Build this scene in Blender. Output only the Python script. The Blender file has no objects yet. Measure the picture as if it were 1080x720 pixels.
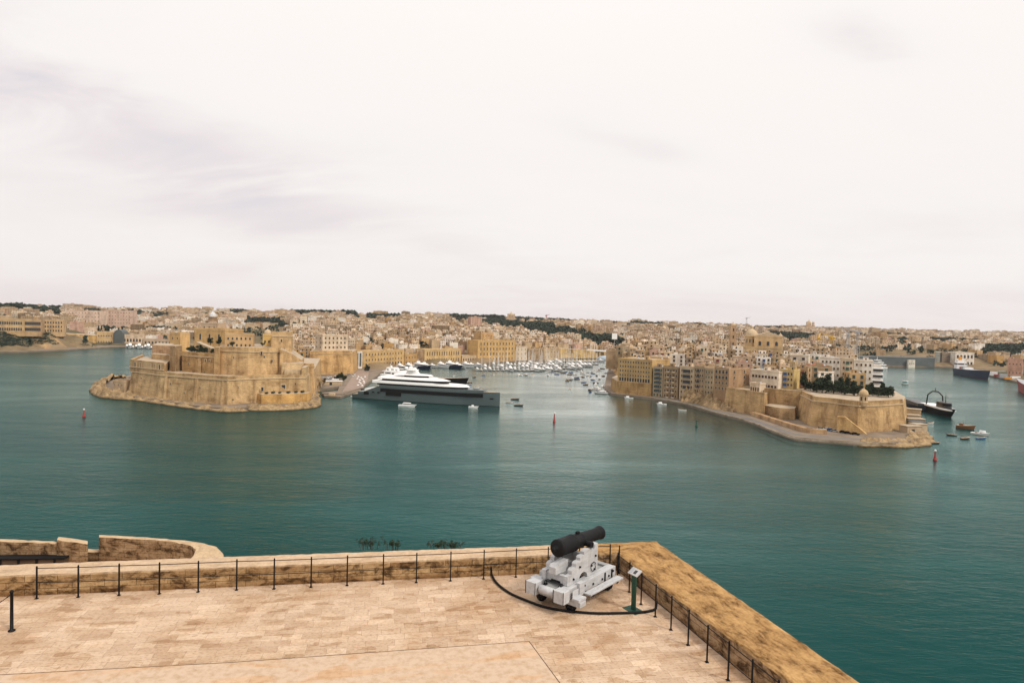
import bpy, bmesh, math, random
import numpy as np
from mathutils import Vector, Matrix, noise as mnoise
from mathutils.geometry import tessellate_polygon
R = math.radians
random.seed(11)
S = bpy.context.scene
COL = S.collection
# ------------------------------------------------------------------ camera, sky, sun, exposure
EYE, FOC, PITCH, ROLL = 60.0, 700.0, R(1.88), R(1.485)
cd = bpy.data.cameras.new('camera'); cam = bpy.data.objects.new('camera', cd); COL.objects.link(cam)
cd.sensor_width = 36.0; cd.lens = 36.0 * FOC / 1080.0; cd.clip_start = 0.5; cd.clip_end = 40000
cr, sr, cp, sp = math.cos(ROLL), math.sin(ROLL), math.cos(PITCH), math.sin(PITCH)
_U = Vector((0, sp, cp)); _F = Vector((0, cp, -sp)); _X = Vector((1, 0, 0))
_cx = _X * cr + _U * sr; _cy = -_X * sr + _U * cr; _cz = -_F
cam.matrix_world = Matrix(((_cx.x, _cy.x, _cz.x, 0), (_cx.y, _cy.y, _cz.y, 0), (_cx.z, _cy.z, _cz.z, EYE), (0, 0, 0, 1)))
S.camera = cam
S.view_settings.view_transform = 'Standard'; S.view_settings.look = 'None'
S.view_settings.exposure = 0.15; S.view_settings.gamma = 1.0; S.view_settings.use_curve_mapping = False
S.cycles.max_bounces = 6; S.cycles.diffuse_bounces = 3; S.cycles.glossy_bounces = 3; S.cycles.volume_bounces = 1
S.cycles.use_denoising = True; S.cycles.denoising_prefilter = 'ACCURATE'; S.cycles.sample_clamp_indirect = 4.0; S.cycles.use_adaptive_sampling = False
SUN_EL, SUN_AZ = R(46), R(128)          # azimuth measured from +Y towards +X
W = bpy.data.worlds.new('World'); S.world = W; W.use_nodes = True
def build_world():
    nt = W.node_tree; N = nt.nodes; L = nt.links; N.clear()
    out = N.new('ShaderNodeOutputWorld')
    sky = N.new('ShaderNodeTexSky'); sky.sky_type = 'NISHITA'; sky.sun_disc = False
    sky.sun_elevation = SUN_EL; sky.sun_rotation = SUN_AZ; sky.dust_density = 3.0; sky.air_density = 1.0
    b1 = N.new('ShaderNodeBackground'); b1.inputs[1].default_value = 0.08; L.new(sky.outputs[0], b1.inputs[0])
    tc = N.new('ShaderNodeTexCoord'); sep = N.new('ShaderNodeSeparateXYZ'); L.new(tc.outputs['Generated'], sep.inputs[0])
    def M(op, a, b=None, c=None, clamp=False):
        m = N.new('ShaderNodeMath'); m.operation = op; m.use_clamp = clamp
        for i, v in enumerate((a, b, c)):
            if v is None: continue
            if isinstance(v, (int, float)): m.inputs[i].default_value = v
            else: L.new(v, m.inputs[i])
        return m.outputs[0]
    z = M('MAXIMUM', sep.outputs[2], 0.0)
    den = M('ADD', z, 0.22)
    cx = M('DIVIDE', sep.outputs[0], den); cy = M('DIVIDE', sep.outputs[1], den)
    cmb = N.new('ShaderNodeCombineXYZ'); L.new(M('MULTIPLY', cx, 0.55), cmb.inputs[0]); L.new(cy, cmb.inputs[1])
    def noise(scale, det, rough, off, dist=0.0):
        mp = N.new('ShaderNodeMapping'); mp.inputs['Location'].default_value = off; L.new(cmb.outputs[0], mp.inputs[0])
        n = N.new('ShaderNodeTexNoise'); n.inputs['Scale'].default_value = scale; n.inputs['Detail'].default_value = det
        n.inputs['Roughness'].default_value = rough; n.inputs['Distortion'].default_value = dist
        L.new(mp.outputs[0], n.inputs['Vector']); return n.outputs[0]
    def patch(az, el, wide, tall):         # a soft patch of darker cloud round one direction of the sky
        a = M('SUBTRACT', M('ARCTAN2', sep.outputs[0], sep.outputs[1]), R(az)); e = M('SUBTRACT', M('ARCSINE', sep.outputs[2]), R(el))
        e = M('ADD', e, M('MULTIPLY', a, 0.26))
        a2 = M('POWER', M('ABSOLUTE', M('DIVIDE', a, R(wide))), 2.0); e2 = M('POWER', M('ABSOLUTE', M('DIVIDE', e, R(tall))), 2.0)
        return M('EXPONENT', M('MULTIPLY', M('ADD', a2, e2), -1.0))
    n1 = noise(1.3, 7, 0.55, (3.1, 7.4, 0), 0.4); n2 = noise(2.6, 9, 0.58, (1.7, 2.2, 0), 0.6)
    wisp = M('ADD', M('MULTIPLY', n1, 0.65), M('MULTIPLY', n2, 0.35))
    pl = M('MULTIPLY', patch(-33, 14.5, 13, 3.6), M('MULTIPLY_ADD', n2, 3.2, -0.95, True))
    pl2 = M('MULTIPLY', patch(-22, 9.0, 18, 3.0), M('MULTIPLY_ADD', n2, 2.6, -0.75, True))
    ps = M('MULTIPLY', patch(26.5, 21.5, 5, 2.2), M('MULTIPLY_ADD', n2, 2.4, -0.6, True))
    pm = M('MULTIPLY', patch(10, 14.5, 9, 1.2), M('MULTIPLY_ADD', n2, 1.6, -0.4, True))
    lowhaze = M('EXPONENT', M('MULTIPLY', z, -6.0))
    leftness = M('MULTIPLY_ADD', sep.outputs[0], -0.10, 0.0, True)
    dark = M('ADD', M('MULTIPLY', pl, 0.54), M('MULTIPLY', ps, 0.55))
    dark = M('ADD', dark, M('MULTIPLY', pl2, 0.24)); dark = M('ADD', dark, M('MULTIPLY', pm, 0.28))
    dark = M('ADD', dark, M('MULTIPLY_ADD', wisp, 0.8, -0.36, True))
    dark = M('ADD', dark, M('MULTIPLY', lowhaze, 0.36)); dark = M('ADD', dark, leftness, None, True)
    ramp = N.new('ShaderNodeValToRGB'); e = ramp.color_ramp.elements
    e[0].position = 0.0; e[0].color = (0.985, 0.925, 0.893, 1); e[1].position = 1.0; e[1].color = (0.625, 0.635, 0.69, 1)
    q = e.new(0.22); q.color = (0.94, 0.90, 0.875, 1); q = e.new(0.5); q.color = (0.85, 0.782, 0.785, 1)
    L.new(dark, ramp.inputs[0])
    gain = M('MULTIPLY_ADD', M('POWER', z, 3.0), 0.6, 0.93)      # overcast sky is brighter overhead
    b2 = N.new('ShaderNodeBackground'); L.new(ramp.outputs[0], b2.inputs[0]); L.new(gain, b2.inputs[1])
    mx = N.new('ShaderNodeMixShader'); mx.inputs[0].default_value = 0.95
    L.new(b1.outputs[0], mx.inputs[1]); L.new(b2.outputs[0], mx.inputs[2]); L.new(mx.outputs[0], out.inputs[0])
build_world()
sd = bpy.data.lights.new('sun', 'SUN'); sd.energy = 2.2; sd.angle = R(10); sd.color = (1.0, 0.93, 0.82)
sun = bpy.data.objects.new('sun', sd); COL.objects.link(sun)
_dir = Vector((math.sin(SUN_AZ) * math.cos(SUN_EL), math.cos(SUN_AZ) * math.cos(SUN_EL), math.sin(SUN_EL)))
sun.rotation_euler = _dir.to_track_quat('Z', 'Y').to_euler(); sun.location = (0, 0, 300)

# ------------------------------------------------------------------ surveying: where a sight line meets a level
def ray(px, py):
    u = (px - 540) / FOC; v = -(py - 360) / FOC
    a = u * cr - v * sr; b = u * sr + v * cr
    return a, cp + b * sp, -sp + b * cp
def at(px, py, z=0.0):
    x, y, w = ray(px, py); t = (z - EYE) / w
    return x * t, y * t
def atv(px, py, z=0.0):
    x, y = at(px, py, z); return Vector((x, y, z))
def col(px, Y, z=0.0):                     # the point of distance Y and height z on the sight column px
    b = (z - EYE) * cp + Y * sp; c = Y * cp - (z - EYE) * sp
    v = b / c; u = (px - 540) / FOC
    return (u - v * sr) / cr * c, Y
def zof(px, py, Y):
    x, y, w = ray(px, py); return EYE + w * Y / y
def proj(x, y, z):
    a = x; b = (z - EYE) * cp + y * sp; c = y * cp - (z - EYE) * sp
    u1, v1 = a / c, b / c
    return 540 + FOC * (u1 * cr + v1 * sr), 360 - FOC * (-u1 * sr + v1 * cr)

# ------------------------------------------------------------------ materials
def new_mat(name):
    m = bpy.data.materials.new(name); m.use_nodes = True
    nt = m.node_tree; return m, nt, nt.nodes['Principled BSDF']
def nd(nt, typ, **kw):
    n = nt.nodes.new(typ)
    for k, v in kw.items():
        if k in n.inputs: n.inputs[k].default_value = v
        else: setattr(n, k, v)
    return n
def mixc(nt, blend, fac, a, b):
    n = nt.nodes.new('ShaderNodeMix'); n.data_type = 'RGBA'; n.blend_type = blend
    for i, v in ((0, fac), (6, a), (7, b)):
        if isinstance(v, bpy.types.NodeSocket): nt.links.new(v, n.inputs[i])
        elif isinstance(v, (int, float)): n.inputs[i].default_value = v
        else: n.inputs[i].default_value = (*v[:3], 1)
    return n.outputs[2]
def ramp(nt, sock, stops):
    r = nt.nodes.new('ShaderNodeValToRGB'); e = r.color_ramp.elements
    while len(e) < len(stops): e.new(0.5)
    for el, (p, c) in zip(e, stops):
        el.position = p; el.color = (c, c, c, 1) if isinstance(c, (int, float)) else (*c, 1)
    nt.links.new(sock, r.inputs[0]); return r.outputs[0]
def nz(nt, vec, scale, detail=5, rough=0.6, dist=0.0):
    n = nd(nt, 'ShaderNodeTexNoise', Scale=scale, Detail=detail, Roughness=rough, Distortion=dist)
    nt.links.new(vec, n.inputs['Vector']); return n.outputs[0]
def mapped(nt, vec, scale=(1, 1, 1), loc=(0, 0, 0)):
    m = nd(nt, 'ShaderNodeMapping'); m.inputs['Scale'].default_value = scale; m.inputs['Location'].default_value = loc
    nt.links.new(vec, m.inputs[0]); return m.outputs[0]
def bump(nt, bsdf, height, strength, dist):
    b = nd(nt, 'ShaderNodeBump', Strength=strength, Distance=dist); nt.links.new(height, b.inputs['Height'])
    nt.links.new(b.outputs[0], bsdf.inputs['Normal'])
def plain(name, c, rough=0.6, metal=0.0, var=0.15, scale=2.0, spec=0.3):
    m, nt, b = new_mat(name); b.inputs['Roughness'].default_value = rough; b.inputs['Metallic'].default_value = metal
    b.inputs['Specular IOR Level'].default_value = spec
    tc = nd(nt, 'ShaderNodeTexCoord'); f = nz(nt, tc.outputs['Object'], scale, 5, 0.65)
    k = ramp(nt, f, [(0.25, 1 - var), (0.75, 1 + var * 0.4)])
    nt.links.new(mixc(nt, 'MULTIPLY', 1.0, c, k), b.inputs['Base Color']); return m
def facade(name, use_island=False, courses=None, windows=False, fixed=None, dirt=0.5, mott=0.35):
    """weathered limestone: the tone comes from the object's own colour (or one per house in a mass of houses)"""
    m, nt, b = new_mat(name); L = nt.links
    b.inputs['Roughness'].default_value = 0.9; b.inputs['Specular IOR Level'].default_value = 0.15
    tc = nd(nt, 'ShaderNodeTexCoord'); geo = nd(nt, 'ShaderNodeNewGeometry'); oi = nd(nt, 'ShaderNodeObjectInfo')
    P = geo.outputs['Position']
    if use_island:
        base = ramp(nt, geo.outputs['Random Per Island'], [(0.0, (0.38, 0.255, 0.135)), (0.12, (0.58, 0.44, 0.29)), (0.26, (0.20, 0.14, 0.085)), (0.38, (0.72, 0.61, 0.47)), (0.5, (0.46, 0.31, 0.17)), (0.62, (0.84, 0.78, 0.69)), (0.74, (0.36, 0.26, 0.175)), (0.84, (0.60, 0.46, 0.33)), (0.92, (0.50, 0.34, 0.24)), (1.0, (0.84, 0.79, 0.73))])
    elif fixed: base = mixc(nt, 'MIX', 0.0, fixed, fixed)
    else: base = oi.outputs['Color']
    big = nz(nt, mapped(nt, P, (1, 1, 1.6)), 0.11, 4, 0.6); fine = nz(nt, P, 0.9, 6, 0.7)
    strk = nz(nt, mapped(nt, P, (0.16, 0.16, 0.035)), 1.0, 7, 0.72)
    c = mixc(nt, 'MULTIPLY', mott * 2, base, ramp(nt, big, [(0.30, (0.62, 0.54, 0.46)), (0.45, (1.0, 0.98, 0.95)), (0.65, (1.2, 1.18, 1.14))]))
    c = mixc(nt, 'MULTIPLY', mott * 2, c, ramp(nt, fine, [(0.3, 0.80), (0.7, 1.06)]))
    c = mixc(nt, 'MULTIPLY', dirt, c, ramp(nt, strk, [(0.36, (0.46, 0.41, 0.36)), (0.55, (1.0, 1.0, 1.0))]))
    if courses:
        w, h = courses
        sx = nd(nt, 'ShaderNodeSeparateXYZ'); L.new(tc.outputs['Object'], sx.inputs[0])
        ad = nd(nt, 'ShaderNodeMath', operation='ADD'); L.new(sx.outputs[0], ad.inputs[0]); L.new(sx.outputs[1], ad.inputs[1])
        cb = nd(nt, 'ShaderNodeCombineXYZ'); L.new(ad.outputs[0], cb.inputs[0]); L.new(sx.outputs[2], cb.inputs[1])
        br = nd(nt, 'ShaderNodeTexBrick'); br.inputs['Scale'].default_value = 1.0
        br.inputs['Brick Width'].default_value = w; br.inputs['Row Height'].default_value = h; br.inputs['Mortar Size'].default_value = h * 0.07
        br.inputs['Color1'].default_value = (0.74, 0.72, 0.68, 1); br.inputs['Color2'].default_value = (1.08, 1.05, 1.0, 1); br.inputs['Mortar'].default_value = (0.55, 0.5, 0.44, 1)
        L.new(cb.outputs[0], br.inputs['Vector'])
        c = mixc(nt, 'MULTIPLY', 0.5, c, br.outputs[0])
    if windows:
        sx = nd(nt, 'ShaderNodeSeparateXYZ'); L.new(P, sx.inputs[0]); sn = nd(nt, 'ShaderNodeSeparateXYZ'); L.new(geo.outputs['Normal'], sn.inputs[0])
        def mt(op, a, bb):
            k = nd(nt, 'ShaderNodeMath', operation=op)
            for i, v in ((0, a), (1, bb)):
                if isinstance(v, (int, float)): k.inputs[i].default_value = v
                else: L.new(v, k.inputs[i])
            return k.outputs[0]
        u = mt('FRACT', mt('DIVIDE', mt('ADD', sx.outputs[0], mt('MULTIPLY', sx.outputs[1], 0.8)), 3.1), 0); v = mt('FRACT', mt('DIVIDE', sx.outputs[2], 3.4), 0)
        k = mt('MULTIPLY', mt('LESS_THAN', mt('ABSOLUTE', mt('SUBTRACT', u, 0.5), 0), 0.20), mt('LESS_THAN', mt('ABSOLUTE', mt('SUBTRACT', v, 0.5), 0), 0.25))
        k = mt('MULTIPLY', k, mt('LESS_THAN', sn.outputs[2], 0.5))
        k = mt('MULTIPLY', k, mt('GREATER_THAN', nz(nt, P, 0.21, 1), 0.42))
        c = mixc(nt, 'MIX', k, c, (0.03, 0.027, 0.024))
    L.new(c, b.inputs['Base Color'])
    bump(nt, b, fine, 0.4, 0.15)
    return m
MAT = {}
MAT['limestone'] = facade('limestone')
MAT['fort_stone'] = facade('fort_stone', courses=(2.6, 1.1), dirt=0.75, mott=0.5)
MAT['town_mass'] = facade('town_mass', use_island=True, windows=True, dirt=0.3)
MAT['roof'] = plain('roof_screed', (0.44, 0.35, 0.25), 0.9, 0, 0.4, 0.25)
MAT['trim'] = plain('stone_trim', (0.52, 0.40, 0.26), 0.9, 0, 0.25, 0.5)
MAT['pane'] = plain('window_glass_and_dark_void', (0.035, 0.037, 0.04), 0.25, 0, 0.3, 0.3, 0.5)  # glass, and the dark colour that paints in the shade inside open arches and doorways
MAT['shutter_green'] = plain('shutter_green', (0.05, 0.13, 0.09), 0.6)
MAT['shutter_brown'] = plain('shutter_brown', (0.12, 0.06, 0.035), 0.6)
MAT['shutter_red'] = plain('shutter_red', (0.28, 0.05, 0.04), 0.6)
MAT['shutter_blue'] = plain('shutter_blue', (0.06, 0.13, 0.32), 0.6)
MAT['white'] = plain('white_paint', (0.78, 0.77, 0.75), 0.45, 0, 0.08, 0.4)
MAT['black'] = plain('black_paint', (0.008, 0.008, 0.009), 0.5, 0, 0.3, 3, 0.12)
MAT['darkgrey'] = plain('dark_grey_paint', (0.042, 0.042, 0.044), 0.35, 0, 0.15, 0.3)
MAT['hullgrey'] = plain('grey_hull_paint', (0.080, 0.105, 0.108), 0.25, 0, 0.12, 0.1, 0.4)
MAT['tinted'] = plain('tinted_glass', (0.005, 0.0055, 0.007), 0.25, 0, 0.1, 0.2, 0.12)
MAT['navy'] = plain('navy_hull', (0.014, 0.022, 0.055), 0.4, 0, 0.25, 0.2)
MAT['red'] = plain('red_paint', (0.30, 0.035, 0.028), 0.5, 0, 0.25, 0.3)
MAT['orange'] = plain('orange_paint', (0.62, 0.26, 0.03), 0.5, 0, 0.2, 0.3)
MAT['yellow'] = plain('yellow_crane_paint', (0.60, 0.36, 0.05), 0.6, 0, 0.25, 0.3)
MAT['green'] = plain('dark_green_paint', (0.012, 0.055, 0.035), 0.45, 0, 0.2, 3)
MAT['blue'] = plain('blue_paint', (0.05, 0.16, 0.36), 0.5, 0, 0.2, 0.4)
MAT['teal'] = plain('teal_paint', (0.12, 0.30, 0.30), 0.5, 0, 0.2, 0.4)
MAT['wood'] = plain('varnished_wood', (0.20, 0.09, 0.035), 0.5, 0, 0.3, 1.0)
MAT['teak'] = plain('teak_deck', (0.42, 0.31, 0.20), 0.7, 0, 0.2, 0.6)
MAT['steel'] = plain('galvanised_steel', (0.42, 0.43, 0.44), 0.45, 0.6, 0.2, 0.6)
MAT['tank'] = plain('water_tank_plastic', (0.55, 0.55, 0.55), 0.6, 0, 0.2, 0.5)
MAT['paleblue'] = plain('pale_blue_sheeting', (0.34, 0.40, 0.45), 0.6, 0, 0.2, 0.1)
MAT['shed'] = plain('dark_sheet_metal', (0.095, 0.11, 0.112), 0.6, 0, 0.35, 0.06)
MAT['quay'] = plain('quay_paving', (0.215, 0.165, 0.12), 0.9, 0, 0.45, 0.12)
MAT['panel'] = plain('sign_panel_print', (0.46, 0.45, 0.44), 0.4, 0, 0.2, 6)
MAT['promenade'] = plain('pinkish_promenade', (0.29, 0.215, 0.17), 0.9, 0, 0.25, 0.3)
MAT['asphalt'] = plain('worn_asphalt', (0.16, 0.145, 0.13), 0.9, 0, 0.35, 0.15)
MAT['gunmetal'] = plain('blackened_iron', (0.009, 0.009, 0.010), 0.6, 0.0, 0.35, 4.0, 0.14)
MAT['carriage'] = plain('pale_grey_carriage_paint', (0.475, 0.48, 0.49), 0.55, 0, 0.16, 3.0)
def m_painted(name, c):
    m, nt, b = new_mat(name); b.inputs['Roughness'].default_value = 0.6; b.inputs['Specular IOR Level'].default_value = 0.25
    tc = nd(nt, 'ShaderNodeTexCoord'); O = tc.outputs['Object']
    k = mixc(nt, 'MULTIPLY', 1.0, c, ramp(nt, nz(nt, mapped(nt, O, (1.2, 5, 5)), 1.5, 6, 0.7), [(0.3, 0.74), (0.6, 1.05)]))
    k = mixc(nt, 'MULTIPLY', 0.8, k, ramp(nt, nz(nt, mapped(nt, O, (6, 6, 0.8)), 1.0, 6, 0.75), [(0.30, (0.62, 0.54, 0.46)), (0.44, (1, 1, 1))]))
    k = mixc(nt, 'MIX', ramp(nt, nz(nt, O, 11.0, 7, 0.75), [(0.69, 0.0), (0.72, 1.0)]), k, (0.13, 0.10, 0.075))
    nt.links.new(k, b.inputs['Base Color']); bump(nt, b, nz(nt, mapped(nt, O, (1, 14, 14)), 2.0, 4), 0.25, 0.01); return m
MAT['carriage'] = m_painted('chipped_carriage_paint', (0.45, 0.453, 0.46))
MAT['carriage_top'] = plain('grey_carriage_paint', (0.30, 0.30, 0.295), 0.6, 0, 0.2, 3.0)
def foliage(name, dark, light):
    m, nt, b = new_mat(name); b.inputs['Roughness'].default_value = 0.8; b.inputs['Specular IOR Level'].default_value = 0.15
    g = nd(nt, 'ShaderNodeNewGeometry'); f = nz(nt, g.outputs['Position'], 0.25, 3)
    c = ramp(nt, g.outputs['Random Per Island'], [(0.0, dark), (1.0, light)])
    c = mixc(nt, 'MULTIPLY', 0.8, c, ramp(nt, f, [(0.35, 0.6), (0.65, 1.15)]))
    nt.links.new(c, b.inputs['Base Color']); return m
MAT['pine'] = foliage('pine_foliage', (0.008, 0.016, 0.010), (0.042, 0.060, 0.028))
MAT['leaf'] = foliage('leaf_foliage', (0.016, 0.026, 0.012), (0.055, 0.070, 0.028))
MAT['farwood'] = foliage('far_wood_foliage', (0.018, 0.034, 0.026), (0.045, 0.065, 0.042))
MAT['bark'] = plain('bark', (0.09, 0.06, 0.04), 0.9, 0, 0.4, 1.0)
def m_rock(name, c0, c1, scale):
    m, nt, b = new_mat(name); b.inputs['Roughness'].default_value = 0.95; b.inputs['Specular IOR Level'].default_value = 0.1
    g = nd(nt, 'ShaderNodeNewGeometry'); P = g.outputs['Position']
    f = nz(nt, mapped(nt, P, (1, 1, 2.2)), scale, 8, 0.7, 0.4); f2 = nz(nt, P, scale * 6, 5, 0.7)
    c = ramp(nt, f, [(0.3, c0), (0.62, c1)]); c = mixc(nt, 'MULTIPLY', 0.8, c, ramp(nt, f2, [(0.3, 0.5), (0.65, 1.1)]))
    sx = nd(nt, 'ShaderNodeSeparateXYZ'); nt.links.new(P, sx.inputs[0])
    wet = ramp(nt, sx.outputs[2], [(0.0, (0.16, 0.14, 0.11)), (0.9, (1, 1, 1))])      # weed and wet stone at the tide line
    c = mixc(nt, 'MULTIPLY', 1.0, c, wet)
    nt.links.new(c, b.inputs['Base Color']); bump(nt, b, f2, 0.8, 0.8); return m
MAT['rock'] = m_rock('shore_rock', (0.13, 0.085, 0.045), (0.44, 0.31, 0.17), 0.16)
def m_hill():
    m, nt, b = new_mat('hillside'); b.inputs['Roughness'].default_value = 1.0; b.inputs['Specular IOR Level'].default_value = 0.05
    g = nd(nt, 'ShaderNodeNewGeometry'); P = g.outputs['Position']
    f = nz(nt, P, 0.006, 6, 0.6); f2 = nz(nt, P, 0.05, 6, 0.7)
    c = ramp(nt, f, [(0.42, (0.24, 0.175, 0.105)), (0.54, (0.17, 0.13, 0.075)), (0.66, (0.05, 0.06, 0.035))])
    c = mixc(nt, 'MULTIPLY', 0.9, c, ramp(nt, f2, [(0.3, 0.5), (0.7, 1.2)]))
    sn = nd(nt, 'ShaderNodeSeparateXYZ'); nt.links.new(g.outputs['Normal'], sn.inputs[0])
    steep = ramp(nt, sn.outputs[2], [(0.72, 1.0), (0.88, 0.0)])
    cl = ramp(nt, nz(nt, mapped(nt, P, (1, 1, 0.4)), 0.09, 6, 0.7), [(0.3, (0.26, 0.15, 0.07)), (0.65, (0.56, 0.36, 0.17))])
    c = mixc(nt, 'MIX', steep, c, cl)
    nt.links.new(c, b.inputs['Base Color']); bump(nt, b, f2, 0.6, 2.0); return m
MAT['hill'] = m_hill()
def m_water():
    m, nt, b = new_mat('harbour_water'); L = nt.links; nt.nodes.remove(b); out = nt.nodes['Material Output']
    g = nd(nt, 'ShaderNodeNewGeometry'); P = g.outputs['Position']
    slick = nz(nt, mapped(nt, P, (0.0032, 0.0085, 1), (3, 1, 0)), 1.0, 6, 0.6, 1.4)
    c = ramp(nt, nz(nt, mapped(nt, P, (0.003, 0.005, 1)), 1.0, 4, 0.5), [(0.3, (0.003, 0.024, 0.026)), (0.7, (0.006, 0.044, 0.040))])
    w1 = nz(nt, mapped(nt, P, (0.16, 0.42, 1)), 1.0, 6, 0.62, 0.5); w2 = nz(nt, mapped(nt, P, (0.03, 0.07, 1), (5, 2, 0)), 1.0, 4, 0.5, 0.3)
    w3 = nz(nt, mapped(nt, P, (0.8, 1.9, 1)), 1.0, 4, 0.6)
    def ma(a, k, c_):
        q = nd(nt, 'ShaderNodeMath', operation='MULTIPLY_ADD'); L.new(a, q.inputs[0]); q.inputs[1].default_value = k; L.new(c_, q.inputs[2]); return q.outputs[0]
    bp = nd(nt, 'ShaderNodeBump', Distance=1.0); L.new(ma(w3, .25, ma(w2, 1.6, w1)), bp.inputs['Height'])
    # pale sheen painted along one line of sight: calmer waves, boosted and whitened reflection
    sx = nd(nt, 'ShaderNodeSeparateXYZ'); L.new(P, sx.inputs[0])
    def mt(op, a, bb=0.0):
        k = nd(nt, 'ShaderNodeMath', operation=op)
        for i, v in ((0, a), (1, bb)):
            if isinstance(v, (int, float)): k.inputs[i].default_value = v
            else: L.new(v, k.inputs[i])
        return k.outputs[0]
    painted_sheen = mt('DIVIDE', mt('SUBTRACT', sx.outputs[0], mt('MULTIPLY', sx.outputs[1], 0.20)), mt('MULTIPLY', sx.outputs[1], 0.40)); painted_sheen = mt('EXPONENT', mt('MULTIPLY', mt('MULTIPLY', painted_sheen, painted_sheen), -1.0))
    L.new(mt('MULTIPLY', ramp(nt, slick, [(0.36, 0.62), (0.62, 0.30)]), mt('SUBTRACT', 1.0, mt('MULTIPLY', painted_sheen, 0.4))), bp.inputs['Strength'])
    fr = nd(nt, 'ShaderNodeFresnel'); fr.inputs['IOR'].default_value = 1.333; L.new(bp.outputs[0], fr.inputs['Normal'])
    f = ramp(nt, fr.outputs[0], [(0.0, 0.012), (0.12, 0.055), (0.20, 0.135), (0.32, 0.36), (0.50, 0.64), (0.75, 0.84), (1.0, 0.95)])
    f = mt('MULTIPLY', f, mt('ADD', 0.76, mt('MULTIPLY', painted_sheen, 0.52))); f = mt('MULTIPLY', f, ramp(nt, slick, [(0.36, 0.78), (0.62, 1.12)]))
    df = nd(nt, 'ShaderNodeBsdfDiffuse'); L.new(c, df.inputs['Color'])
    gl = nd(nt, 'ShaderNodeBsdfGlossy'); tint = ramp(nt, mt('ADD', fr.outputs[0], mt('MULTIPLY', painted_sheen, 0.22)), [(0.15, (0.18, 0.58, 0.55)), (0.36, (0.44, 0.76, 0.71)), (0.54, (0.74, 0.90, 0.86)), (0.70, (0.96, 0.98, 0.95))]); L.new(tint, gl.inputs['Color']); L.new(ramp(nt, slick, [(0.35, 0.16), (0.62, 0.07)]), gl.inputs['Roughness']); L.new(bp.outputs[0], gl.inputs['Normal'])
    mx = nd(nt, 'ShaderNodeMixShader'); L.new(f, mx.inputs[0]); L.new(df.outputs[0], mx.inputs[1]); L.new(gl.outputs[0], mx.inputs[2]); L.new(mx.outputs[0], out.inputs[0])
    return m
MAT['water'] = m_water()

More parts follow.
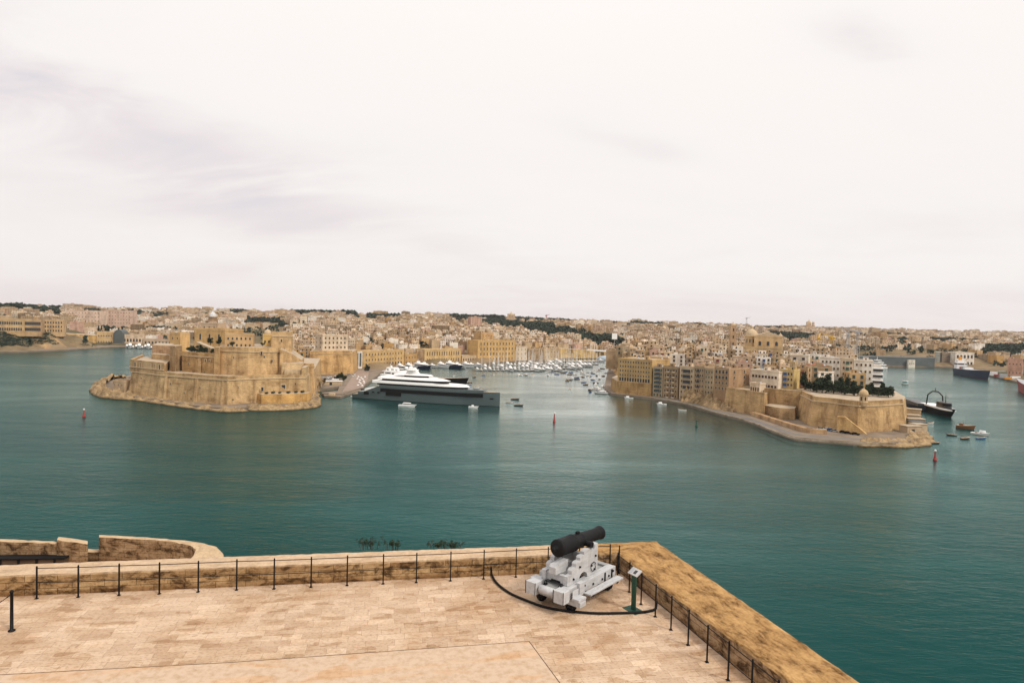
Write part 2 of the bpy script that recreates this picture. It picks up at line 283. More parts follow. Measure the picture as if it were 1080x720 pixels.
# ------------------------------------------------------------------ mesh builder
class MB:
    def __init__(s): s.v = []; s.f = []; s.mi = []; s.mats = []; s.sm = []
    def m(s, mat):
        mat = MAT[mat] if isinstance(mat, str) else mat
        if mat not in s.mats: s.mats.append(mat)
        return s.mats.index(mat)
    def add(s, vs, fs, mat, smooth=False):
        o = len(s.v); k = s.m(mat); s.v += [tuple(p) for p in vs]
        for f in fs: s.f.append([i + o for i in f]); s.mi.append(k); s.sm.append(smooth)
    def box(s, x0, x1, y0, y1, z0, z1, mat, rz=0.0, at=(0, 0, 0), M=None, bottom=True):
        vs = [Vector((x, y, z)) for z in (z0, z1) for x, y in ((x0, y0), (x1, y0), (x1, y1), (x0, y1))]
        M = M or (Matrix.Translation(at) @ Matrix.Rotation(rz, 4, 'Z'))
        fs = [(4, 5, 6, 7), (0, 1, 5, 4), (1, 2, 6, 5), (2, 3, 7, 6), (3, 0, 4, 7)] + ([(3, 2, 1, 0)] if bottom else [])
        s.add([M @ v for v in vs], fs, mat)
    def prism(s, poly, z0, z1, mat, top=None, topmat=None, M=None):
        """poly = base outline [(x,y)], top = outline at z1 (defaults to poly)"""
        top = top or poly; n = len(poly)
        area = sum(poly[i][0] * poly[(i + 1) % n][1] - poly[(i + 1) % n][0] * poly[i][1] for i in range(n))
        if area < 0: poly = poly[::-1]; top = top[::-1]
        zb = z0 if isinstance(z0, (list, tuple)) else [z0] * n; zt = z1 if isinstance(z1, (list, tuple)) else [z1] * n
        if area < 0: zb = zb[::-1]; zt = zt[::-1]
        vs = [Vector((p[0], p[1], zb[i])) for i, p in enumerate(poly)] + [Vector((p[0], p[1], zt[i])) for i, p in enumerate(top)]
        if M: vs = [M @ v for v in vs]
        s.add(vs, [(i, (i + 1) % n, n + (i + 1) % n, n + i) for i in range(n)], mat)
        tri = tessellate_polygon([[Vector((p[0], p[1], 0)) for p in top]])
        fs = []
        for t in tri:
            a, b, c = (top[i] for i in t)
            cr_ = (b[0] - a[0]) * (c[1] - a[1]) - (b[1] - a[1]) * (c[0] - a[0])
            fs.append(tuple(t) if cr_ > 0 else tuple(t)[::-1])
        s.add(vs[n:], fs, topmat or mat)
        s.add(vs[:n], [f[::-1] for f in fs], mat)
    def tube(s, pts, r, mat, n=8, cap=True, smooth=True):
        pts = [Vector(p) for p in pts]; rs = r if isinstance(r, (list, tuple)) else [r] * len(pts); vs = []
        for i, p in enumerate(pts):
            d = (pts[min(i + 1, len(pts) - 1)] - pts[max(i - 1, 0)]).normalized()
            a = d.cross(Vector((0, 0, 1)));  a = Vector((1, 0, 0)) if a.length < 1e-3 else a.normalized()
            b = d.cross(a).normalized()
            for k in range(n):
                t = 2 * math.pi * k / n; vs.append(p + (a * math.cos(t) + b * math.sin(t)) * rs[i])
        fs = [(i * n + k, (i + 1) * n + k, (i + 1) * n + (k + 1) % n, i * n + (k + 1) % n) for i in range(len(pts) - 1) for k in range(n)]
        s.add(vs, fs, mat, smooth)
        if cap:
            e = (len(pts) - 1) * n
            s.add(vs[:n], [tuple(range(n))], mat); s.add(vs[e:], [tuple(range(n))[::-1]], mat)
    def lathe(s, prof, mat, n=16, M=None, smooth=True):
        """prof = [(radius, z)]"""
        vs = []
        for r, z in prof:
            for k in range(n):
                t = 2 * math.pi * k / n; vs.append(Vector((r * math.cos(t), r * math.sin(t), z)))
        if M: vs = [M @ v for v in vs]
        fs = [(i * n + k, i * n + (k + 1) % n, (i + 1) * n + (k + 1) % n, (i + 1) * n + k) for i in range(len(prof) - 1) for k in range(n)]
        s.add(vs, fs, mat, smooth)
        s.add(vs[:n], [tuple(range(n))[::-1]], mat); s.add(vs[-n:], [tuple(range(n))], mat)
    def build(s, name, parent=None, loc=(0, 0, 0), rz=0.0, tone=None):
        me = bpy.data.meshes.new(name); me.from_pydata(s.v, [], s.f)
        for m in s.mats: me.materials.append(m)
        me.polygons.foreach_set('material_index', s.mi); me.polygons.foreach_set('use_smooth', s.sm); me.update()
        o = bpy.data.objects.new(name, me); COL.objects.link(o); o.location = loc; o.rotation_euler = (0, 0, rz)
        if parent: o.parent = parent
        if tone: o.color = (*tone, 1)
        return o
def tag(o, label, cat, group=None):
    o['label'] = label; o['category'] = cat; o['kind'] = 'thing'
    if group: o['group'] = group
    return o
def kind(o, k='structure'): o['kind'] = k; return o
def empty(name, loc, rz=0.0):
    o = bpy.data.objects.new(name, None); COL.objects.link(o); o.location = loc; o.rotation_euler = (0, 0, rz); o.empty_display_size = 0.2; return o
def dup(o, loc=None, rz=None, parent=None, tone=None):
    c = o.copy(); COL.objects.link(c)
    if parent: c.parent = parent
    if loc is not None: c.location = loc
    if rz is not None: c.rotation_euler = (0, 0, rz)
    if tone: c.color = (*tone, 1)
    for ch in o.children: dup(ch, parent=c, tone=tone)
    return c
ORD = ['first', 'second', 'third', 'fourth', 'fifth', 'sixth', 'seventh', 'eighth', 'ninth', 'tenth', 'eleventh', 'twelfth', 'thirteenth', 'fourteenth', 'fifteenth', 'sixteenth', 'seventeenth', 'eighteenth', 'nineteenth', 'twentieth']
def nth(i): return ORD[i] if i < 20 else 'twenty-' + ORD[i - 20] if i < 29 else '%dth' % (i + 1)
NUM = ['zero', 'one', 'two', 'three', 'four', 'five', 'six', 'seven', 'eight', 'nine']
# ------------------------------------------------------------------ water and the land it meets
mb = MB(); mb.add([(-9000, -400, 0), (9000, -400, 0), (9000, 9000, 0), (-9000, 9000, 0)], [(0, 1, 2, 3)], 'water'); kind(mb.build('water'))
FORT_SHORE = [at(*p) for p in [(97, 411), (104, 417), (118, 420), (140, 421), (168, 425), (200, 430), (222, 432.5), (243, 434), (262, 432.5), (285, 432), (310, 431), (329, 429.5), (334, 424), (335, 413)]]
LAND = ([(-3500, 900), (-1500, 850), (-661, 857), (-644, 866), (-624, 929), (-623, 990), (-616, 1063), (-587, 1081), (-520, 1095), (-440, 1010), (-372, 760), (-352, 640), (-318, 505)]
        + FORT_SHORE + [(-147, 520), (-140, 540), (-131, 500), (-139, 489), (-124, 487), (-121, 530), (-127, 609), (-135, 690), (-124, 772), (-62, 826), (-14, 905), (10, 940), (90, 1045), (152, 1110), (163, 1080), (139, 930), (110, 758)]
        + [at(*p) for p in [(637, 412), (645, 417), (687, 421.5), (720, 427), (753, 437), (789, 446), (818, 458), (838, 464.5), (900, 470), (950, 470), (972, 467), (975, 461), (962, 445), (958, 437), (945, 425)]]
        + [(420, 800), (520, 1010), (546, 1059), (728, 1082), (640, 880), (608, 800), (572, 723), (640, 640), (900, 560), (3500, 500), (5000, 7500), (-5000, 7500)])
LP = np.array(LAND)
def inside_dist(xy): return poly_dist(LP, xy)      # distance to the coast, positive on land
def poly_dist(LP, xy):
    xy = np.asarray(xy, float); x, y = xy[:, 0], xy[:, 1]; n = len(LP); ins = np.zeros(len(x), bool); d = np.full(len(x), 1e9)
    for i in range(n):
        a = LP[i]; b = LP[(i + 1) % n]
        c = ((a[1] > y) != (b[1] > y)); xi = (b[0] - a[0]) * (y - a[1]) / ((b[1] - a[1]) or 1e-9) + a[0]
        ins ^= c & (x < xi)
        ab = b - a; t = np.clip(((x - a[0]) * ab[0] + (y - a[1]) * ab[1]) / (ab @ ab), 0, 1)
        d = np.minimum(d, np.hypot(x - a[0] - t * ab[0], y - a[1] - t * ab[1]))
    return np.where(ins, d, -d)
mb = MB(); mb.prism(LAND, -4, 2.0, 'quay', topmat='quay'); kind(mb.build('ground'))
PLAT = [col(*p, 16) for p in [(650, 1000), (649, 760), (657, 600), (690, 550), (718, 528), (742, 512), (757, 484), (770, 470), (786, 458), (806, 452), (843, 446), (858, 406), (880, 398), (905, 386), (932, 393), (948, 404), (947, 470)]] + [(300, 560), (400, 800), (480, 1000)]
PROF = {-300: [(850, 2), (900, 22), (1500, 43.8182), (2500, 53)], 0: [(850, 2), (875, 5), (905, 23), (960, 25.5), (1200, 33.4545), (1500, 43.8182), (2000, 49), (4000, 53)], 45: [(930, 2), (955, 22), (1000, 25), (1200, 31.7273), (1600, 43.8182), (2200, 51)],
        75: [(985, 2), (1010, 18), (1100, 22), (1300, 28), (1600, 40.3636), (2200, 50)], 105: [(1060, 2), (1085, 5), (1150, 10), (1300, 20), (1700, 38.6364), (2300, 50)], 150: [(1075, 2), (1100, 4), (1200, 10), (1500, 27), (2000, 44.6818), (2600, 54)],
        200: [(1000, 2), (1100, 6), (1250, 16), (1600, 31.7273), (2200, 47.2727), (2800, 55)], 250: [(500, 1.6), (700, 9), (1000, 18), (1500, 35.1818), (2400, 52)], 330: [(600, 1.6), (648, 1.8), (665, 12), (800, 20), (1000, 26), (1500, 38.6364), (2300, 54)],
        372: [(680, 1.6), (728, 1.8), (745, 10), (900, 24), (1300, 37.7273), (2000, 50), (2600, 55)], 440: [(760, 1.6), (808, 1.8), (840, 12), (950, 26), (1300, 37.7273), (1900, 48), (2600, 55)], 500: [(830, 1.6), (878, 1.8), (900, 9), (1050, 24), (1400, 37.7273), (2000, 48), (2600, 53)],
        545: [(895, 1.6), (943, 1.8), (970, 9), (1150, 24), (1500, 36.1818), (2200, 49), (2800, 53)], 600: [(1000, 1.6), (1048, 1.8), (1090, 8), (1300, 20), (1700, 34.6364), (2300, 46.2273), (2900, 52)], 640: [(1070, 1.6), (1118, 1.8), (1180, 8), (1400, 20), (1900, 36.1364), (2800, 48)],
        700: [(1060, 4), (1300, 16), (1600, 30), (2100, 40.9091), (2900, 50)], 780: [(1000, 8), (1300, 18), (1700, 32.7273), (2300, 42.9545), (3000, 50)], 860: [(1040, 4), (1200, 14), (1600, 28), (2300, 40.9091), (3200, 48)],
        950: [(1060, 3), (1095, 6), (1250, 20), (1650, 30), (2300, 38.8636), (3400, 46)], 1030: [(900, 3), (1085, 4), (1130, 16), (1300, 24), (1800, 32.7273), (2600, 40.2273), (3600, 47)], 1080: [(760, 3), (1000, 4), (1150, 18), (1500, 30), (2400, 39.5455), (3600, 46)], 1300: [(700, 3), (1000, 8), (1500, 30), (2600, 43.6364)]}
PK = sorted(PROF)
_ = 0
def smooth(t): t = np.clip(t, 0, 1); return t * t * (3 - 2 * t)
def terrain(xs, ys):
    xs = np.asarray(xs, float); ys = np.asarray(ys, float)
    px = 540 + FOC * xs / np.maximum(ys, 1); out = np.zeros(len(xs)); tabs = [np.interp(ys, [q[0] for q in PROF[k]], [q[1] for q in PROF[k]]) for k in PK]
    tabs = np.array(tabs); i = np.clip(np.searchsorted(PK, px) - 1, 0, len(PK) - 2); k0 = np.array(PK)[i]; k1 = np.array(PK)[i + 1]
    t = np.clip((px - k0) / (k1 - k0), 0, 1); t = t * t * (3 - 2 * t); ar = np.arange(len(xs)); far = tabs[i, ar] * (1 - t) + tabs[i + 1, ar] * t
    d = inside_dist(np.stack([xs, ys], 1))
    sen = np.interp(ys, [330, 380, 420, 500, 600, 700, 800, 1000, 1100], [15, 16, 17, 18, 21, 24, 23, 14, 8])
    wx0 = np.interp(ys, [300, 1000, 1120], [60, 125, 165]); wx1 = np.interp(ys, [300, 541, 800, 1010, 1060], [330, 345, 440, 530, 560])
    isen = smooth((xs - wx0) / 30) * smooth((wx1 - xs) / 30) * (1 - smooth((ys - 1000) / 120))
    base = far * (1 - isen) + sen * isen
    base = np.where(ys < 860, base, base)
    dp = poly_dist(np.array(PLAT), np.stack([xs, ys], 1))
    edge = np.where(isen > 0.5, 34.0, 16.0)
    off = np.where(isen > 0.5, 14.0, 3.0)
    h = np.where((isen > 0.02) & (ys < 1000), 1.2 + (base - 1.2) * smooth((dp + 2) / 9), 1.2 + (base - 1.2) * smooth((d - off) / edge))
    h = h - 1.3 * (1 - smooth((h - 1.6) / 2.0))
    bumpy = np.array([mnoise.noise(Vector((x * 0.006, y * 0.006, 3.3))) for x, y in zip(xs, ys)])
    return np.where(d > 0, h + bumpy * 5.0 * smooth((d - 60) / 200) * smooth((ys - 700) / 500), -3.0)
def H(x, y): return float(terrain([x], [y])[0])
def build_hills():
    us = np.linspace(-0.98, 1.0, 330); Ys = np.concatenate([np.linspace(330, 1150, 150), np.geomspace(1158, 7000, 90)])
    U, Y = np.meshgrid(us, Ys); X = U * Y; Z = terrain(X.ravel(), Y.ravel())
    V = np.stack([X.ravel(), Y.ravel(), Z], 1); n = len(us); F = []
    for j in range(len(Ys) - 1):
        for i in range(n - 1):
            a = j * n + i
            if max(Z[a], Z[a + 1], Z[a + n], Z[a + n + 1]) > 1.0: F.append((a, a + 1, a + n + 1, a + n))
    me = bpy.data.meshes.new('hills'); me.from_pydata(V.tolist(), [], F); me.materials.append(MAT['hill'])
    me.polygons.foreach_set('use_smooth', [True] * len(F)); o = bpy.data.objects.new('hills', me); COL.objects.link(o); kind(o)
build_hills()

# ------------------------------------------------------------------ the gun terrace in front
DZ = 50.0
pA = Vector((*at(0, 629, DZ), 0)); pB = Vector((*at(570, 604.7, DZ), 0)); dR = (pB - pA).normalized(); ANG = math.atan2(dR.y, dR.x)
pD = Vector((*at(792, 715, DZ), 0)); pC0 = Vector((*at(653, 584, DZ + 0.72), 0))
dS = (pD - pC0).normalized()
def meet(p, d, q, e):
    k = d.x * e.y - d.y * e.x; t = ((q.x - p.x) * e.y - (q.y - p.y) * e.x) / k; return p + d * t
pC = meet(pA, dR, pC0, dS)
def m_deck():
    m, nt, b = new_mat('terrace_paving'); L = nt.links; b.inputs['Roughness'].default_value = 0.85; b.inputs['Specular IOR Level'].default_value = 0.2
    tc = nd(nt, 'ShaderNodeTexCoord'); O = tc.outputs['Object']
    wob = nd(nt, 'ShaderNodeTexNoise', Scale=0.8, Detail=3); L.new(O, wob.inputs['Vector'])
    ov = nd(nt, 'ShaderNodeVectorMath', operation='MULTIPLY_ADD'); L.new(wob.outputs['Color'], ov.inputs[0]); ov.inputs[1].default_value = (0.09, 0.07, 0); L.new(O, ov.inputs[2])
    def brick(w, h, c1, c2, mo, vec, bias=0.0, ms=0.008):
        br = nd(nt, 'ShaderNodeTexBrick'); br.inputs['Scale'].default_value = 1.0; br.offset = 0.37; br.offset_frequency = 2; br.squash = 0.7; br.squash_frequency = 3
        for k, v in (('Brick Width', w), ('Row Height', h), ('Mortar Size', ms), ('Mortar Smooth', 0.4), ('Bias', bias)): br.inputs[k].default_value = v
        br.inputs['Color1'].default_value = (*c1, 1); br.inputs['Color2'].default_value = (*c2, 1); br.inputs['Mortar'].default_value = (*mo, 1); L.new(vec, br.inputs['Vector']); return br
    b1 = brick(0.86, 0.36, (0.45, 0.32, 0.22), (0.575, 0.435, 0.315), (0.33, 0.23, 0.155), ov.outputs[0]); b2 = brick(0.55, 0.22, (0.45, 0.325, 0.225), (0.55, 0.415, 0.30), (0.34, 0.24, 0.16), ov.outputs[0], ms=0.006)
    zone = ramp(nt, nz(nt, mapped(nt, O, (0.12, 0.35, 1), (2.3, 4.1, 0)), 1.0, 3), [(0.54, 0.0), (0.62, 1.0)])
    c = mixc(nt, 'MIX', zone, b1.outputs[0], b2.outputs[0])
    odd = nd(nt, 'ShaderNodeTexVoronoi', Scale=1.0); odd.distance = 'CHEBYCHEV'; L.new(mapped(nt, O, (2.0, 4.6, 1)), odd.inputs['Vector'])
    sx = nd(nt, 'ShaderNodeSeparateColor'); L.new(odd.outputs['Color'], sx.inputs[0])
    c = mixc(nt, 'MULTIPLY', 0.6, c, ramp(nt, sx.outputs[0], [(0.0, (0.60, 0.49, 0.37)), (0.10, (0.74, 0.64, 0.52)), (0.16, (1, 1, 1)), (0.88, (1, 1, 1)), (0.93, (1.1, 1.08, 1.06))]))
    st = nz(nt, O, 0.45, 6, 0.65, 0.6); c = mixc(nt, 'MULTIPLY', 0.8, c, ramp(nt, st, [(0.32, (0.70, 0.58, 0.44)), (0.56, (1, 1, 1))]))
    gr = nz(nt, mapped(nt, O, (1, 1.6, 1)), 8.5, 7, 0.75); c = mixc(nt, 'MULTIPLY', 1.0, c, ramp(nt, gr, [(0.32, (0.60, 0.51, 0.43)), (0.50, (1, 1, 1)), (0.75, (1.08, 1.07, 1.06))]))
    L.new(c, b.inputs['Base Color'])
    h = nd(nt, 'ShaderNodeMath', operation='MULTIPLY_ADD'); L.new(gr, h.inputs[0]); h.inputs[1].default_value = 0.6; L.new(b1.outputs['Fac'], h.inputs[2])
    bump(nt, b, gr, 0.55, 0.03); return m
MAT['deck'] = m_deck()
def m_smoothpave():
    m, nt, b = new_mat('pale_smooth_paving'); L = nt.links; b.inputs['Roughness'].default_value = 0.8; b.inputs['Specular IOR Level'].default_value = 0.25
    tc = nd(nt, 'ShaderNodeTexCoord'); O = tc.outputs['Object']
    br = nd(nt, 'ShaderNodeTexBrick'); br.inputs['Scale'].default_value = 1.0; br.offset = 0.43
    for k, v in (('Brick Width', 0.9), ('Row Height', 0.42), ('Mortar Size', 0.004)): br.inputs[k].default_value = v
    br.inputs['Color1'].default_value = (0.46, 0.28, 0.15, 1); br.inputs['Color2'].default_value = (0.54, 0.38, 0.255, 1); br.inputs['Mortar'].default_value = (0.36, 0.24, 0.15, 1); L.new(O, br.inputs['Vector'])
    skim = ramp(nt, nz(nt, mapped(nt, O, (0.35, 1.0, 1), (1, 6, 0)), 0.9, 5, 0.6, 0.8), [(0.44, 0.0), (0.53, 1.0)])
    c = mixc(nt, 'MIX', skim, br.outputs[0], (0.50, 0.375, 0.27))
    c = mixc(nt, 'MULTIPLY', 0.8, c, ramp(nt, nz(nt, O, 4.0, 7, 0.7), [(0.3, (0.70, 0.60, 0.48)), (0.55, (1, 1, 1))]))
    L.new(c, b.inputs['Base Color']); return m
MAT['smoothpave'] = m_smoothpave()
def loc2(p): q = Vector((p[0], p[1], 0)) - pA; return (q.x * math.cos(ANG) + q.y * math.sin(ANG), -q.x * math.sin(ANG) + q.y * math.cos(ANG))
pDD = pC + dS * 34; pAA = pA - dR * 30
mb = MB(); mb.prism([loc2(p) for p in (pAA + Vector((0.2, 0.3, 0)), pC + (dR * 0.3) + Vector((0, 0.3, 0)), pDD + Vector((0.3, 0, 0)), Vector((pDD.x, -25, 0)), Vector((pAA.x, -25, 0)))], -1.0, 0.0, 'deck')
kind(mb.build('pavement', loc=(pA.x, pA.y, DZ), rz=ANG))
q = [at(-90, 716, DZ), at(240, 698.5, DZ), at(558, 676, DZ), at(592, 722, DZ), at(640, 800, DZ), at(0, 1100, DZ), at(-400, 900, DZ)]
mb = MB(); mb.prism([loc2(p) for p in q], -0.02, 0.004, 'smoothpave'); kind(mb.build('path', loc=(pA.x, pA.y, DZ), rz=ANG))
mb = MB()
for a, b_ in ((q[0], q[1]), (q[1], q[2]), (q[2], q[3]), (q[3], q[4])):
    a = Vector((*loc2(a), 0)); b_ = Vector((*loc2(b_), 0)); n = (b_ - a).normalized().cross(Vector((0, 0, 1))) * 0.012
    mb.add([a - n + Vector((0, 0, .008)), b_ - n + Vector((0, 0, .008)), b_ + n + Vector((0, 0, .008)), a + n + Vector((0, 0, .008))], [(0, 1, 2, 3)], 'bark')
kind(mb.build('pavement_joint', loc=(pA.x, pA.y, DZ), rz=ANG))

def m_parapet(name, top0, top1, face0, face1, courses, dark):
    m, nt, b = new_mat(name); L = nt.links; b.inputs['Roughness'].default_value = 0.92; b.inputs['Specular IOR Level'].default_value = 0.12
    g = nd(nt, 'ShaderNodeNewGeometry'); P = g.outputs['Position']; sn = nd(nt, 'ShaderNodeSeparateXYZ'); L.new(g.outputs['Normal'], sn.inputs[0]); uv = nd(nt, 'ShaderNodeUVMap')
    up = ramp(nt, sn.outputs[2], [(0.45, 0.0), (0.75, 1.0)])
    n1 = nz(nt, P, 0.9, 7, 0.7, 0.6); n2 = nz(nt, mapped(nt, uv.outputs[0], (0.9, 2.0, 1)), 1.0, 10, 0.8, 0.3); n3 = nz(nt, P, 9.0, 6, 0.75)
    top = mixc(nt, 'MIX', ramp(nt, n1, [(0.3, 0.0), (0.65, 1.0)]), top0, top1)
    top = mixc(nt, 'MULTIPLY', dark, top, ramp(nt, n2, [(0.38, (0.22, 0.17, 0.13)), (0.51, (0.84, 0.78, 0.71)), (0.63, (1.1, 1.08, 1.05))]))
    br = nd(nt, 'ShaderNodeTexBrick'); br.inputs['Scale'].default_value = 1.0; br.offset = 0.45
    for k, v in (('Brick Width', courses[0]), ('Row Height', courses[1]), ('Mortar Size', 0.010), ('Mortar Smooth', 0.3)): br.inputs[k].default_value = v
    br.inputs['Color1'].default_value = (*face0, 1); br.inputs['Color2'].default_value = (*face1, 1); br.inputs['Mortar'].default_value = (0.10, 0.065, 0.035, 1); L.new(uv.outputs[0], br.inputs['Vector'])
    face = br.outputs[0]
    sv = nd(nt, 'ShaderNodeSeparateXYZ'); L.new(uv.outputs[0], sv.inputs[0])
    cmb = nd(nt, 'ShaderNodeCombineXYZ'); L.new(sv.outputs[0], cmb.inputs[0]); L.new(sv.outputs[1], cmb.inputs[1])
    mould = nz(nt, mapped(nt, cmb.outputs[0], (1.5, 2.5, 1), (4, 0.3, 0)), 1.0, 8, 0.75, 0.5)
    face = mixc(nt, 'MULTIPLY', 0.95, face, ramp(nt, mould, [(0.40, (0.16, 0.12, 0.09)), (0.52, (0.85, 0.78, 0.7)), (0.6, (1, 1, 1))]))
    foot = ramp(nt, sv.outputs[1], [(0.02, (0.55, 0.42, 0.30)), (0.22, (1, 1, 1))]); face = mixc(nt, 'MULTIPLY', 0.8, face, foot)   # damp staining along the foot
    c = mixc(nt, 'MIX', up, face, top); c = mixc(nt, 'MULTIPLY', 0.7, c, ramp(nt, n3, [(0.3, 0.62), (0.55, 1.0), (0.75, 1.1)]))
    L.new(c, b.inputs['Base Color']); hh = nd(nt, 'ShaderNodeMath', operation='MULTIPLY_ADD'); L.new(n3, hh.inputs[0]); hh.inputs[1].default_value = 0.5; L.new(n2, hh.inputs[2])
    bump(nt, b, hh.outputs[0], 0.7, 0.05); return m
MAT['parapet_pale'] = m_parapet('pale_parapet_stone', (0.50, 0.355, 0.225), (0.58, 0.44, 0.31), (0.36, 0.23, 0.115), (0.50, 0.35, 0.19), (1.05, 0.245), 0.35)
MAT['parapet_ochre'] = m_parapet('ochre_parapet_stone', (0.34, 0.20, 0.08), (0.51, 0.325, 0.145), (0.36, 0.25, 0.15), (0.44, 0.32, 0.20), (1.3, 0.36), 1.0)
MAT['parapet_grey'] = m_parapet('weathered_parapet_stone', (0.50, 0.36, 0.22), (0.58, 0.44, 0.29), (0.30, 0.20, 0.115), (0.40, 0.28, 0.17), (0.8, 0.28), 0.4)
def sweep(name, inner, outer, base, tops, mats, step=0.16, rough=0.02, drop=None, prof=None, parent=None):
    """a wall between an inner and an outer line: inner face from base to top, a worn top, an outer face down to drop"""
    secs = prof or [(0.0, 0.0), (0.0, 0.5), (0.0, 0.93), (0.03, 1.0), (0.2, 1.01), (0.4, 1.01), (0.6, 1.0), (0.8, 1.0), (0.97, 0.985), (1.0, 0.92), (1.0, 0.0)]
    V = []; UV = []; F = []; MI = []; dist = 0.0; rows = 0
    for si in range(len(inner) - 1):
        a0, a1, b0, b1 = (Vector(p) for p in (inner[si], inner[si + 1], outer[si], outer[si + 1])); ln = max((a1 - a0).length, (b1 - b0).length); n = max(2, int(ln / step))
        for k in range(n + 1 if si == len(inner) - 2 else n):
            t = k / n; ia = a0.lerp(a1, t); ob = b0.lerp(b1, t); hb = tops[si] + (tops[si + 1] - tops[si]) * t; wv = 0.0
            for j, (s, h) in enumerate(secs):
                p = ia.lerp(ob, s); z = base + h * (hb - base)
                if h <= 0.0 and s >= 1.0: z = drop if drop is not None else base
                nn = mnoise.noise(Vector((p.x * 2.1, p.y * 2.1, z * 3))) * rough + mnoise.noise(Vector((p.x * 7, p.y * 7, z * 7 + 9))) * rough * 0.6
                V.append((p.x + nn * 0.5, p.y + nn * 0.5, z + (nn if h > 0.6 else 0)))
                UV.append((dist + t * ln, (h if s == 0 else 1.0) * (hb - base) + s * (ob - ia).length))
            if rows > 0:
                o = (rows - 1) * len(secs)
                for j in range(len(secs) - 1): F.append((o + j, o + j + 1, o + len(secs) + j + 1, o + len(secs) + j)); MI.append(min(si if k else si - 1, len(mats) - 1) if si or k else 0)
            rows += 1
        dist += ln
    me = bpy.data.meshes.new(name); me.from_pydata(V, [], F)
    ul = me.uv_layers.new(name='UVMap'); idx = np.zeros(len(me.loops), int); me.loops.foreach_get('vertex_index', idx); ul.data.foreach_set('uv', np.array(UV)[idx].ravel())
    um = []
    for m in mats:
        if m not in um: um.append(m); me.materials.append(MAT[m])
    me.polygons.foreach_set('material_index', [um.index(mats[max(i, 0)]) for i in MI])
    o = bpy.data.objects.new(name, me); COL.objects.link(o); o.parent = parent
    bm = bmesh.new(); bm.from_mesh(me); bmesh.ops.recalc_face_normals(bm, faces=bm.faces); bm.to_mesh(me); bm.free()
    if me.polygons and sum(p.normal.z for p in me.polygons if abs(p.normal.z) > 0.8) < 0: me.flip_normals()
    return o
oC = Vector((*at(690, 568, DZ + .72), 0)); oA0 = Vector((*at(0, 595, DZ + .72), 0)); oB0 = Vector((*at(500, 577, DZ + .72), 0)); oAA = meet(oA0, (oB0 - oA0).normalized(), pAA, Vector((-dR.y, dR.x, 0)))
oD0 = Vector((*at(907, 718, DZ + .72), 0)); oDD = oC + (oD0 - oC).normalized() * 36; oCm = meet(oA0, (oB0 - oA0).normalized(), oC, (oD0 - oC).normalized())
pK = pC - dR * 1.8; oK = meet(oAA, (oCm - oAA).normalized(), pK, Vector((-dR.y + .35, dR.x, 0)))
par = sweep('parapet_wall', [pAA, pK, pC, pDD], [oAA, oK, oCm, oDD], DZ - 0.02, [DZ + .72] * 4, ['parapet_pale', 'parapet_ochre', 'parapet_ochre'], drop=DZ - 1.2)
tag(par, 'low sandy stone parapet with broad ochre top edging the gun terrace', 'wall')
mb = MB(); e1 = (oCm - oAA).normalized(); nrm = Vector((-e1.y, e1.x, 0)); e2 = (oDD - oCm).normalized(); nr2 = Vector((-e2.y, e2.x, 0)); nr2 = nr2 if nr2.x > 0 else -nr2
b0 = [oAA, oCm, oDD, Vector((oDD.x, -25, 0)), Vector((oAA.x, -25, 0))]; b1 = [oAA + nrm * 4, oCm + nrm * 4 + nr2 * 4, oDD + nr2 * 4, Vector((oDD.x + 4, -25, 0)), Vector((oAA.x, -25, 0))]
mb.prism([(p.x, p.y) for p in b1], -2, DZ - 1.02, 'fort_stone', top=[(p.x - 0.02, p.y - 0.02) for p in b0])
o = mb.build('bastion_wall', tone=(0.44, 0.31, 0.18)); tag(o, 'sheer bastion wall carrying the gun terrace above the water', 'wall')

# lower bastion with a curved end, beyond the parapet on the left
LZ = 46.0
inn = [at(-120, 571, LZ), at(0, 571, LZ), at(60, 573, LZ)]; out_ = [at(-120, 565, LZ), at(0, 567.5, LZ), at(60, 570.5, LZ)]
V0 = lambda p: Vector((p[0], p[1], 0))
lb = empty('lower_bastion', (*at(110, 580, 44.8), 40.0)); tag(lb, 'lower stone bastion parapet with rounded end beyond the terrace wall', 'wall')
lbm = lb.matrix_basis.inverted()
def lsweep(nm, i_, o_, tops, mats=('parapet_grey',)):
    w = sweep(nm, [V0(p) for p in i_], [V0(p) for p in o_], 44.7, tops, list(mats), step=0.3, rough=0.03, drop=41.0, parent=lb); w.location = -lb.location; return w
lsweep('parapet', inn, out_, [46.0] * 3)
lsweep('merlon', [at(60, 570, 46.2), at(92.5, 573, 46.0)], [at(62, 566, 46.2), at(92.5, 568.5, 46.0)], [46.25, 45.95])
lsweep('parapet', [at(92.5, 582, 45.2), at(104.5, 582, 45.2)], [at(92.5, 578.5, 45.2), at(104.5, 578.5, 45.2)], [45.2, 45.2])
ci = [at(104.5, 568.7, LZ), at(150, 570.3, LZ), at(185, 572.4, LZ), at(200, 575, LZ), at(206, 579, LZ), at(203, 586, LZ), at(196, 592, LZ)]
co = [at(104.5, 565.7, LZ), at(150, 567.2, LZ), at(190, 569.5, LZ), at(212, 571.5, LZ), at(229, 576, LZ), at(236, 583, LZ), at(238, 594, LZ)]
lsweep('parapet', ci, co, [46.15, 46.1, 46.05, 46, 46, 46, 46])
mb = MB(); fl = [at(-120, 566, LZ), at(60, 571, LZ), at(150, 568, LZ), at(212, 573, LZ), at(230, 577, LZ), at(234, 584, LZ), (at(234, 584, LZ)[0] + .6, 30), (at(-120, 566, LZ)[0], 27)]
mb.prism(fl, -2, 44.72, 'fort_stone', topmat='deck'); f_ = mb.build('bastion', parent=lb, tone=(0.42, 0.30, 0.18)); f_.location = -lb.location
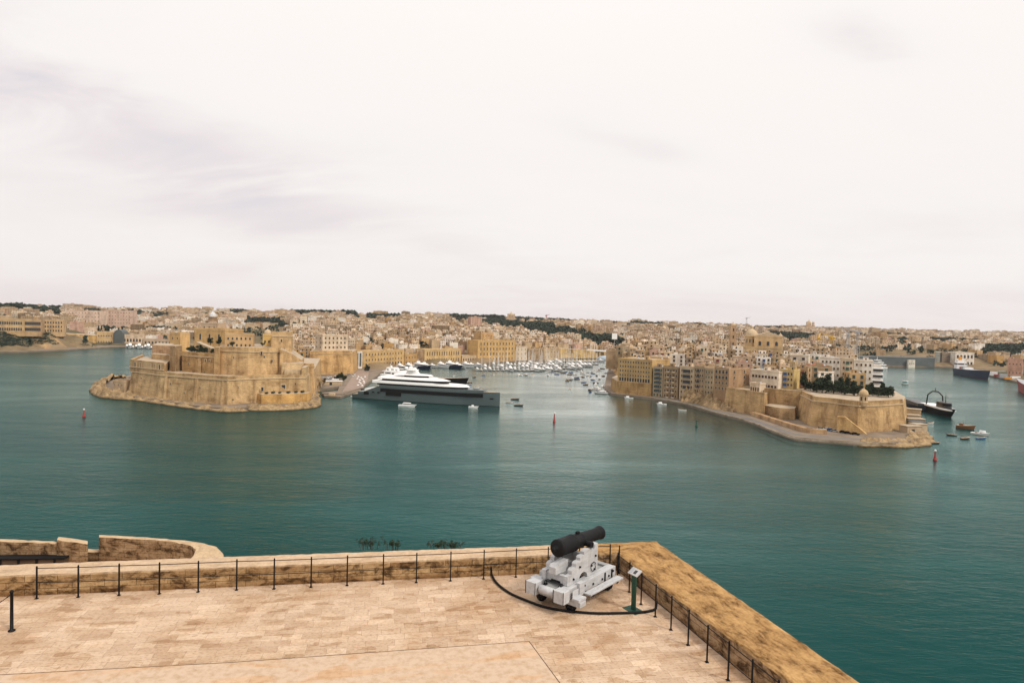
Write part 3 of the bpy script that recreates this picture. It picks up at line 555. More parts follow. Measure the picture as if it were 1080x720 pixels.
mb = MB(); a = V0(at(-20, 591, 45.2)); b_ = V0(at(68, 590, 45.2)); d_ = (b_ - a).normalized()
M4 = Matrix.Translation((a.x, a.y, 44.75)) @ Matrix.Rotation(math.atan2(d_.y, d_.x), 4, 'Z'); L_ = (b_ - a).length
mb.box(0, L_, 0, 0.5, 0, 0.5, 'bark', M=M4); mb.box(-.05, L_ + .05, -.08, 0.58, 0.5, 0.58, 'gunmetal', M=M4)
for k in range(5): mb.box(k * L_ / 4.6, k * L_ / 4.6 + .12, -.05, .55, -.05, .5, 'black', M=M4)
tag(mb.build('bench'), 'long dark grey bench inside the lower bastion parapet', 'bench')

# railings
def rail_run(name, pts, label, first_extra=None):
    e = empty(name, (pts[0].x, pts[0].y, DZ)); tag(e, label, 'railing'); o = pts[0]
    pm = MB(); pm.box(-.021, .021, -.021, .021, 0, 1.1, 'gunmetal'); pm.box(-.05, .05, -.05, .05, 0.001, .018, 'gunmetal'); pm.lathe([(.026, 1.09), (.03, 1.105), (.02, 1.13), (.004, 1.14)], 'gunmetal', 8)
    p0 = None
    for p in pts:
        if p0 is None: p0 = pm.build('post', parent=e)
        else: dup(p0, loc=(p.x - o.x, p.y - o.y, 0), parent=e)
    for h in (1.06, 0.56):
        rm = MB(); rm.tube([(p.x - o.x, p.y - o.y, h - (0.01 if 0 < i < len(pts) - 1 else 0)) for i, p in enumerate(pts)], 0.014, 'gunmetal', 6); rm.build('rail', parent=e)
lp = [V0(at(x, y, DZ)) for x, y in [(38.7, 631), (82.5, 629.5), (125.5, 627.5), (168, 626), (209, 624), (249.5, 622), (289, 620.8), (328, 619), (366, 617.2), (404, 615.5), (439, 614), (475, 612.3), (510, 610.3), (544, 608.3)]]
stp = (lp[-1] - lp[-4]) / 3
lp += [lp[-1] + stp * k for k in (1, 2, 3)]
rp = [V0(at(x, y, DZ)) for x, y in [(651, 613), (663.5, 624), (676, 637), (691, 650), (707.5, 664), (725.6, 680), (745.5, 698), (767.7, 717)]]
stp = (rp[-1] - rp[-3]) / 2; rp += [rp[-1] + stp * k for k in (1, 2, 3, 4)]
rail_run('railing', lp, 'thin black iron railing along the long rear parapet')
rail_run('railing', [lp[-1] + Vector((.35, -.12, 0))] + rp, 'thin black iron railing along the broad ochre parapet')
mb = MB(); mb.lathe([(.10, 0), (.10, .03), (.05, .05), (.043, 1.2), (.056, 1.21), (.056, 1.25), (.02, 1.28)], 'gunmetal', 12)
p = at(12.3, 665, DZ); bo = mb.build('barrier_post', loc=(p[0], p[1], DZ)); tag(bo, 'black iron barrier post with chain on the terrace', 'post')
mb = MB(); pts = []
for k in range(25):
    t = k / 24; pts.append((-1.9 * t, -0.5 * t, 1.17 - 1.1 * 4 * t * (1 - t) * 0.42))
for k in range(24):
    a, b_ = Vector(pts[k]), Vector(pts[k + 1]); mb.tube([a, a.lerp(b_, .85)], .016 if k % 2 else .011, 'gunmetal', 5)
mb.build('chain', parent=bo)

# the iron racer rail round the gun
arc = [V0(at(x, y, DZ)) for x, y in [(518.5, 607), (524, 616), (537, 626), (555.6, 634.4), (574, 641), (592.6, 644.6), (614.8, 646.9), (633, 647.8), (657, 647.4), (677.8, 646.5), (689, 644.5)]]
def smooth_path(p, n=6):
    o = []
    for i in range(len(p) - 1):
        a, b, c, d = p[max(i - 1, 0)], p[i], p[i + 1], p[min(i + 2, len(p) - 1)]
        for k in range(n):
            t = k / n; o.append(0.5 * ((2 * b) + (c - a) * t + (2 * a - 5 * b + 4 * c - d) * t * t + (3 * b - a - 3 * c + d) * t ** 3))
    return o + [p[-1]]
ap = smooth_path(arc); rc = arc[0]; mb = MB(); pth = [p - rc + Vector((0, 0, .05)) for p in ap]
pth = [pth[0] + Vector((-.03, .03, .30)), pth[0] + Vector((-.02, .02, .1))] + pth + [pth[-1] + Vector((.09, .03, .05)), pth[-1] + Vector((.12, .06, .30))]
mb.tube(pth, .045, 'gunmetal', 8); tag(mb.build('racer_rail', loc=(rc.x, rc.y, DZ)), 'curved black iron rail on the paving around the cannon', 'rail')

# the sign lectern
p = at(668, 643, DZ); sg = empty('sign_lectern', (p[0], p[1], DZ), R(-58)); tag(sg, 'dark green sign stand with tilted white panel beside the cannon', 'sign')
mb = MB(); mb.box(-.33, .33, -.22, .22, 0.003, .02, 'green'); mb.build('base_plate', sg)
mb = MB(); mb.box(-.09, .09, -.03, .03, .02, 1.25, 'green'); mb.build('pole', sg)
mb = MB(); M4 = Matrix.Translation((0, .02, 1.34)) @ Matrix.Rotation(R(32), 4, 'X')
mb.box(-.225, .225, -.15, .15, -.02, .02, MAT['panel'], M=M4); pn = mb.build('panel', sg)
mb = MB(); mb.box(-.02, .11, -.09, .07, .021, .024, 'darkgrey', M=M4); mb.box(-.21, -.07, -.12, .11, .021, .023, 'steel', M=M4); mb.build('picture', pn)

# weeds growing over the parapet
def leafcloud(mb, c, rad, n, size, mat, rnd, flat=0.6):
    for _ in range(n):
        while True:
            q = Vector((rnd.uniform(-1, 1), rnd.uniform(-1, 1), rnd.uniform(-1, 1)))
            if q.length < 1: break
        q = q * (0.45 + 0.55 * rnd.random()); p = Vector(c) + Vector((q.x * rad[0], q.y * rad[1], q.z * rad[2]))
        a = Vector((rnd.uniform(-1, 1), rnd.uniform(-1, 1), rnd.uniform(-1, 1))).normalized(); b = a.cross(Vector((rnd.uniform(-1, 1), rnd.uniform(-1, 1), rnd.uniform(-1, 1)))).normalized(); s = size * rnd.uniform(.5, 1.3)
        mb.add([p - a * s, p + b * s * flat, p + a * s, p - b * s * flat * rnd.uniform(.3, 1)], [(0, 1, 2, 3)], mat)
rnd = random.Random(5)
for (x, w, hh, lab) in ((388, .36, .25, 'dark weed with tall sprigs growing over the rear parapet'), (413, .25, .14, 'small sparse weed on the outer edge of the rear parapet'), (462, .3, .18, 'dark bushy weed on the rear parapet, narrower of the close pair'), (477, .34, .2, 'dark bushy weed on the rear parapet, wider of the close pair')):
    Y = 27.1; q = col(x, 26.75, DZ + .7); mb = MB()
    for _ in range(16):
        bx = rnd.uniform(-w, w); tip = Vector((bx * 1.5, rnd.uniform(-.2, .3), rnd.uniform(.4, 1.0) * hh + .05)); mb.tube([(bx, rnd.uniform(0, .2), -.25), Vector((bx * 1.2, .05, hh * .3)), tip], [.008, .006, .003], 'bark', 4)
        leafcloud(mb, tip - Vector((0, 0, .06)), (.10, .10, .12), 16, .04, 'pine', rnd, .35)
    leafcloud(mb, (0, .1, .02), (w, .2, hh * .55), 150, .05, 'pine', rnd, .35)
    tag(mb.build('weed', loc=(q[0], q[1], DZ + .7)), lab, 'plant')
# ------------------------------------------------------------------ the cannon on its traversing carriage
p = at(581, 640.5, DZ); GUN = empty('cannon', (p[0], p[1], DZ), R(90 - 40)); tag(GUN, 'black iron cannon on a pale grey timber traversing carriage', 'cannon')
def part(mb, name, parent=GUN): return mb.build(name, parent)
def bevel(o, w=0.012):
    m = o.modifiers.new('edge', 'BEVEL'); m.width = w; m.segments = 2; m.limit_method = 'ANGLE'; m.angle_limit = R(40); return o
_b = []
def bolt(x, y, z):
    if not _b:
        mb = MB(); mb.lathe([(.038, -.022), (.038, .022)], 'gunmetal', 8, Matrix.Rotation(R(90), 4, 'X')); _b.append(mb.build('bolt', GUN)); _b[0].location = (x, y, z)
    else: dup(_b[0], loc=(x, y, z), parent=GUN)
AX = Matrix(((0, 0, 1, 0), (0, 1, 0, 0), (-1, 0, 0, 0), (0, 0, 0, 1)))          # z axis -> x axis
GZ = 2.02; GX = 0.28
mb = MB(); TB = Matrix.Translation((GX, 0, GZ)) @ Matrix.Rotation(R(1.5), 4, 'Y') @ AX @ Matrix.Diagonal((.94, .94, .88, 1))
mb.lathe([(.02, -.30), (.07, -.295), (.09, -.25), (.085, -.19), (.06, -.15), (.07, -.10), (.16, -.06), (.29, -.03), (.325, 0), (.335, .03), (.335, .12), (.32, .14), (.32, .95), (.33, .97), (.33, 1.05), (.30, 1.08), (.285, 1.55), (.29, 1.57), (.29, 1.62), (.28, 1.66), (.235, 2.75), (.24, 2.78), (.235, 2.82), (.24, 2.95), (.27, 3.06), (.275, 3.14), (.255, 3.17), (.10, 3.17), (.095, 3.16), (.09, 2.8)], 'gunmetal', 32, TB)
br = part(mb, 'barrel')
mb = MB(); mb.box(1.45, 1.60, -.05, .05, GZ + .24, GZ + .32, 'gunmetal'); part(mb, 'sight', br)
mb = MB(); mb.lathe([(.11, -.52), (.11, .52)], 'gunmetal', 16, Matrix.Translation((1.72, 0, GZ - .10)) @ Matrix.Rotation(R(90), 4, 'X')); part(mb, 'trunnion', br)
prof = [(.30, .86), (.30, 1.16), (.55, 1.16), (.55, 1.30), (.62, 1.36), (.80, 1.36), (.80, 1.48), (.87, 1.53), (1.05, 1.53), (1.05, 1.63), (1.12, 1.68), (1.30, 1.68), (1.30, 1.78), (1.37, 1.83), (1.62, 1.83), (1.68, 1.80), (1.74, 1.73), (1.85, 1.70), (1.96, 1.73), (2.02, 1.88), (2.14, 1.92), (2.20, 1.88), (2.20, .86)]
arch = [(1.55 + .0, .86)] + [(1.28 + .27 * math.cos(t), .86 + .24 * math.sin(t)) for t in np.linspace(0, math.pi, 10)][1:-1] + [(1.01, .86)]
prof = [(x - .15, z + .03 if z > .9 else z) for x, z in prof]; arch = [(x - .15, z) for x, z in arch]
for s in (1, -1):
    mb = MB(); Mx = Matrix(((1, 0, 0, 0), (0, 0, -1, s * .47 + .09), (0, 1, 0, 0), (0, 0, 0, 1)))
    mb.prism(prof + arch, 0, .18, 'carriage', M=Mx); bevel(part(mb, 'cheek'), .014)
    for bx, bz in ((.62, 1.02), (1.75, 1.2), (2.0, 1.5), (1.95, 1.02), (1.0, 1.35)): bolt(bx - .12, s * .585, bz)
    mb = MB(); mb.tube([(1.72 + .16 * math.sin(t), s * .60, 1.10 - .16 * math.cos(t) + .05) for t in np.linspace(0, 6.28, 14)], .014, 'gunmetal', 5); part(mb, 'lashing_ring')
# traversing platform
for s in (1, -1):
    mb = MB(); mb.box(-.25, 3.05, s * .58 - .16, s * .58 + .16, .47, .85, 'carriage'); bevel(part(mb, 'platform_beam'), .016)
    mb = MB(); mb.box(-.42, -.06, s * .60 - .215, s * .60 + .215, .44, .87, 'carriage'); bevel(part(mb, 'beam_end'), .016)
    mb = MB(); mb.box(.06, .42, s * .80 - .06, s * .80 + .22 * (1 if s > 0 else -.2), .44, .80, 'carriage')
    mb.box(.50, .80, s * .80 - .05, s * .80 + .12, .50, .93, 'carriage'); bevel(part(mb, 'bracket'), .012)
    for bx in (.2, .95, 1.5, 2.1, 2.55, 2.85): bolt(bx, s * .755, .66 + (.06 if int(bx * 4) % 2 else -.04))
    for x0, x1, y0, y1, z0, z1 in ((2.25, 2.33, s * .745 - .02, s * .745 + .02, .50, .80), (2.72, 2.80, s * .745 - .02, s * .745 + .02, .50, .80), (-.435, -.42, s * .60 - .22, s * .60 - .20, .43, .88), (-.435, -.42, s * .60 + .20, s * .60 + .22, .43, .88)):
        mb = MB(); mb.box(x0, x1, y0, y1, z0, z1, 'gunmetal'); part(mb, 'iron_strap')
mb = MB(); mb.box(-.05, 1.0, -.42, .42, .56, .72, 'carriage_top'); mb.box(2.35, 3.0, -.42, .42, .60, .78, 'carriage_top'); mb.box(2.8, 3.03, -.42, .42, .78, .86, 'carriage_top'); bevel(part(mb, 'platform_deck'), .01)
mb = MB(); mb.box(.24, .42, -.385, .385, .86, 1.14, 'carriage'); mb.box(.23, .25, -.2, .2, .86, .92, 'black'); bevel(part(mb, 'rear_transom'), .012)
mb = MB(); mb.box(1.80, 2.0, -.385, .385, .86, 1.45, 'carriage'); bevel(part(mb, 'front_transom'), .012)
mb = MB(); mb.box(.40, 1.6, -.37, .37, 1.10, 1.18, 'carriage_top'); part(mb, 'stool_bed')
mb = MB(); mb.prism([(.02, 1.18), (.02, 1.42), (.12, 1.50), (.75, 1.56), (.75, 1.18)], -.15, .15, 'carriage', M=Matrix(((1, 0, 0, 0), (0, 0, -1, 0), (0, 1, 0, 0), (0, 0, 0, 1)))); bevel(part(mb, 'quoin'), .012)
mb = MB(); mb.lathe([(.10, -.34), (.14, -.3), (.15, 0), (.14, .3), (.10, .34)], 'carriage', 18, Matrix.Translation((-.22, 0, .66)) @ Matrix.Rotation(R(90), 4, 'X')); part(mb, 'roller')
mb = MB(); mb.box(.10, .46, -1.15, .86, .28, .46, 'carriage'); mb.box(.06, .52, -1.12, -.82, .46, .56, 'carriage'); bevel(part(mb, 'rear_bolster'), .016)
mb = MB(); mb.box(2.55, 2.9, -.8, .8, .26, .46, 'carriage'); bevel(part(mb, 'front_bolster'), .016)
wheel = None
for x, y in ((.27, -.66), (.27, .62), (2.72, -.6), (2.72, .6)):
    if wheel is None:
        mb = MB(); mb.lathe([(.05, -.15), (.09, -.14), (.10, -.11), (.17, -.105), (.19, -.08), (.19, .08), (.17, .105), (.10, .11), (.05, .13)], 'gunmetal', 20, AX)
        wheel = mb.build('wheel', GUN, loc=(x, y, .19))
    else: dup(wheel, loc=(x, y, .19), parent=GUN)
for s in (-1, 1):
    mb = MB(); mb.box(.75, 2.95, s * 1.0 - .15, s * 1.0 + .15, .50, .555, 'carriage')
    for x in (1.0, 1.8, 2.6): mb.box(x, x + .08, min(s * .72, s * 1.1), max(s * .72, s * 1.1), .40, .497, 'gunmetal')
    bevel(part(mb, 'step_board'), .01)
for s in (-.3, .3):
    mb = MB(); mb.tube([(.05 + .07 * math.sin(t), s, .80 - .07 * math.cos(t)) for t in np.linspace(0, 6.28, 12)], .016, 'gunmetal', 5); mb.box(-.02, .12, s - .05, s + .05, .72, .76, 'gunmetal'); part(mb, 'ring_bolt')
# ------------------------------------------------------------------ surveying on the terrain
def hit(px, py):
    x, y, w = ray(px, py); Ys = np.concatenate([np.arange(330, 1300, 4.0), np.arange(1300, 4200, 15.0)]); zs = EYE + w * Ys / y
    hh = terrain(x / y * Ys, Ys); k = np.where(hh >= zs)[0]
    Y = float(Ys[k[0]]) if len(k) else 3800.0
    return x / y * Y, Y, H(x / y * Y, Y)
FOOT = []                                    # footprints already built on: (x0, x1, y0, y1)
BOXES = []                                   # (px0, px1, py_top, Y) of what stands in front of the houses
def foot(pts, z1, pad=3.0):
    xs = [p[0] for p in pts]; ys = [p[1] for p in pts]; FOOT.append((min(xs) - pad, max(xs) + pad, min(ys) - pad, max(ys) + pad))
    pr = [proj(p[0], p[1], z1)for p in pts]; BOXES.append((min(p[0] for p in pr), max(p[0] for p in pr), max(p[1] for p in pr), min(ys)))
TONES = {'pale cream': (0.60, 0.49, 0.37), 'honey coloured': (0.48, 0.325, 0.17), 'ochre': (0.44, 0.27, 0.11), 'sandy': (0.50, 0.37, 0.235), 'whitewashed': (0.72, 0.67, 0.60), 'grey brown': (0.31, 0.235, 0.165), 'brown': (0.29, 0.19, 0.11), 'pinkish': (0.52, 0.34, 0.265), 'weathered tan': (0.38, 0.27, 0.165), 'buff': (0.55, 0.42, 0.28)}
_wc = {}
def window_mesh(w, h, frame='trim', style='plain'):
    k = (round(w, 1), round(h, 1), frame, style)
    if k not in _wc:
        mb = MB(); t = 0.16; hw = w / 2
        if style == 'arch':
            pts = [(-hw, 0), (hw, 0), (hw, h - hw)] + [(hw * math.cos(a), h - hw + hw * math.sin(a)) for a in np.linspace(0, math.pi, 9)][1:-1] + [(-hw, h - hw)]
            mb.prism(pts, 0.0, .06, 'pane', M=Matrix(((1, 0, 0, 0), (0, 0, -1, 0), (0, 1, 0, 0), (0, 0, 0, 1))))  # dark arch slab, painted in for the shade of arcade recesses too
            mb.box(-hw - t, -hw, -.14, 0, 0, h, frame); mb.box(hw, hw + t, -.14, 0, 0, h, frame); mb.box(-hw - t, hw + t, -.16, 0, h + .003, h + t, frame)
        else:
            mb.box(-hw, hw, -.05, 0, 0, h, 'pane')
            if style == 'shutter': mb.box(-hw, -hw * .52, -.10, -.052, 0, h, frame); mb.box(hw * .52, hw, -.10, -.052, 0, h, frame)
            else: mb.box(-.05, .05, -.09, -.052, 0.02, h - .02, frame if frame != 'trim' else 'shutter_brown')
            ft = 'trim' if style == 'shutter' else frame
            mb.box(-hw - t, -hw - .002, -.14, 0, 0, h, ft); mb.box(hw + .002, hw + t, -.14, 0, 0, h, ft); mb.box(-hw - t, hw + t, -.17, 0, h + .003, h + t, ft)
        mb.box(-hw - t - .06, hw + t + .06, -.26, 0, -.14, -.003, 'trim')
        _wc[k] = mb.build('window'); me = _wc[k].data; bpy.data.objects.remove(_wc[k]); _wc[k] = me
    return _wc[k]
def put(name, me, parent, loc, rz=0.0, tone=None):
    o = bpy.data.objects.new(name, me); COL.objects.link(o); o.parent = parent; o.location = loc; o.rotation_euler = (0, 0, rz)
    if tone: o.color = (*tone, 1)
    return o
def body(mb, L_, D, h, mat='limestone', band=True, par=0.9, sink=6.0, batter=0.0):
    t = 0.4
    mb.box(0, L_, 0, D, -sink, h - par, mat, bottom=False)
    mb.f.pop(-5) if False else None
    mb.add([(t, t, h - par + .02), (L_ - t, t, h - par + .02), (L_ - t, D - t, h - par + .02), (t, D - t, h - par + .02)], [(0, 1, 2, 3)], 'roof')
    for x0, x1, y0, y1 in ((0, L_, 0, t), (0, L_, D - t, D), (0, t, t, D - t), (L_ - t, L_, t, D - t)): mb.box(x0, x1, y0, y1, h - par + .003, h, mat)
    if band: mb.box(-.18, L_ + .18, -.22, -.002, h - par - .35, h - par - .05, 'trim'); mb.box(-.18, -.002, 0, D, h - par - .35, h - par - .05, 'trim'); mb.box(L_ + .002, L_ + .18, 0, D, h - par - .35, h - par - .05, 'trim')
_hut = {}
def hut_mesh(w, d, h):
    k = (w, d, h)
    if k not in _hut:
        mb = MB(); mb.box(-w / 2, w / 2, -d / 2, d / 2, 0, h, 'limestone', bottom=False); mb.box(-w / 2 - .12, w / 2 + .12, -d / 2 - .12, d / 2 + .12, h + .003, h + .2, 'roof'); mb.box(-.45, .45, -d / 2 - .05, -d / 2 - .002, 0, 2.0, 'pane')
        o = mb.build('roof_hut'); _hut[k] = o.data; bpy.data.objects.remove(o)
    return _hut[k]
mb = MB(); mb.lathe([(.6, 0), (.62, .05), (.62, 1.25), (.5, 1.4), (.1, 1.45)], 'tank', 10); _t = mb.build('water_tank'); TANK = _t.data; bpy.data.objects.remove(_t)
_bal = {}
def balcony_mesh(w, mat, closed):
    k = (w, mat, closed)
    if k not in _bal:
        mb = MB(); mb.box(-w / 2, w / 2, -1.1, 0, -.2, 0, 'trim')
        if closed:
            mb.box(-w / 2 + .06, w / 2 - .06, -1.02, -.02, .003, 1.0, mat); mb.box(-w / 2 + .12, w / 2 - .12, -.97, -.02, 1.003, 2.1, 'pane'); mb.box(-w / 2, w / 2, -1.1, -.02, 2.103, 2.4, mat)
            for i in range(4): x = -w / 2 + .1 + i * (w - .2) / 3; mb.box(x - .05, x + .05, -1.03, -.975, 1.003, 2.1, mat)
        else:
            mb.box(-w / 2, w / 2, -1.08, -1.02, .003, 1.0, mat); mb.box(-w / 2, -w / 2 + .06, -1.018, 0, .003, 1.0, mat); mb.box(w / 2 - .06, w / 2, -1.018, 0, .003, 1.0, mat); mb.box(-w / 2 + .3, w / 2 - .3, -.06, -.004, .003, 2.2, 'pane')
        o = mb.build('balcony'); _bal[k] = o.data; bpy.data.objects.remove(o)
    return _bal[k]
def bld(name, label, cat, f0, f1, depth, z0, ztop, floors, bays, tone, win=(1.1, 1.7, 'trim', 'plain'), base=0.0, rows=None, balc=None, hut=True, tanks=1, mat='limestone', left=0, right=0, group=None, band=True, grid=0.92):
    """a building whose street front runs from f0 to f1 (sight column, distance); floors of windows above a plain base"""
    a = Vector((*col(*f0, z0), 0)); b = Vector((*col(*f1, z0), 0)); d = b - a; L_ = d.length; rz = math.atan2(d.y, d.x); h = ztop - z0
    mb = MB(); body(mb, L_, depth, h, mat, band=band); o = mb.build(name, loc=(a.x, a.y, z0), rz=rz, tone=TONES.get(tone, tone)); tag(o, label, cat, group)
    n = Vector((-d.y, d.x, 0)).normalized() * depth; foot([a, b, b + n, a + n], ztop)
    usable = h - 1.2 - base; fh = usable / max(floors, 1)
    for i in range(floors):
        w, wh, fr, st = (rows or {}).get(i, win); z = base + i * fh + max(0.3, (fh - wh) * 0.45); me = window_mesh(w, min(wh, fh - .6), fr, st)
        for k in range(bays):
            x = L_ * (1 - grid) / 2 + L_ * grid * (k + .5) / bays
            if balc and i >= balc[2] and k in balc[3]: put('balcony', balcony_mesh(balc[0], balc[1], balc[4]), o, (x, 0, base + i * fh + .3)); continue
            put('window', me, o, (x, 0, z))
        for side, nb in ((0, left), (1, right)):
            for k in range(nb):
                y = depth * (k + .5) / nb; put('window', me, o, (0 if side == 0 else L_, (depth - y) if side == 0 else y, z), R(-90) if side == 0 else R(90))
    rn = random.Random(label)
    if hut: put('roof_hut', hut_mesh(3.5, 3.0, 2.6), o, (L_ * rn.uniform(.25, .75), depth * .5, h - .88), tone=TONES.get(tone, tone))
    for _ in range(tanks): put('water_tank', TANK, o, (L_ * rn.uniform(.1, .9), depth * rn.uniform(.2, .8), h - .88))
    return o

# ------------------------------------------------------------------ the fort on the point
FT = (0.50, 0.35, 0.19)
fort = empty('fort', (*col(230, 470), 2.0)); tag(fort, 'large tawny stone fort on the point with layered bastions and sheer walls', 'fort')
def fpart(mb, name, tone=FT):
    o = mb.build(name, parent=fort, tone=tone); o.location = -fort.location; return o
def fprism(name, pts, z0, z1, mat='fort_stone', topmat='roof', tone=FT, batter=0.0, dy=0.0, extra=None):
    """pts = [(sight column, distance)]"""
    zt = z1 if isinstance(z1, (int, float)) else sum(z1) / len(z1)
    top = [col(p[0], p[1], zt) for p in pts]; c = Vector((sum(p[0] for p in top) / len(top), sum(p[1] for p in top) / len(top)))
    base = []
    for p in top:
        v = Vector(p) - c; base.append(tuple(Vector(p) + v.normalized() * batter))
    mb = MB(); mb.prism(base, z0, z1, mat, top=top, topmat=topmat)
    if extra: extra(mb, top)
    foot(top, zt); return fpart(mb, name, tone)
def cordon(mb, line, z, r=0.6, mat='trim', h=0.5):
    for (x0, y0), (x1, y1) in zip(line, line[1:]):
        d = Vector((x1 - x0, y1 - y0, 0)); n = Vector((d.y, -d.x, 0)).normalized() * r
        mb.prism([(x0 + n.x, y0 + n.y), (x1 + n.x, y1 + n.y), (x1, y1), (x0, y0)], z, z + h, mat)
def parapet(mb, line, z, h=1.6, t=1.2, mat='fort_stone'):
    for (x0, y0), (x1, y1) in zip(line, line[1:]):
        d = Vector((x1 - x0, y1 - y0, 0)); n = Vector((-d.y, d.x, 0)).normalized() * t
        mb.prism([(x0, y0), (x1, y1), (x1 + n.x, y1 + n.y), (x0 + n.x, y0 + n.y)], z + .003, z + h, mat)
def sea_wall(mb, top):
    cordon(mb, top[:6], 17.0); parapet(mb, top[:6], 18.0, 1.6)
fprism('sea_wall', [(139, 460), (170, 437), (240, 417), (266, 429), (291, 438), (323, 444), (331, 500), (338, 640), (176, 640), (166, 560), (150, 510)], 1.0, 18.0, batter=2.2, extra=sea_wall)
# gun battery with embrasures on the west corner
def battery(mb, top):
    parapet(mb, [top[4], top[0], top[1], top[2]], 24.0, 1.5); cordon(mb, [top[4], top[0], top[1], top[2]], 20.3)
bt = fprism('gun_battery', [(137.2, 461.5), (155, 449.5), (173, 438.5), (184, 520), (150, 515)], 17.0, 24.0, extra=battery)
a = Vector((*col(137.2, 461.5, 20), 0)); b_ = Vector((*col(173, 438.5, 20), 0)); rz = math.atan2((b_ - a).y, (b_ - a).x)
mb = MB(); mb.box(-.9, .9, -.08, 0, 0, 3.2, 'pane'); mb.box(-1.4, -.902, -.25, 0, -.2, 3.3, 'trim'); mb.box(.902, 1.4, -.25, 0, -.2, 3.3, 'trim'); mb.box(-1.4, 1.4, -.25, 0, 3.303, 3.8, 'trim'); e0 = mb.build('embrasure', bt, loc=(0, 0, 0))  # dark slab painted in for the shade inside each gun port
for k, t in enumerate((.16, .32, .46, .60, .74, .88)):
    p = a.lerp(b_, t) + Vector((0, 0, 20.6)); (e0 if k == 0 else dup(e0, parent=bt)).location = p; (bt.children[k]).rotation_euler = (0, 0, rz)
fprism('battery_roof', [(160, 490), (180, 478), (184, 520), (166, 530)], 24.0, 28.0)
fprism('upper_battery', [(160.5, 500), (179, 492), (184, 530), (166, 535)], 24.0, 34.0, tone=(0.50, 0.33, 0.2))
fprism('stair_tower', [(179, 462), (185, 459), (192, 468), (192, 500), (180, 500)], 17, 34.5, tone=(0.40, 0.28, 0.16), extra=lambda m, t: parapet(m, t[:3], 34.5, 1.2, .6))  # stone tone darkened to put the tower's shadowed face into its colour
fprism('inner_wall', [(192, 463), (206, 455), (230.5, 447), (240, 520), (200, 520)], 17, 30.5, tone=(0.47, 0.31, 0.15), extra=lambda m, t: (parapet(m, t[:3], 30.5, 1.5), cordon(m, t[:3], 29.0)))
fprism('buttress', [(209, 452.5), (212, 451.4), (212.5, 458), (209.5, 458)], 17, 28)
fprism('ramp', [(207, 478), (229, 462), (233, 474), (211, 490)], 28, [38, 33, 33, 38], tone=(0.52, 0.38, 0.22))
fprism('main_rampart', [(230, 449), (262, 443), (270, 445), (284, 450), (296, 456), (304, 530), (234, 530)], 17, 35.3, batter=1.5, tone=(0.53, 0.365, 0.195), extra=lambda m, t: (parapet(m, t[:5], 35.3, 1.5), cordon(m, t[:5], 33.6)))
fprism('low_bastion', [(226, 446), (231, 443.5), (233, 450), (228, 452)], 17, 36.4, tone=(0.55, 0.37, 0.19))
fprism('cavalier', [(286.5, 470), (307, 474), (309, 510), (290, 510)], 30, 45.8, batter=.8, tone=(0.54, 0.375, 0.205), extra=lambda m, t: (parapet(m, t[:3], 45.8, 1.3), cordon(m, t[:3], 43.6)))
fprism('sloping_wing', [(295, 452), (307, 456), (318, 470), (321, 500), (306, 510)], 17, [36, 33, 27.5, 27.5, 34], tone=(0.56, 0.38, 0.2))
fprism('terrace_house', [(297, 446), (318, 452), (320.5, 470), (300, 470)], 17, 26.5, tone=(0.57, 0.42, 0.25), topmat='roof')
fprism('low_house', [(300, 443.5), (317, 446.5), (318, 452), (300, 450)], 17, 22.5, tone=(0.60, 0.46, 0.30))
fprism('gate_house', [(318, 446), (322, 447), (326, 470), (321, 470)], 17, 24, tone=(0.56, 0.40, 0.22))
mb = MB(); c = col(325, 474); M4 = Matrix.Translation((c[0], c[1], 0))
mb.lathe([(5.0, 1), (4.2, 16), (3.9, 22.4), (4.2, 22.6), (4.2, 23.2), (3.8, 23.3), (3.7, 25)], 'fort_stone', 18, M4, smooth=False); fpart(mb, 'round_turret', (0.56, 0.37, 0.19))
fprism('sea_ledge', [(276, 424), (300, 429), (323, 436), (328, 446), (290, 441), (270, 432)], 0.5, 8.0, batter=.6, tone=(0.55, 0.34, 0.13))
# doorways and dark openings, one part each, their inner shade painted as a dark slab
mb = MB(); mb.box(-1, 1, -.12, .3, 0, 3.6, 'pane'); mb.box(-1.35, -1.002, -.2, .3, 0, 3.7, 'trim'); mb.box(1.002, 1.35, -.2, .3, 0, 3.7, 'trim'); mb.box(-1.35, 1.35, -.2, .3, 3.703, 4.1, 'trim')
d0 = None
for px, Y, z, s in ((299, 439.2, 8.3, 1.25), (277.5, 430.8, 9.5, .7), (276, 446.5, 32, .6), (287, 450.0, 27, .45), (247, 444.3, 29.2, .35), (217, 449.6, 26, .5), (221, 448.3, 26, .45), (297, 470.5, 40, .5), (150, 452, 13, .3), (163, 442.5, 9, .25), (181, 433.5, 12, .3), (196, 429.2, 7, .25), (212, 424.9, 11, .3), (228, 420.5, 8, .25), (252, 422.5, 12, .3), (262, 427.5, 7, .28), (240, 446.6, 24, .3), (254, 445, 31, .35), (268, 444.5, 22, .3), (279, 448, 30, .35), (199, 459, 23, .4), (226, 449, 22, .35), (303, 473.5, 36, .4), (312, 442, 13, .35)):
    q = col(px, Y, z); q = (q[0] + fort.location.x * 0, q[1])
    if d0 is None: d0 = mb.build('opening', fort); o = d0
    else: o = put('opening', d0.data, fort, (0, 0, 0))
    o.location = Vector((q[0], q[1] - .35 - max(0, 17 - z) / 17 * 2.2 * (10 < z or px < 290 or px > 305), z)) - fort.location; o.scale = (s, 1, s); o.rotation_euler = (0, 0, R(14 if px > 262 else -14))
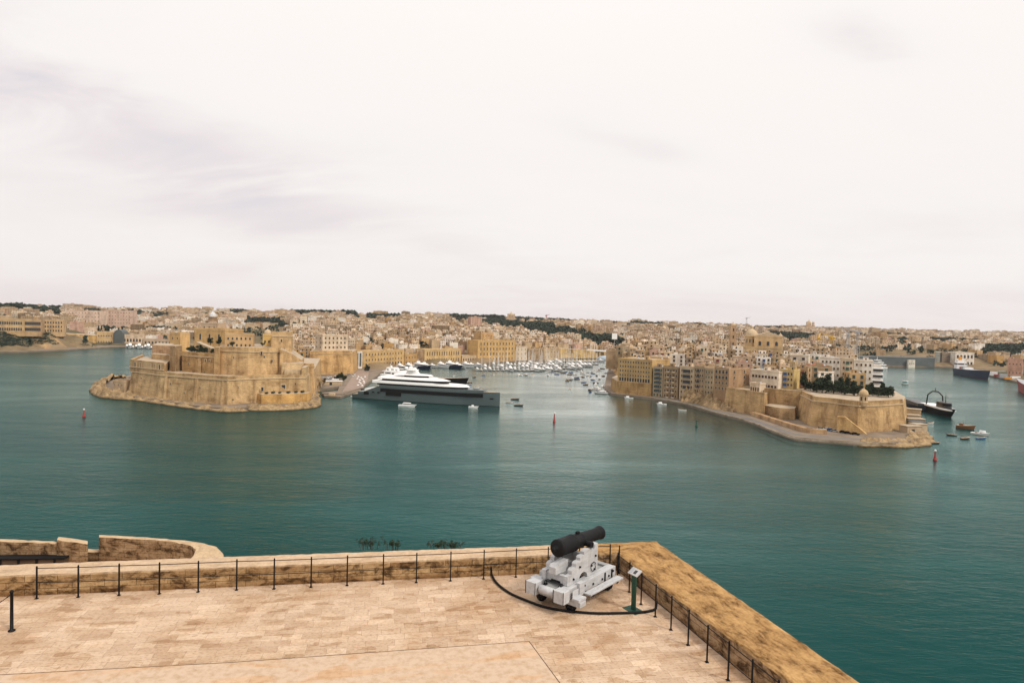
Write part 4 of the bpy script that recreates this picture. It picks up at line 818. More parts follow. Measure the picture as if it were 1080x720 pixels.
# houses and chapel inside the fort
bld('fort_palace', 'flat roofed stone house on top of the fort beside its highest block', 'house', (237, 480), (267, 486), 16, 34, 44.8, 2, 6, 'honey coloured', win=(1.1, 1.7, 'trim', 'plain'), hut=False, tanks=0)
ch = bld('fort_chapel', 'tall ochre hall with three narrow dark windows inside the fort', 'hall', (205, 512), (237, 505), 22, 30, 47.2, 1, 3, (0.50, 0.33, 0.15), win=(1.6, 4.6, 'trim', 'arch'), base=6, hut=False, tanks=0)
mb = MB(); cc = 11.0
bld('watch_house', 'small yellow house with low dome on the fort roof', 'house', (277, 500), (286, 502), 10, 35, 44.3, 1, 2, (0.58, 0.39, 0.14), hut=False, tanks=0)
yd = bpy.context.scene.objects
mb = MB(); mb.lathe([(2.6, 0), (2.6, 1.0), (2.3, 2.2), (1.4, 3.2), (.3, 3.6), (.2, 4.4)], 'trim', 14); o = COL.objects['watch_house']; mb.build('dome', o, loc=(3.4, 4, 9.2))
bld('tower_house', 'narrow yellow tower house rising behind the west end of the fort', 'house', (179, 560), (190, 556), 10, 20, 42, 3, 2, (0.56, 0.37, 0.17), hut=False)
# shore rocks round the point
def rocks(name, line, w, h, label, seed, dy=4.0, tone=None):
    rn = random.Random(seed); V = []; F = []; n = len(line) * 10; k = 9
    pts = smooth_path([Vector((*p, 0)) for p in line], 10); n = len(pts)
    for i, p in enumerate(pts):
        d = (pts[min(i + 1, n - 1)] - pts[max(i - 1, 0)]).normalized(); nn = Vector((-d.y, d.x, 0))
        endf = min(1, min(i, n - 1 - i) / 4)
        for j in range(k):
            t = j / (k - 1); q = p + nn * ((t - .30) * w) ; z = math.sin(min(1, t * 1.5) * math.pi * .5) * h * endf
            f = mnoise.noise(Vector((q.x * .13, q.y * .13, seed))) + .6 * mnoise.noise(Vector((q.x * .4, q.y * .4, seed + 5)))
            f += .5 * mnoise.noise(Vector((q.x * 1.1, q.y * 1.1, seed + 9))); z = z * (0.75 + .75 * f) + (-1.5 if j == 0 else 0); q = q - nn * (f * w * .12 * (1 - t))
            V.append((q.x, q.y, max(z, -1.5) if j else -1.5))
    for i in range(n - 1):
        for j in range(k - 1): a = i * k + j; F.append((a, a + k, a + k + 1, a + 1))
    me = bpy.data.meshes.new(name); me.from_pydata(V, [], F); me.materials.append(MAT['rock'])
    bm = bmesh.new(); bm.from_mesh(me); bmesh.ops.recalc_face_normals(bm, faces=bm.faces); bm.to_mesh(me); bm.free()
    if sum(p.normal.z for p in me.polygons) < 0: me.flip_normals()
    o = bpy.data.objects.new(name, me); COL.objects.link(o); tag(o, label, 'rocks'); return o
rocks('shore_rocks', [at(*p) for p in [(137, 400), (112, 402), (99, 410), (104, 417), (118, 420), (141, 421.5)]][::1], 11, 5.5, 'low rocky spit running out from the west corner of the fort', 3)
rocks('shore_rocks', [at(*p) for p in [(138, 421), (155, 423.5), (185, 428), (215, 432), (243, 434.5), (262, 433)]], 9, 2.8, 'narrow ledge of pale rock along the foot of the fort wall', 8)
rocks('shore_rocks', [at(*p) for p in [(256, 431), (272, 433), (300, 432.5), (318, 431), (331, 429.5), (335, 424), (333, 414)]], 10, 3.8, 'bright ochre rocks under the east corner of the fort', 13)
rocks('shore_rocks', [at(*p) for p in [(322, 405), (331, 413), (335, 409), (333, 400)]], 14, 11, 'tall yellow rock below the round turret of the fort', 21)
o = bld('blockhouse', 'small low stone blockhouse on the rocky spit', 'blockhouse', (119, 468), (131, 462), 8, 5, 10.5, 1, 3, 'sandy', win=(1, 1.4, 'trim', 'plain'), hut=False, tanks=0)

for i, (px, Y, z, s) in enumerate(((146, 454.5, 17, .6), (176, 434.5, 5, .8), (203, 427, 4, .7), (222, 422, 16, .5), (247, 419.5, 5, .7), (270, 431, 17, .5), (236, 447, 20, .6), (258, 443.5, 19, .7), (281, 449, 20, .6), (216, 450.5, 19, .7), (300, 456, 36, .5))):
    q = col(px, Y, z); mb = MB(); leafcloud(mb, (0, 0, 0), (.9, .5, 1.1), 60, .2, 'pine', random.Random(i), .7); o = mb.build('wall_plant', fort, loc=Vector((q[0], q[1] - .2 - max(0, 17 - z) / 17 * 2.3, z)) - fort.location); o.scale = (s, s, s)
for (px, Y, w) in ((176, 434.6, 1.0), (208, 425.8, 1.2), (236, 418.2, 1.0), (268, 429.8, 1.1)):
    q = col(px, Y, 9); mb = MB(); mb.prism([(-w, -2.0), (w, -2.0), (w, 2), (-w, 2)], 1, 16.9, 'fort_stone', top=[(-w * .8, .35), (w * .8, .35), (w * .8, 2), (-w * .8, 2)]); o = mb.build('buttress', fort, loc=Vector((q[0], q[1] - 1.0, 0)) - Vector((fort.location.x, fort.location.y, fort.location.z)), tone=(0.47, 0.33, 0.18))
sb = None; rs = random.Random(6)
for i, (px, Y, z, s) in enumerate(((281, 426.5, 8, 1.0), (288, 429, 8, 1.2), (295, 431, 8, .9), (304, 433, 8, 1.1), (312, 435.5, 8, 1.0), (319, 438, 8, 1.2))):
    q = col(px, Y, z)
    if sb is None:
        mb = MB(); leafcloud(mb, (0, 0, .7), (1.8, 1.0, 1.0), 160, .28, 'pine', rs, .7); sb = mb.build('shrub'); o = sb
    else: o = dup(sb)
    o.location = (q[0], q[1], z); o.scale = (s, s, s); tag(o, 'dark shrub on the low sea ledge of the fort, %s from the left' % nth(i), 'shrub', 'shrubs on the sea ledge of the fort')
# ------------------------------------------------------------------ landmark buildings along the water
def zt(px, py, Y): return zof(px, py, Y)
wall = lambda name, label, pts, z0, z1, tone=FT, batter=1.0, mat='fort_stone', cat='wall', topmat='roof', **k: _wall(name, label, pts, z0, z1, tone, batter, mat, cat, topmat, **k)
def _wall(name, label, pts, z0, z1, tone, batter, mat, cat, topmat, par=None, cord=None):
    ztop = z1 if isinstance(z1, (int, float)) else sum(z1) / len(z1)
    top = [col(p[0], p[1], ztop) for p in pts]; c = Vector((sum(p[0] for p in top) / len(top), sum(p[1] for p in top) / len(top)))
    base = [tuple(Vector(p) + (Vector(p) - c).normalized() * batter) for p in top]
    mb = MB(); mb.prism(base, z0, z1, mat, top=top, topmat=topmat)
    if par: parapet(mb, top[:par], ztop, 1.4)
    if cord: cordon(mb, top[:cord], ztop - 1.6)
    foot(top, ztop); o = mb.build(name, tone=tone); tag(o, label, cat); return o
# east bank, from the fort to the end of the creek
wall('bastion_wall', 'broad tawny bastion with a large dark stain beside the quay', [(327, 640), (350, 650), (371.5, 662), (377, 720), (330, 720)], 1, 23.5, (0.55, 0.36, 0.17), 2.0, par=3, cord=3)
bld('apartment_block', 'pale cream block with four rows of windows above the stained bastion', 'apartments', (340, 672), (366.5, 690), 18, 20, 40, 4, 6, 'pale cream', win=(1.5, 1.9, 'trim', 'plain'), left=2)
bld('modern_block', 'white framed block with three tall dark glazed bays by the quay', 'building', (371.5, 722), (382, 728), 14, 2, 21, 1, 3, 'whitewashed', win=(2.2, 14.5, 'white', 'plain'), base=2, hut=False)
bld('palace', 'long yellow arcaded waterfront palace nearest the stained bastion', 'palace', (382.5, 731), (426, 795), 18, 2, 21.3, 3, 13, (0.52, 0.35, 0.16), win=(1.4, 2.4, 'trim', 'plain'), rows={0: (2.4, 4.6, 'trim', 'arch')}, hut=True, tanks=2)
bld('warehouse', 'low yellow waterfront house between the two long arcaded blocks', 'house', (426.5, 797), (439.5, 812), 16, 2, 15.5, 2, 4, 'ochre', win=(1.3, 2.0, 'trim', 'plain'))
wall('retaining_wall', 'plain brown retaining wall between waterfront blocks behind the yachts', [(439.5, 815), (447, 822), (449, 850), (440, 850)], 1, 19, (0.36, 0.25, 0.15), .3)
bld('arcade_block', 'long honey coloured block with closely set tall pilasters behind the yachts', 'building', (447.5, 822), (486, 868), 18, 2, 20.5, 2, 14, (0.56, 0.39, 0.19), win=(1.3, 5.0, 'trim', 'plain'), hut=False)
bld('waterside_hall', 'low sandy hall with dark awning at the marina edge', 'hall', (487, 872), (503, 895), 14, 2, 11, 1, 6, 'sandy', win=(2.0, 3.0, 'trim', 'plain'), hut=False)
bld('barracks', 'tall ochre barracks with rows of tall windows at the marina', 'barracks', (503.5, 893), (543, 940), 22, 2, 31, 4, 11, (0.54, 0.35, 0.15), win=(1.5, 3.6, 'trim', 'plain'), hut=True, tanks=2)
bld('clock_house', 'square upper block rising above the tall ochre barracks', 'building', (507, 930), (520, 945), 16, 8, 41, 5, 4, (0.50, 0.32, 0.15))
bld('apartment_block', 'pinkish apartment tower standing alone high on the hill above the creek', 'apartments', (496.5, 1350), (508, 1360), 18, 36, zt(502, 334, 1350), 6, 4, 'pinkish')
bld('quay_house', 'pale narrow house directly beside the tall ochre barracks', 'house', (544, 946), (556, 962), 14, 2, 22, 3, 3, 'pale cream')
bld('quay_house', 'tan house with dark doorway at the head of the marina', 'house', (557, 966), (572, 985), 14, 2, 19, 3, 4, 'weathered tan')
bld('quay_house', 'sandy house behind the thickest cluster of masts', 'house', (573, 990), (590, 1015), 14, 2, 18, 2, 5, 'sandy')
wall('dock_wall', 'long yellow dock wall closing the end of the creek', [(590, 1040), (612, 1062), (637, 1090), (638, 1110), (590, 1070)], 1, [17, 15, 11, 11, 17], (0.58, 0.40, 0.17), .4)
br = MB(); a = V0(col(618, 1078)); b_ = V0(col(657, 1092)); d_ = (b_ - a); M4 = Matrix.Translation((a.x, a.y, 0)) @ Matrix.Rotation(math.atan2(d_.y, d_.x), 4, 'Z'); L_ = d_.length
br.box(0, L_, -3, 3, 12.2, 13.4, 'white', M=M4); br.box(0, L_, -3.1, -2.9, 13.403, 14.4, 'white', M=M4)
br_o = br.build('footbridge'); tag(br_o, 'white flat bridge deck across the narrow end of the creek', 'bridge')
for t in (.08, .36, .64, .92):
    pm = MB(); pm.box(L_ * t - .8, L_ * t + .8, -2, 2, -2, 12.197, 'trim', M=M4); pm.build('pier', br_o)
mb = MB(); mb.lathe([(.5, 0), (.35, 20), (.28, 34)], 'steel', 8); c = col(647.5, 1100); fl = mb.build('floodlight_mast', loc=(c[0], c[1], 6)); tag(fl, 'tall white floodlight mast with a broad panel before the dark wood', 'mast')
mb = MB(); mb.box(-4.3, 4.3, -.4, .4, 26, 36, 'white'); mb.build('lamp_panel', fl)

# south-western peninsula: the waterfront row
A0, A1 = (651, 545), (687, 527)
wall('quay_wall', 'brown stone base wall with buttresses under the arcaded tenement', [(645, 575), (651, 544.5), (687, 526), (690, 560), (650, 600)], 1, 12.0, (0.40, 0.26, 0.12), .8)
bld('tenement', 'large ochre tenement with an arcade of dark arches above the creek mouth', 'tenement', (651.3, 546), (687, 527.7), 34, 12, 31, 5, 12, (0.50, 0.335, 0.15), win=(1.0, 1.5, 'trim', 'plain'), rows={0: (1.6, 4.0, 'trim', 'arch')}, left=4, tanks=4)
bld('apartment_block', 'blank pale cream block standing behind the arcaded ochre tenement', 'apartments', (686, 565), (703.5, 558), 16, 12, 32.5, 1, 4, 'pale cream', base=15, hut=False, tanks=2)
bld('narrow_tenement', 'narrow tenement filled with a dark glazed balcony grid on the quay', 'tenement', (688, 526), (698.5, 521), 16, 2, 26, 7, 3, (0.36, 0.27, 0.18), win=(1.3, 2.0, 'shutter_green', 'shutter'), balc=(3.2, 'shed', 1, (1,), True))
bld('balcony_tenement', 'brown quay tenement with six rows of open stone balconies', 'tenement', (699, 520), (714.5, 512), 18, 2, 27, 6, 5, (0.32, 0.215, 0.125), win=(1.2, 1.9, 'trim', 'plain'), balc=(2.2, 'trim', 0, (1, 3), False), tanks=3)
bld('tenement', 'cream quay tenement with two columns of dark enclosed balconies', 'tenement', (716, 511), (731, 503), 18, 2, 28, 6, 4, (0.55, 0.43, 0.30), win=(1.0, 1.8, 'trim', 'plain'), balc=(2.8, 'darkgrey', 2, (1, 2), True), tanks=2)
bld('tenement', 'tan tenement with dark central balconies on a rough rock base', 'tenement', (731.5, 502), (742, 496), 18, 8, 29, 5, 4, (0.40, 0.29, 0.18), win=(1.0, 1.7, 'trim', 'plain'), balc=(2.4, 'darkgrey', 1, (1,), False))
bld('tenement', 'narrow shabby tenement squeezed beside the tall reddish corner block', 'tenement', (742.3, 496), (752, 490), 18, 8, 28, 5, 3, (0.43, 0.33, 0.22), win=(1.0, 1.7, 'shutter_green', 'shutter'))
bld('corner_tenement', 'tall reddish brown corner tenement rising straight off the waterside rock', 'tenement', (752, 468), (767.5, 459), 26, 2, 30.5, 4, 4, (0.36, 0.235, 0.14), win=(1.1, 1.8, 'trim', 'plain'), base=12, right=2, rows={2: (1.6, 2.2, 'trim', 'arch'), 3: (1.6, 2.2, 'trim', 'arch')})
rocks('shore_rocks', [col(716, 500), col(728, 494), col(740, 484), col(752, 462), col(770, 450), col(778, 446)], 22, 10, 'rough golden rock slope below the tan tenements', 31)
wall('bastion_wall', 'stretch of battered bastion wall beside the reddish corner tenement', [(766, 456), (786, 440), (806, 424), (812, 450), (772, 480)], 1, 16.0, (0.46, 0.315, 0.165), 1.5, par=3)
wall('bastion_wall', 'recessed bastion wall in shade behind the small green hollow', [(806, 441), (836, 430), (850, 428), (850, 470), (806, 470)], 1, 17.5, (0.40, 0.27, 0.14), .6, par=3)  # darker stone tone paints in the shade of the recess
wall('retaining_wall', 'low curved retaining wall holding the green hollow by the road', [(806, 428), (822, 416), (838, 414), (840, 426), (812, 438)], 1, 9.0, (0.42, 0.29, 0.16), .8)
big = wall('bastion_wall', 'great golden bastion at the tip crowned by a small watch turret', [(845, 424), (858, 391), (880, 383), (905, 371), (930, 377), (952, 388), (955, 415), (940, 470), (850, 470)], 1, 18.0, (0.47, 0.32, 0.165), 2.6, par=6, cord=6)
# the watch turret
c = col(910.5, 372.2, 18); mb = MB(); TT = (0.50, 0.36, 0.21)
mb.lathe([(1.9, 0), (2.5, 1.8), (2.75, 2.2), (2.75, 2.6), (2.3, 2.7), (2.3, 6.3), (2.75, 6.5), (2.75, 6.9)], 'limestone', 6, smooth=False); tu = mb.build('watch_turret', loc=(c[0], c[1], 16.4), tone=TT); tag(tu, 'small six-sided stone watch turret with dome on the bastion corner', 'turret')
mb = MB(); mb.lathe([(2.5, 6.9), (2.4, 7.7), (1.9, 8.8), (1.0, 9.5), (.35, 9.8), (.4, 10.3), (.12, 10.9)], 'limestone', 12); mb.build('dome', tu, tone=TT)
for k in range(4):
    mb = MB(); mb.box(-.42, .42, -.06, .06, 3.4, 5.5, 'pane'); o = mb.build('slit', tu); an = R(-150 + 60 * k); o.location = (2.02 * math.cos(an), 2.02 * math.sin(an), 0); o.rotation_euler = (0, 0, an + R(90))  # dark slab paints in the shade inside the slit
# houses above the bastion
bld('terrace_house', 'long white terrace house with two rows of dark windows above the bastion', 'house', (791, 470), (820.5, 452), 14, 14, 29.5, 2, 8, (0.66, 0.57, 0.46), win=(1.3, 1.6, 'shutter_brown', 'plain'), base=1.5, tanks=3)
bld('corner_house', 'small pale house with columns beside a clump of dark trees on the bastion', 'house', (790.5, 449), (801, 442), 6, 14, 22, 1, 4, 'pale cream', win=(1.0, 3.2, 'trim', 'plain'), hut=False)
bld('terrace_house', 'yellow house with blue enclosed balcony above the bastion', 'house', (822, 456), (836.5, 450), 14, 15, 31, 4, 4, (0.54, 0.40, 0.17), balc=(2.2, 'shutter_blue', 1, (1,), True))
bld('terrace_house', 'brown house with dark red balcony beside the dark trees', 'house', (837, 462), (851, 458), 14, 15, 32, 4, 4, (0.36, 0.235, 0.13), balc=(2.0, 'shutter_red', 1, (2,), True))
bld('terrace_house', 'salmon pink house behind the trees on the bastion', 'house', (852, 495), (871, 492), 14, 15, 32.5, 3, 5, (0.52, 0.27, 0.18), balc=(2.0, 'shutter_red', 1, (1, 3), True))
bld('apartment_block', 'wide whitewashed block just behind the salmon pink house', 'apartments', (864, 530), (886, 524), 14, 15, 37, 4, 5, 'whitewashed', tanks=3)
bld('apartment_block', 'tall pale block with green balconies beside the bastion trees', 'apartments', (886.5, 500), (899, 497), 14, 15, 38, 5, 3, 'pale cream', balc=(2.2, 'shutter_green', 1, (1,), True))
bld('apartment_block', 'whitewashed block nearest the striped white tower', 'apartments', (899.5, 505), (920, 500), 14, 15, 36.5, 4, 4, 'whitewashed', left=2)
bld('villa', 'white cube house with two small square windows below the domed church', 'house', (832, 560), (852, 553), 16, 19, 37, 2, 2, (0.70, 0.62, 0.52), win=(2.0, 2.0, 'shutter_brown', 'plain'), base=8)
bld('villa', 'buff house with arched loggia just in front of the white cube house', 'house', (819, 545), (838, 538), 12, 19, 32, 2, 6, (0.52, 0.38, 0.20), rows={1: (1.4, 2.2, 'trim', 'arch')})
bld('tower_house', 'white tower of stacked round edged balconies with dark bands', 'tower', (920.5, 470), (928, 468), 7, 14, 35, 0, 1, (0.74, 0.70, 0.66), hut=False, tanks=0)
o = COL.objects['tower_house.001'] if 'tower_house.001' in COL.objects else COL.objects['tower_house']
for k in range(4):
    mb = MB(); mb.box(-.4, 5.6, -1.0, 6.6, 3.6 + k * 4.2, 5.3 + k * 4.2, 'pane'); mb.box(-.8, 6.0, -1.4, 7.0, 5.303 + k * 4.2, 6.2 + k * 4.2, 'white'); mb.build('balcony', o)
# the domed church
CY = 690.0; ct = (0.52, 0.37, 0.20)
chu = bld('domed_church', 'large honey coloured domed church dominating the houses', 'church', (773, CY), (824, CY - 14), 34, 18, 38.5, 1, 9, ct, win=(1.6, 4.4, 'trim', 'arch'), base=9, hut=False, tanks=0)
Lc = (V0(col(824, CY - 14)) - V0(col(773, CY))).length
mb = MB(); mb.box(0, Lc * .42, -.05, 2, -4, 13, 'limestone'); mb.box(-.3, Lc * .42 + .3, -.4, 2, 13.003, 13.8, 'trim'); mb.build('aisle', chu, tone=ct, loc=(Lc * .1, -3, 0))
mb = MB(); body(mb, 27, 20, 15.5, sink=0); nv = mb.build('transept', chu, tone=(0.56, 0.39, 0.21), loc=(Lc * .43, 4, 16.5))
mb = MB(); mb.prism([(0, 0), (27, 0), (13.5, 4.6)], 0, 16, 'trim', M=Matrix(((1, 0, 0, 0), (0, 0, -1, 18), (0, 1, 0, 0), (0, 0, 0, 1)))); mb.build('pediment', nv, loc=(0, 0, 15.5), tone=(0.60, 0.40, 0.2))
for k in range(3): put('window', window_mesh(2.6, 4.4, 'trim', 'arch'), nv, (5.5 + k * 8, 0, 5.5))
mb = MB(); mb.lathe([(6.6, 0), (6.6, 10.5), (7.2, 10.8), (7.2, 11.6), (6.2, 11.8)], 'limestone', 12, smooth=False); dr = mb.build('drum', chu, tone=ct, loc=(Lc * .38, 16, 20))
for k in range(4): an = R(-150 + 30 * k * 1.0 + 15); put('window', window_mesh(1.3, 3.6, 'trim', 'arch'), dr, (6.42 * math.cos(an), 6.42 * math.sin(an), 4.6), an + R(90))
mb = MB(); mb.lathe([(6.2, 31.6), (6.1, 33), (5.5, 35), (4.2, 37), (2.4, 38.3), (1.4, 38.6), (1.4, 40.6), (1.7, 40.8), (1.0, 41.6), (.3, 42.2), (.15, 43.6)], 'trim', 18); mb.build('dome', chu, loc=(Lc * .38, 16, 0))
for px, hh in ((757, 0), (772, 0)): pass
bt1 = bld('bell_tower', 'slender stone bell tower left of the church dome', 'tower', (769.5, 740), (775.5, 739), 7, 20, 60.5, 5, 1, (0.44, 0.30, 0.18), win=(1.6, 3.2, 'trim', 'arch'), hut=False, tanks=0)
mb = MB(); mb.lathe([(2.8, 0), (2.7, 1.2), (1.8, 2.6), (.5, 3.4), (.15, 5)], 'trim', 10); mb.build('cupola', bt1, loc=(3, 3.5, 39.6))
bt2 = bld('bell_tower', 'small pale bell tower at the far end of the church roof', 'tower', (820, 730), (825, 729), 6, 20, 50, 4, 1, (0.55, 0.42, 0.28), win=(1.3, 2.6, 'trim', 'arch'), hut=False, tanks=0)
mb = MB(); mb.lathe([(2.4, 0), (2.3, 1), (1.5, 2.2), (.4, 3), (.1, 4.5)], 'trim', 10); mb.build('cupola', bt2, loc=(2.5, 3, 29))
# parish dome beyond the fort
c = col(220, 980); pc = bld('parish_church', 'pale church with white dome seen just behind the fort', 'church', (212, 985), (229, 980), 22, 20, 43.5, 2, 3, (0.50, 0.36, 0.24), win=(1.8, 4, 'trim', 'arch'), hut=False, tanks=0)
mb = MB(); mb.lathe([(6.0, 0), (6.0, 7), (6.6, 7.3), (6.3, 8)], 'limestone', 12); mb.build('drum', pc, loc=(12, 10, 25), tone=(0.42, 0.29, 0.18))
mb = MB(); mb.lathe([(5.2, 0), (5.0, 2.2), (4.0, 4.6), (2.2, 6.3), (1.0, 6.8), (1.0, 8.2), (.3, 9), (.1, 10.5)], 'tank', 16); mb.build('dome', pc, loc=(12, 10, 33))
# far left shore
h0 = 26
hos = bld('hospital', 'long colonnaded hospital on the low cliff at the left edge', 'hospital', (-12, 925), (25, 935), 24, 24.5, zt(15, 336.5, 925), 2, 14, (0.52, 0.36, 0.19), win=(2.0, 4.2, 'trim', 'arch'), hut=False, tanks=0)
bld('hospital_wing', 'hospital wing with dark veranda at its far end', 'hospital', (25.5, 938), (43.5, 946), 20, 24.5, zt(35, 337, 940), 2, 7, (0.44, 0.30, 0.17), win=(2.6, 4.4, 'shutter_brown', 'plain'), hut=False, tanks=0)
bld('villa', 'square stone mansion on the cliff beyond the hospital', 'house', (45.5, 985), (67, 995), 18, 23, zt(55, 337, 985), 3, 7, (0.50, 0.35, 0.20), win=(1.6, 2.8, 'trim', 'plain'))
bld('apartment_block', 'pale blocky institution with terraces, nearer the hospital, above the cliff', 'building', (70, 1280), (107, 1290), 30, 26, zt(85, 327, 1280), 4, 10, (0.60, 0.46, 0.37))
bld('apartment_block', 'broad pinkish block beyond the cypress trees on the far left', 'building', (110, 1330), (139, 1340), 30, 22, zt(125, 327, 1330), 5, 9, (0.56, 0.41, 0.33))
bld('customs_house', 'two storey sandy waterside house at the foot of the cliffs', 'house', (102, 1082), (119.5, 1092), 22, 2, zt(110, 350, 1085), 2, 6, (0.52, 0.37, 0.20), win=(1.5, 2.4, 'trim', 'plain'), hut=False)
wall('cliff_wall', 'long golden retaining wall along the far left shore', [(62, 1010), (80, 1030), (101, 1075), (104, 1110), (66, 1060)], 1, [21, 20, 17, 17, 21], (0.58, 0.39, 0.17), 1.5)
bld('boat_house', 'low pale boathouse row behind the far left yachts', 'boathouse', (129, 1095), (150, 1103), 16, 2, zt(140, 352.5, 1095), 1, 6, (0.58, 0.45, 0.33), win=(2.6, 5, 'trim', 'arch'), hut=False, tanks=0)
bld('boat_house', 'long grey boathouse row partly hidden behind the fort', 'boathouse', (150.5, 1103), (182, 1110), 16, 2, zt(160, 357.5, 1100), 1, 8, (0.45, 0.35, 0.26), win=(2.6, 4, 'trim', 'plain'), hut=False, tanks=0)
mb = MB(); a = V0(col(119.5, 1090)); mb.box(0, 15, 0, 20, -2, 19, 'shed'); mb.lathe([(7.5, 0), (7.5, 16)], 'shed', 20, Matrix.Translation((7.5, 17, 17.5)) @ Matrix.Rotation(R(90), 4, 'X')); tag(mb.build('dark_arch_block', loc=(a.x, a.y, 2)), 'dark arched block beside the sandy waterside house', 'shed')  # dark solid block standing in for a dark arched gap
# far right dockyard
wall('dock_shed', 'very long dark sheet metal dock shed on the far quay', [(905, 1068), (946, 1071), (986, 1076), (986, 1100), (905, 1100)], 1, zt(946, 376.5, 1070), (0.1, .1, .1), 0, mat='shed', topmat='shed', cat='shed')
bld('office', 'small white quay office in front of the long dark shed', 'office', (958, 1066), (965, 1067), 4, 2, zt(961, 379, 1078), 1, 3, 'whitewashed', hut=False, tanks=0)
wall('silo', 'grey green tower block at the end of the long dark shed', [(986.5, 1100), (992, 1100), (992, 1120), (986.5, 1120)], 1, zt(989, 371, 1100), (0.26, 0.27, 0.25), 0, mat='limestone', cat='silo')
bld('dock_office', 'brown concrete dock building beside the white ship shed', 'building', (993, 1100), (1006, 1102), 16, 2, zt(1000, 372, 1100), 4, 5, (0.22, 0.18, 0.14))
bld('dock_office', 'white ship shed above the dark quay on the far right', 'shed', (1007, 1090), (1027, 1092), 20, 2, zt(1017, 371.5, 1090), 2, 5, 'whitewashed', win=(3, 5, 'shed', 'plain'))
bld('apartment_block', 'white apartment slab on the green slope at the right edge', 'apartments', (1051, 1500), (1076, 1510), 20, 26, zt(1063, 364.5, 1500), 3, 8, 'whitewashed')
bld('dock_office', 'red and cream works building behind the red ship', 'building', (1062, 880), (1078, 870), 16, 2, zt(1070, 378, 875), 2, 4, (0.55, 0.33, 0.25))

for px, Y, z, s, lab in ((539, 2350, 52, 1.5, 'distant domed church on the skyline above the creek'), (853, 2500, 50, 1.6, 'distant domed church on the skyline right of the big domed church'), (455, 1750, 49, 1.0, 'distant small domed church on the hill above the superyacht'), (700, 1650, 30, 1.1, 'distant domed church on the far hill behind the quay tenements')):
    c = col(px, Y, z); mb = MB(); mb.box(-10, 10, -8, 12, -6, 11, 'limestone'); mb.box(-9, -5, -9, -5, 11.003, 19, 'limestone'); mb.box(5, 9, -9, -5, 11.003, 19, 'limestone'); o = mb.build('distant_church', loc=(c[0], c[1], z), tone=(0.56, 0.42, 0.29)); o.scale = (s, s, s); tag(o, lab, 'church')
    mb = MB(); mb.lathe([(5, 11), (5, 15), (4.9, 17), (3.8, 20), (1.8, 21.8), (.8, 22), (.8, 23.5), (.1, 25)], 'trim', 12); mb.build('dome', o); FOOT.append((c[0] - 18, c[0] + 18, c[1] - 30, c[1] + 22))
# ------------------------------------------------------------------ houses of the town: every one that shows large is a thing of its own, the far rest is one mass
def house_proto(seed, w, d, floors, windows, balc, tall=3.5):
    rn = random.Random(seed); h = floors * tall + 1.0; mb = MB(); body(mb, w, d, h, band=rn.random() < .5); o = mb.build('town_house'); nb = max(2, int(w / 3.4))
    for side in ('f', 'l', 'r'):
        if not windows: break
        n = nb if side == 'f' else 2
        for i in range(floors):
            for k in range(n):
                if rn.random() < .14: continue
                me = window_mesh(1.35, 2.0, ('trim', 'shutter_green', 'shutter_brown', 'trim')[seed % 4], 'plain'); z = i * tall + 1.1
                if side == 'f':
                    x = w * (k + .5) / n
                    if balc and i >= 1 and k == balc[1] % n: put('balcony', balcony_mesh(2.2, balc[0], True), o, (x, 0, i * tall + .4)); continue
                    put('window', me, o, (x, 0, z))
                elif side == 'l' and i > 0: put('window', me, o, (0, d * (k + .5) / 2, z), R(-90))
                elif side == 'r' and i > 0: put('window', me, o, (w, d * (k + .5) / 2, z), R(90))
    hw, hd = rn.choice(((3, 3), (4, 3), (3, 4))); put('roof_hut', hut_mesh(hw, hd, 2.4), o, (w * rn.uniform(.3, .7), d * rn.uniform(.35, .7), h - .88))
    if rn.random() < .7: put('water_tank', TANK, o, (w * rn.uniform(.12, .88), d * rn.uniform(.15, .3), h - .88))
    return o, h
def blocked(x, y, r):
    for a, b, c, d in FOOT:
        if a - r < x < b + r and c - r < y < d + r: return True
    return False
rn = random.Random(77); CAND = []
def district(x0, x1, y0, y1, step, ang, keep, test, hmin, hmax, jit=.25):
    ca, sa = math.cos(ang), math.sin(ang); cx, cy = (x0 + x1) / 2, (y0 + y1) / 2; n = int(math.hypot(x1 - x0, y1 - y0) / step / 2) + 1; pts = []
    for i in range(-n, n + 1):
        for j in range(-n, n + 1):
            u = (i + (.5 if j % 2 else 0) * .6) * step + rn.uniform(-jit, jit) * step; v = j * step * 1.15 + rn.uniform(-jit, jit) * step
            x = cx + u * ca - v * sa; y = cy + u * sa + v * ca
            if x0 <= x <= x1 and y0 <= y <= y1 and rn.random() < keep: pts.append((x, y))
    if not pts: return
    P = np.array(pts); Z = terrain(P[:, 0], P[:, 1]); D = inside_dist(P)
    for (x, y), z, dd in zip(pts, Z, D):
        if dd < 9 or z < 1.5 or abs(x / y) > .93 or not test(x, y, z): continue
        CAND.append((x, y, z, ang + rn.choice((0, 0, 0, math.pi / 2)) + rn.uniform(-.12, .12), step, rn.uniform(hmin, hmax)))
PXY = lambda x, y: 540 + FOC * x / y
WOODS = []       # (px0, px1, Y0, Y1, density, height)
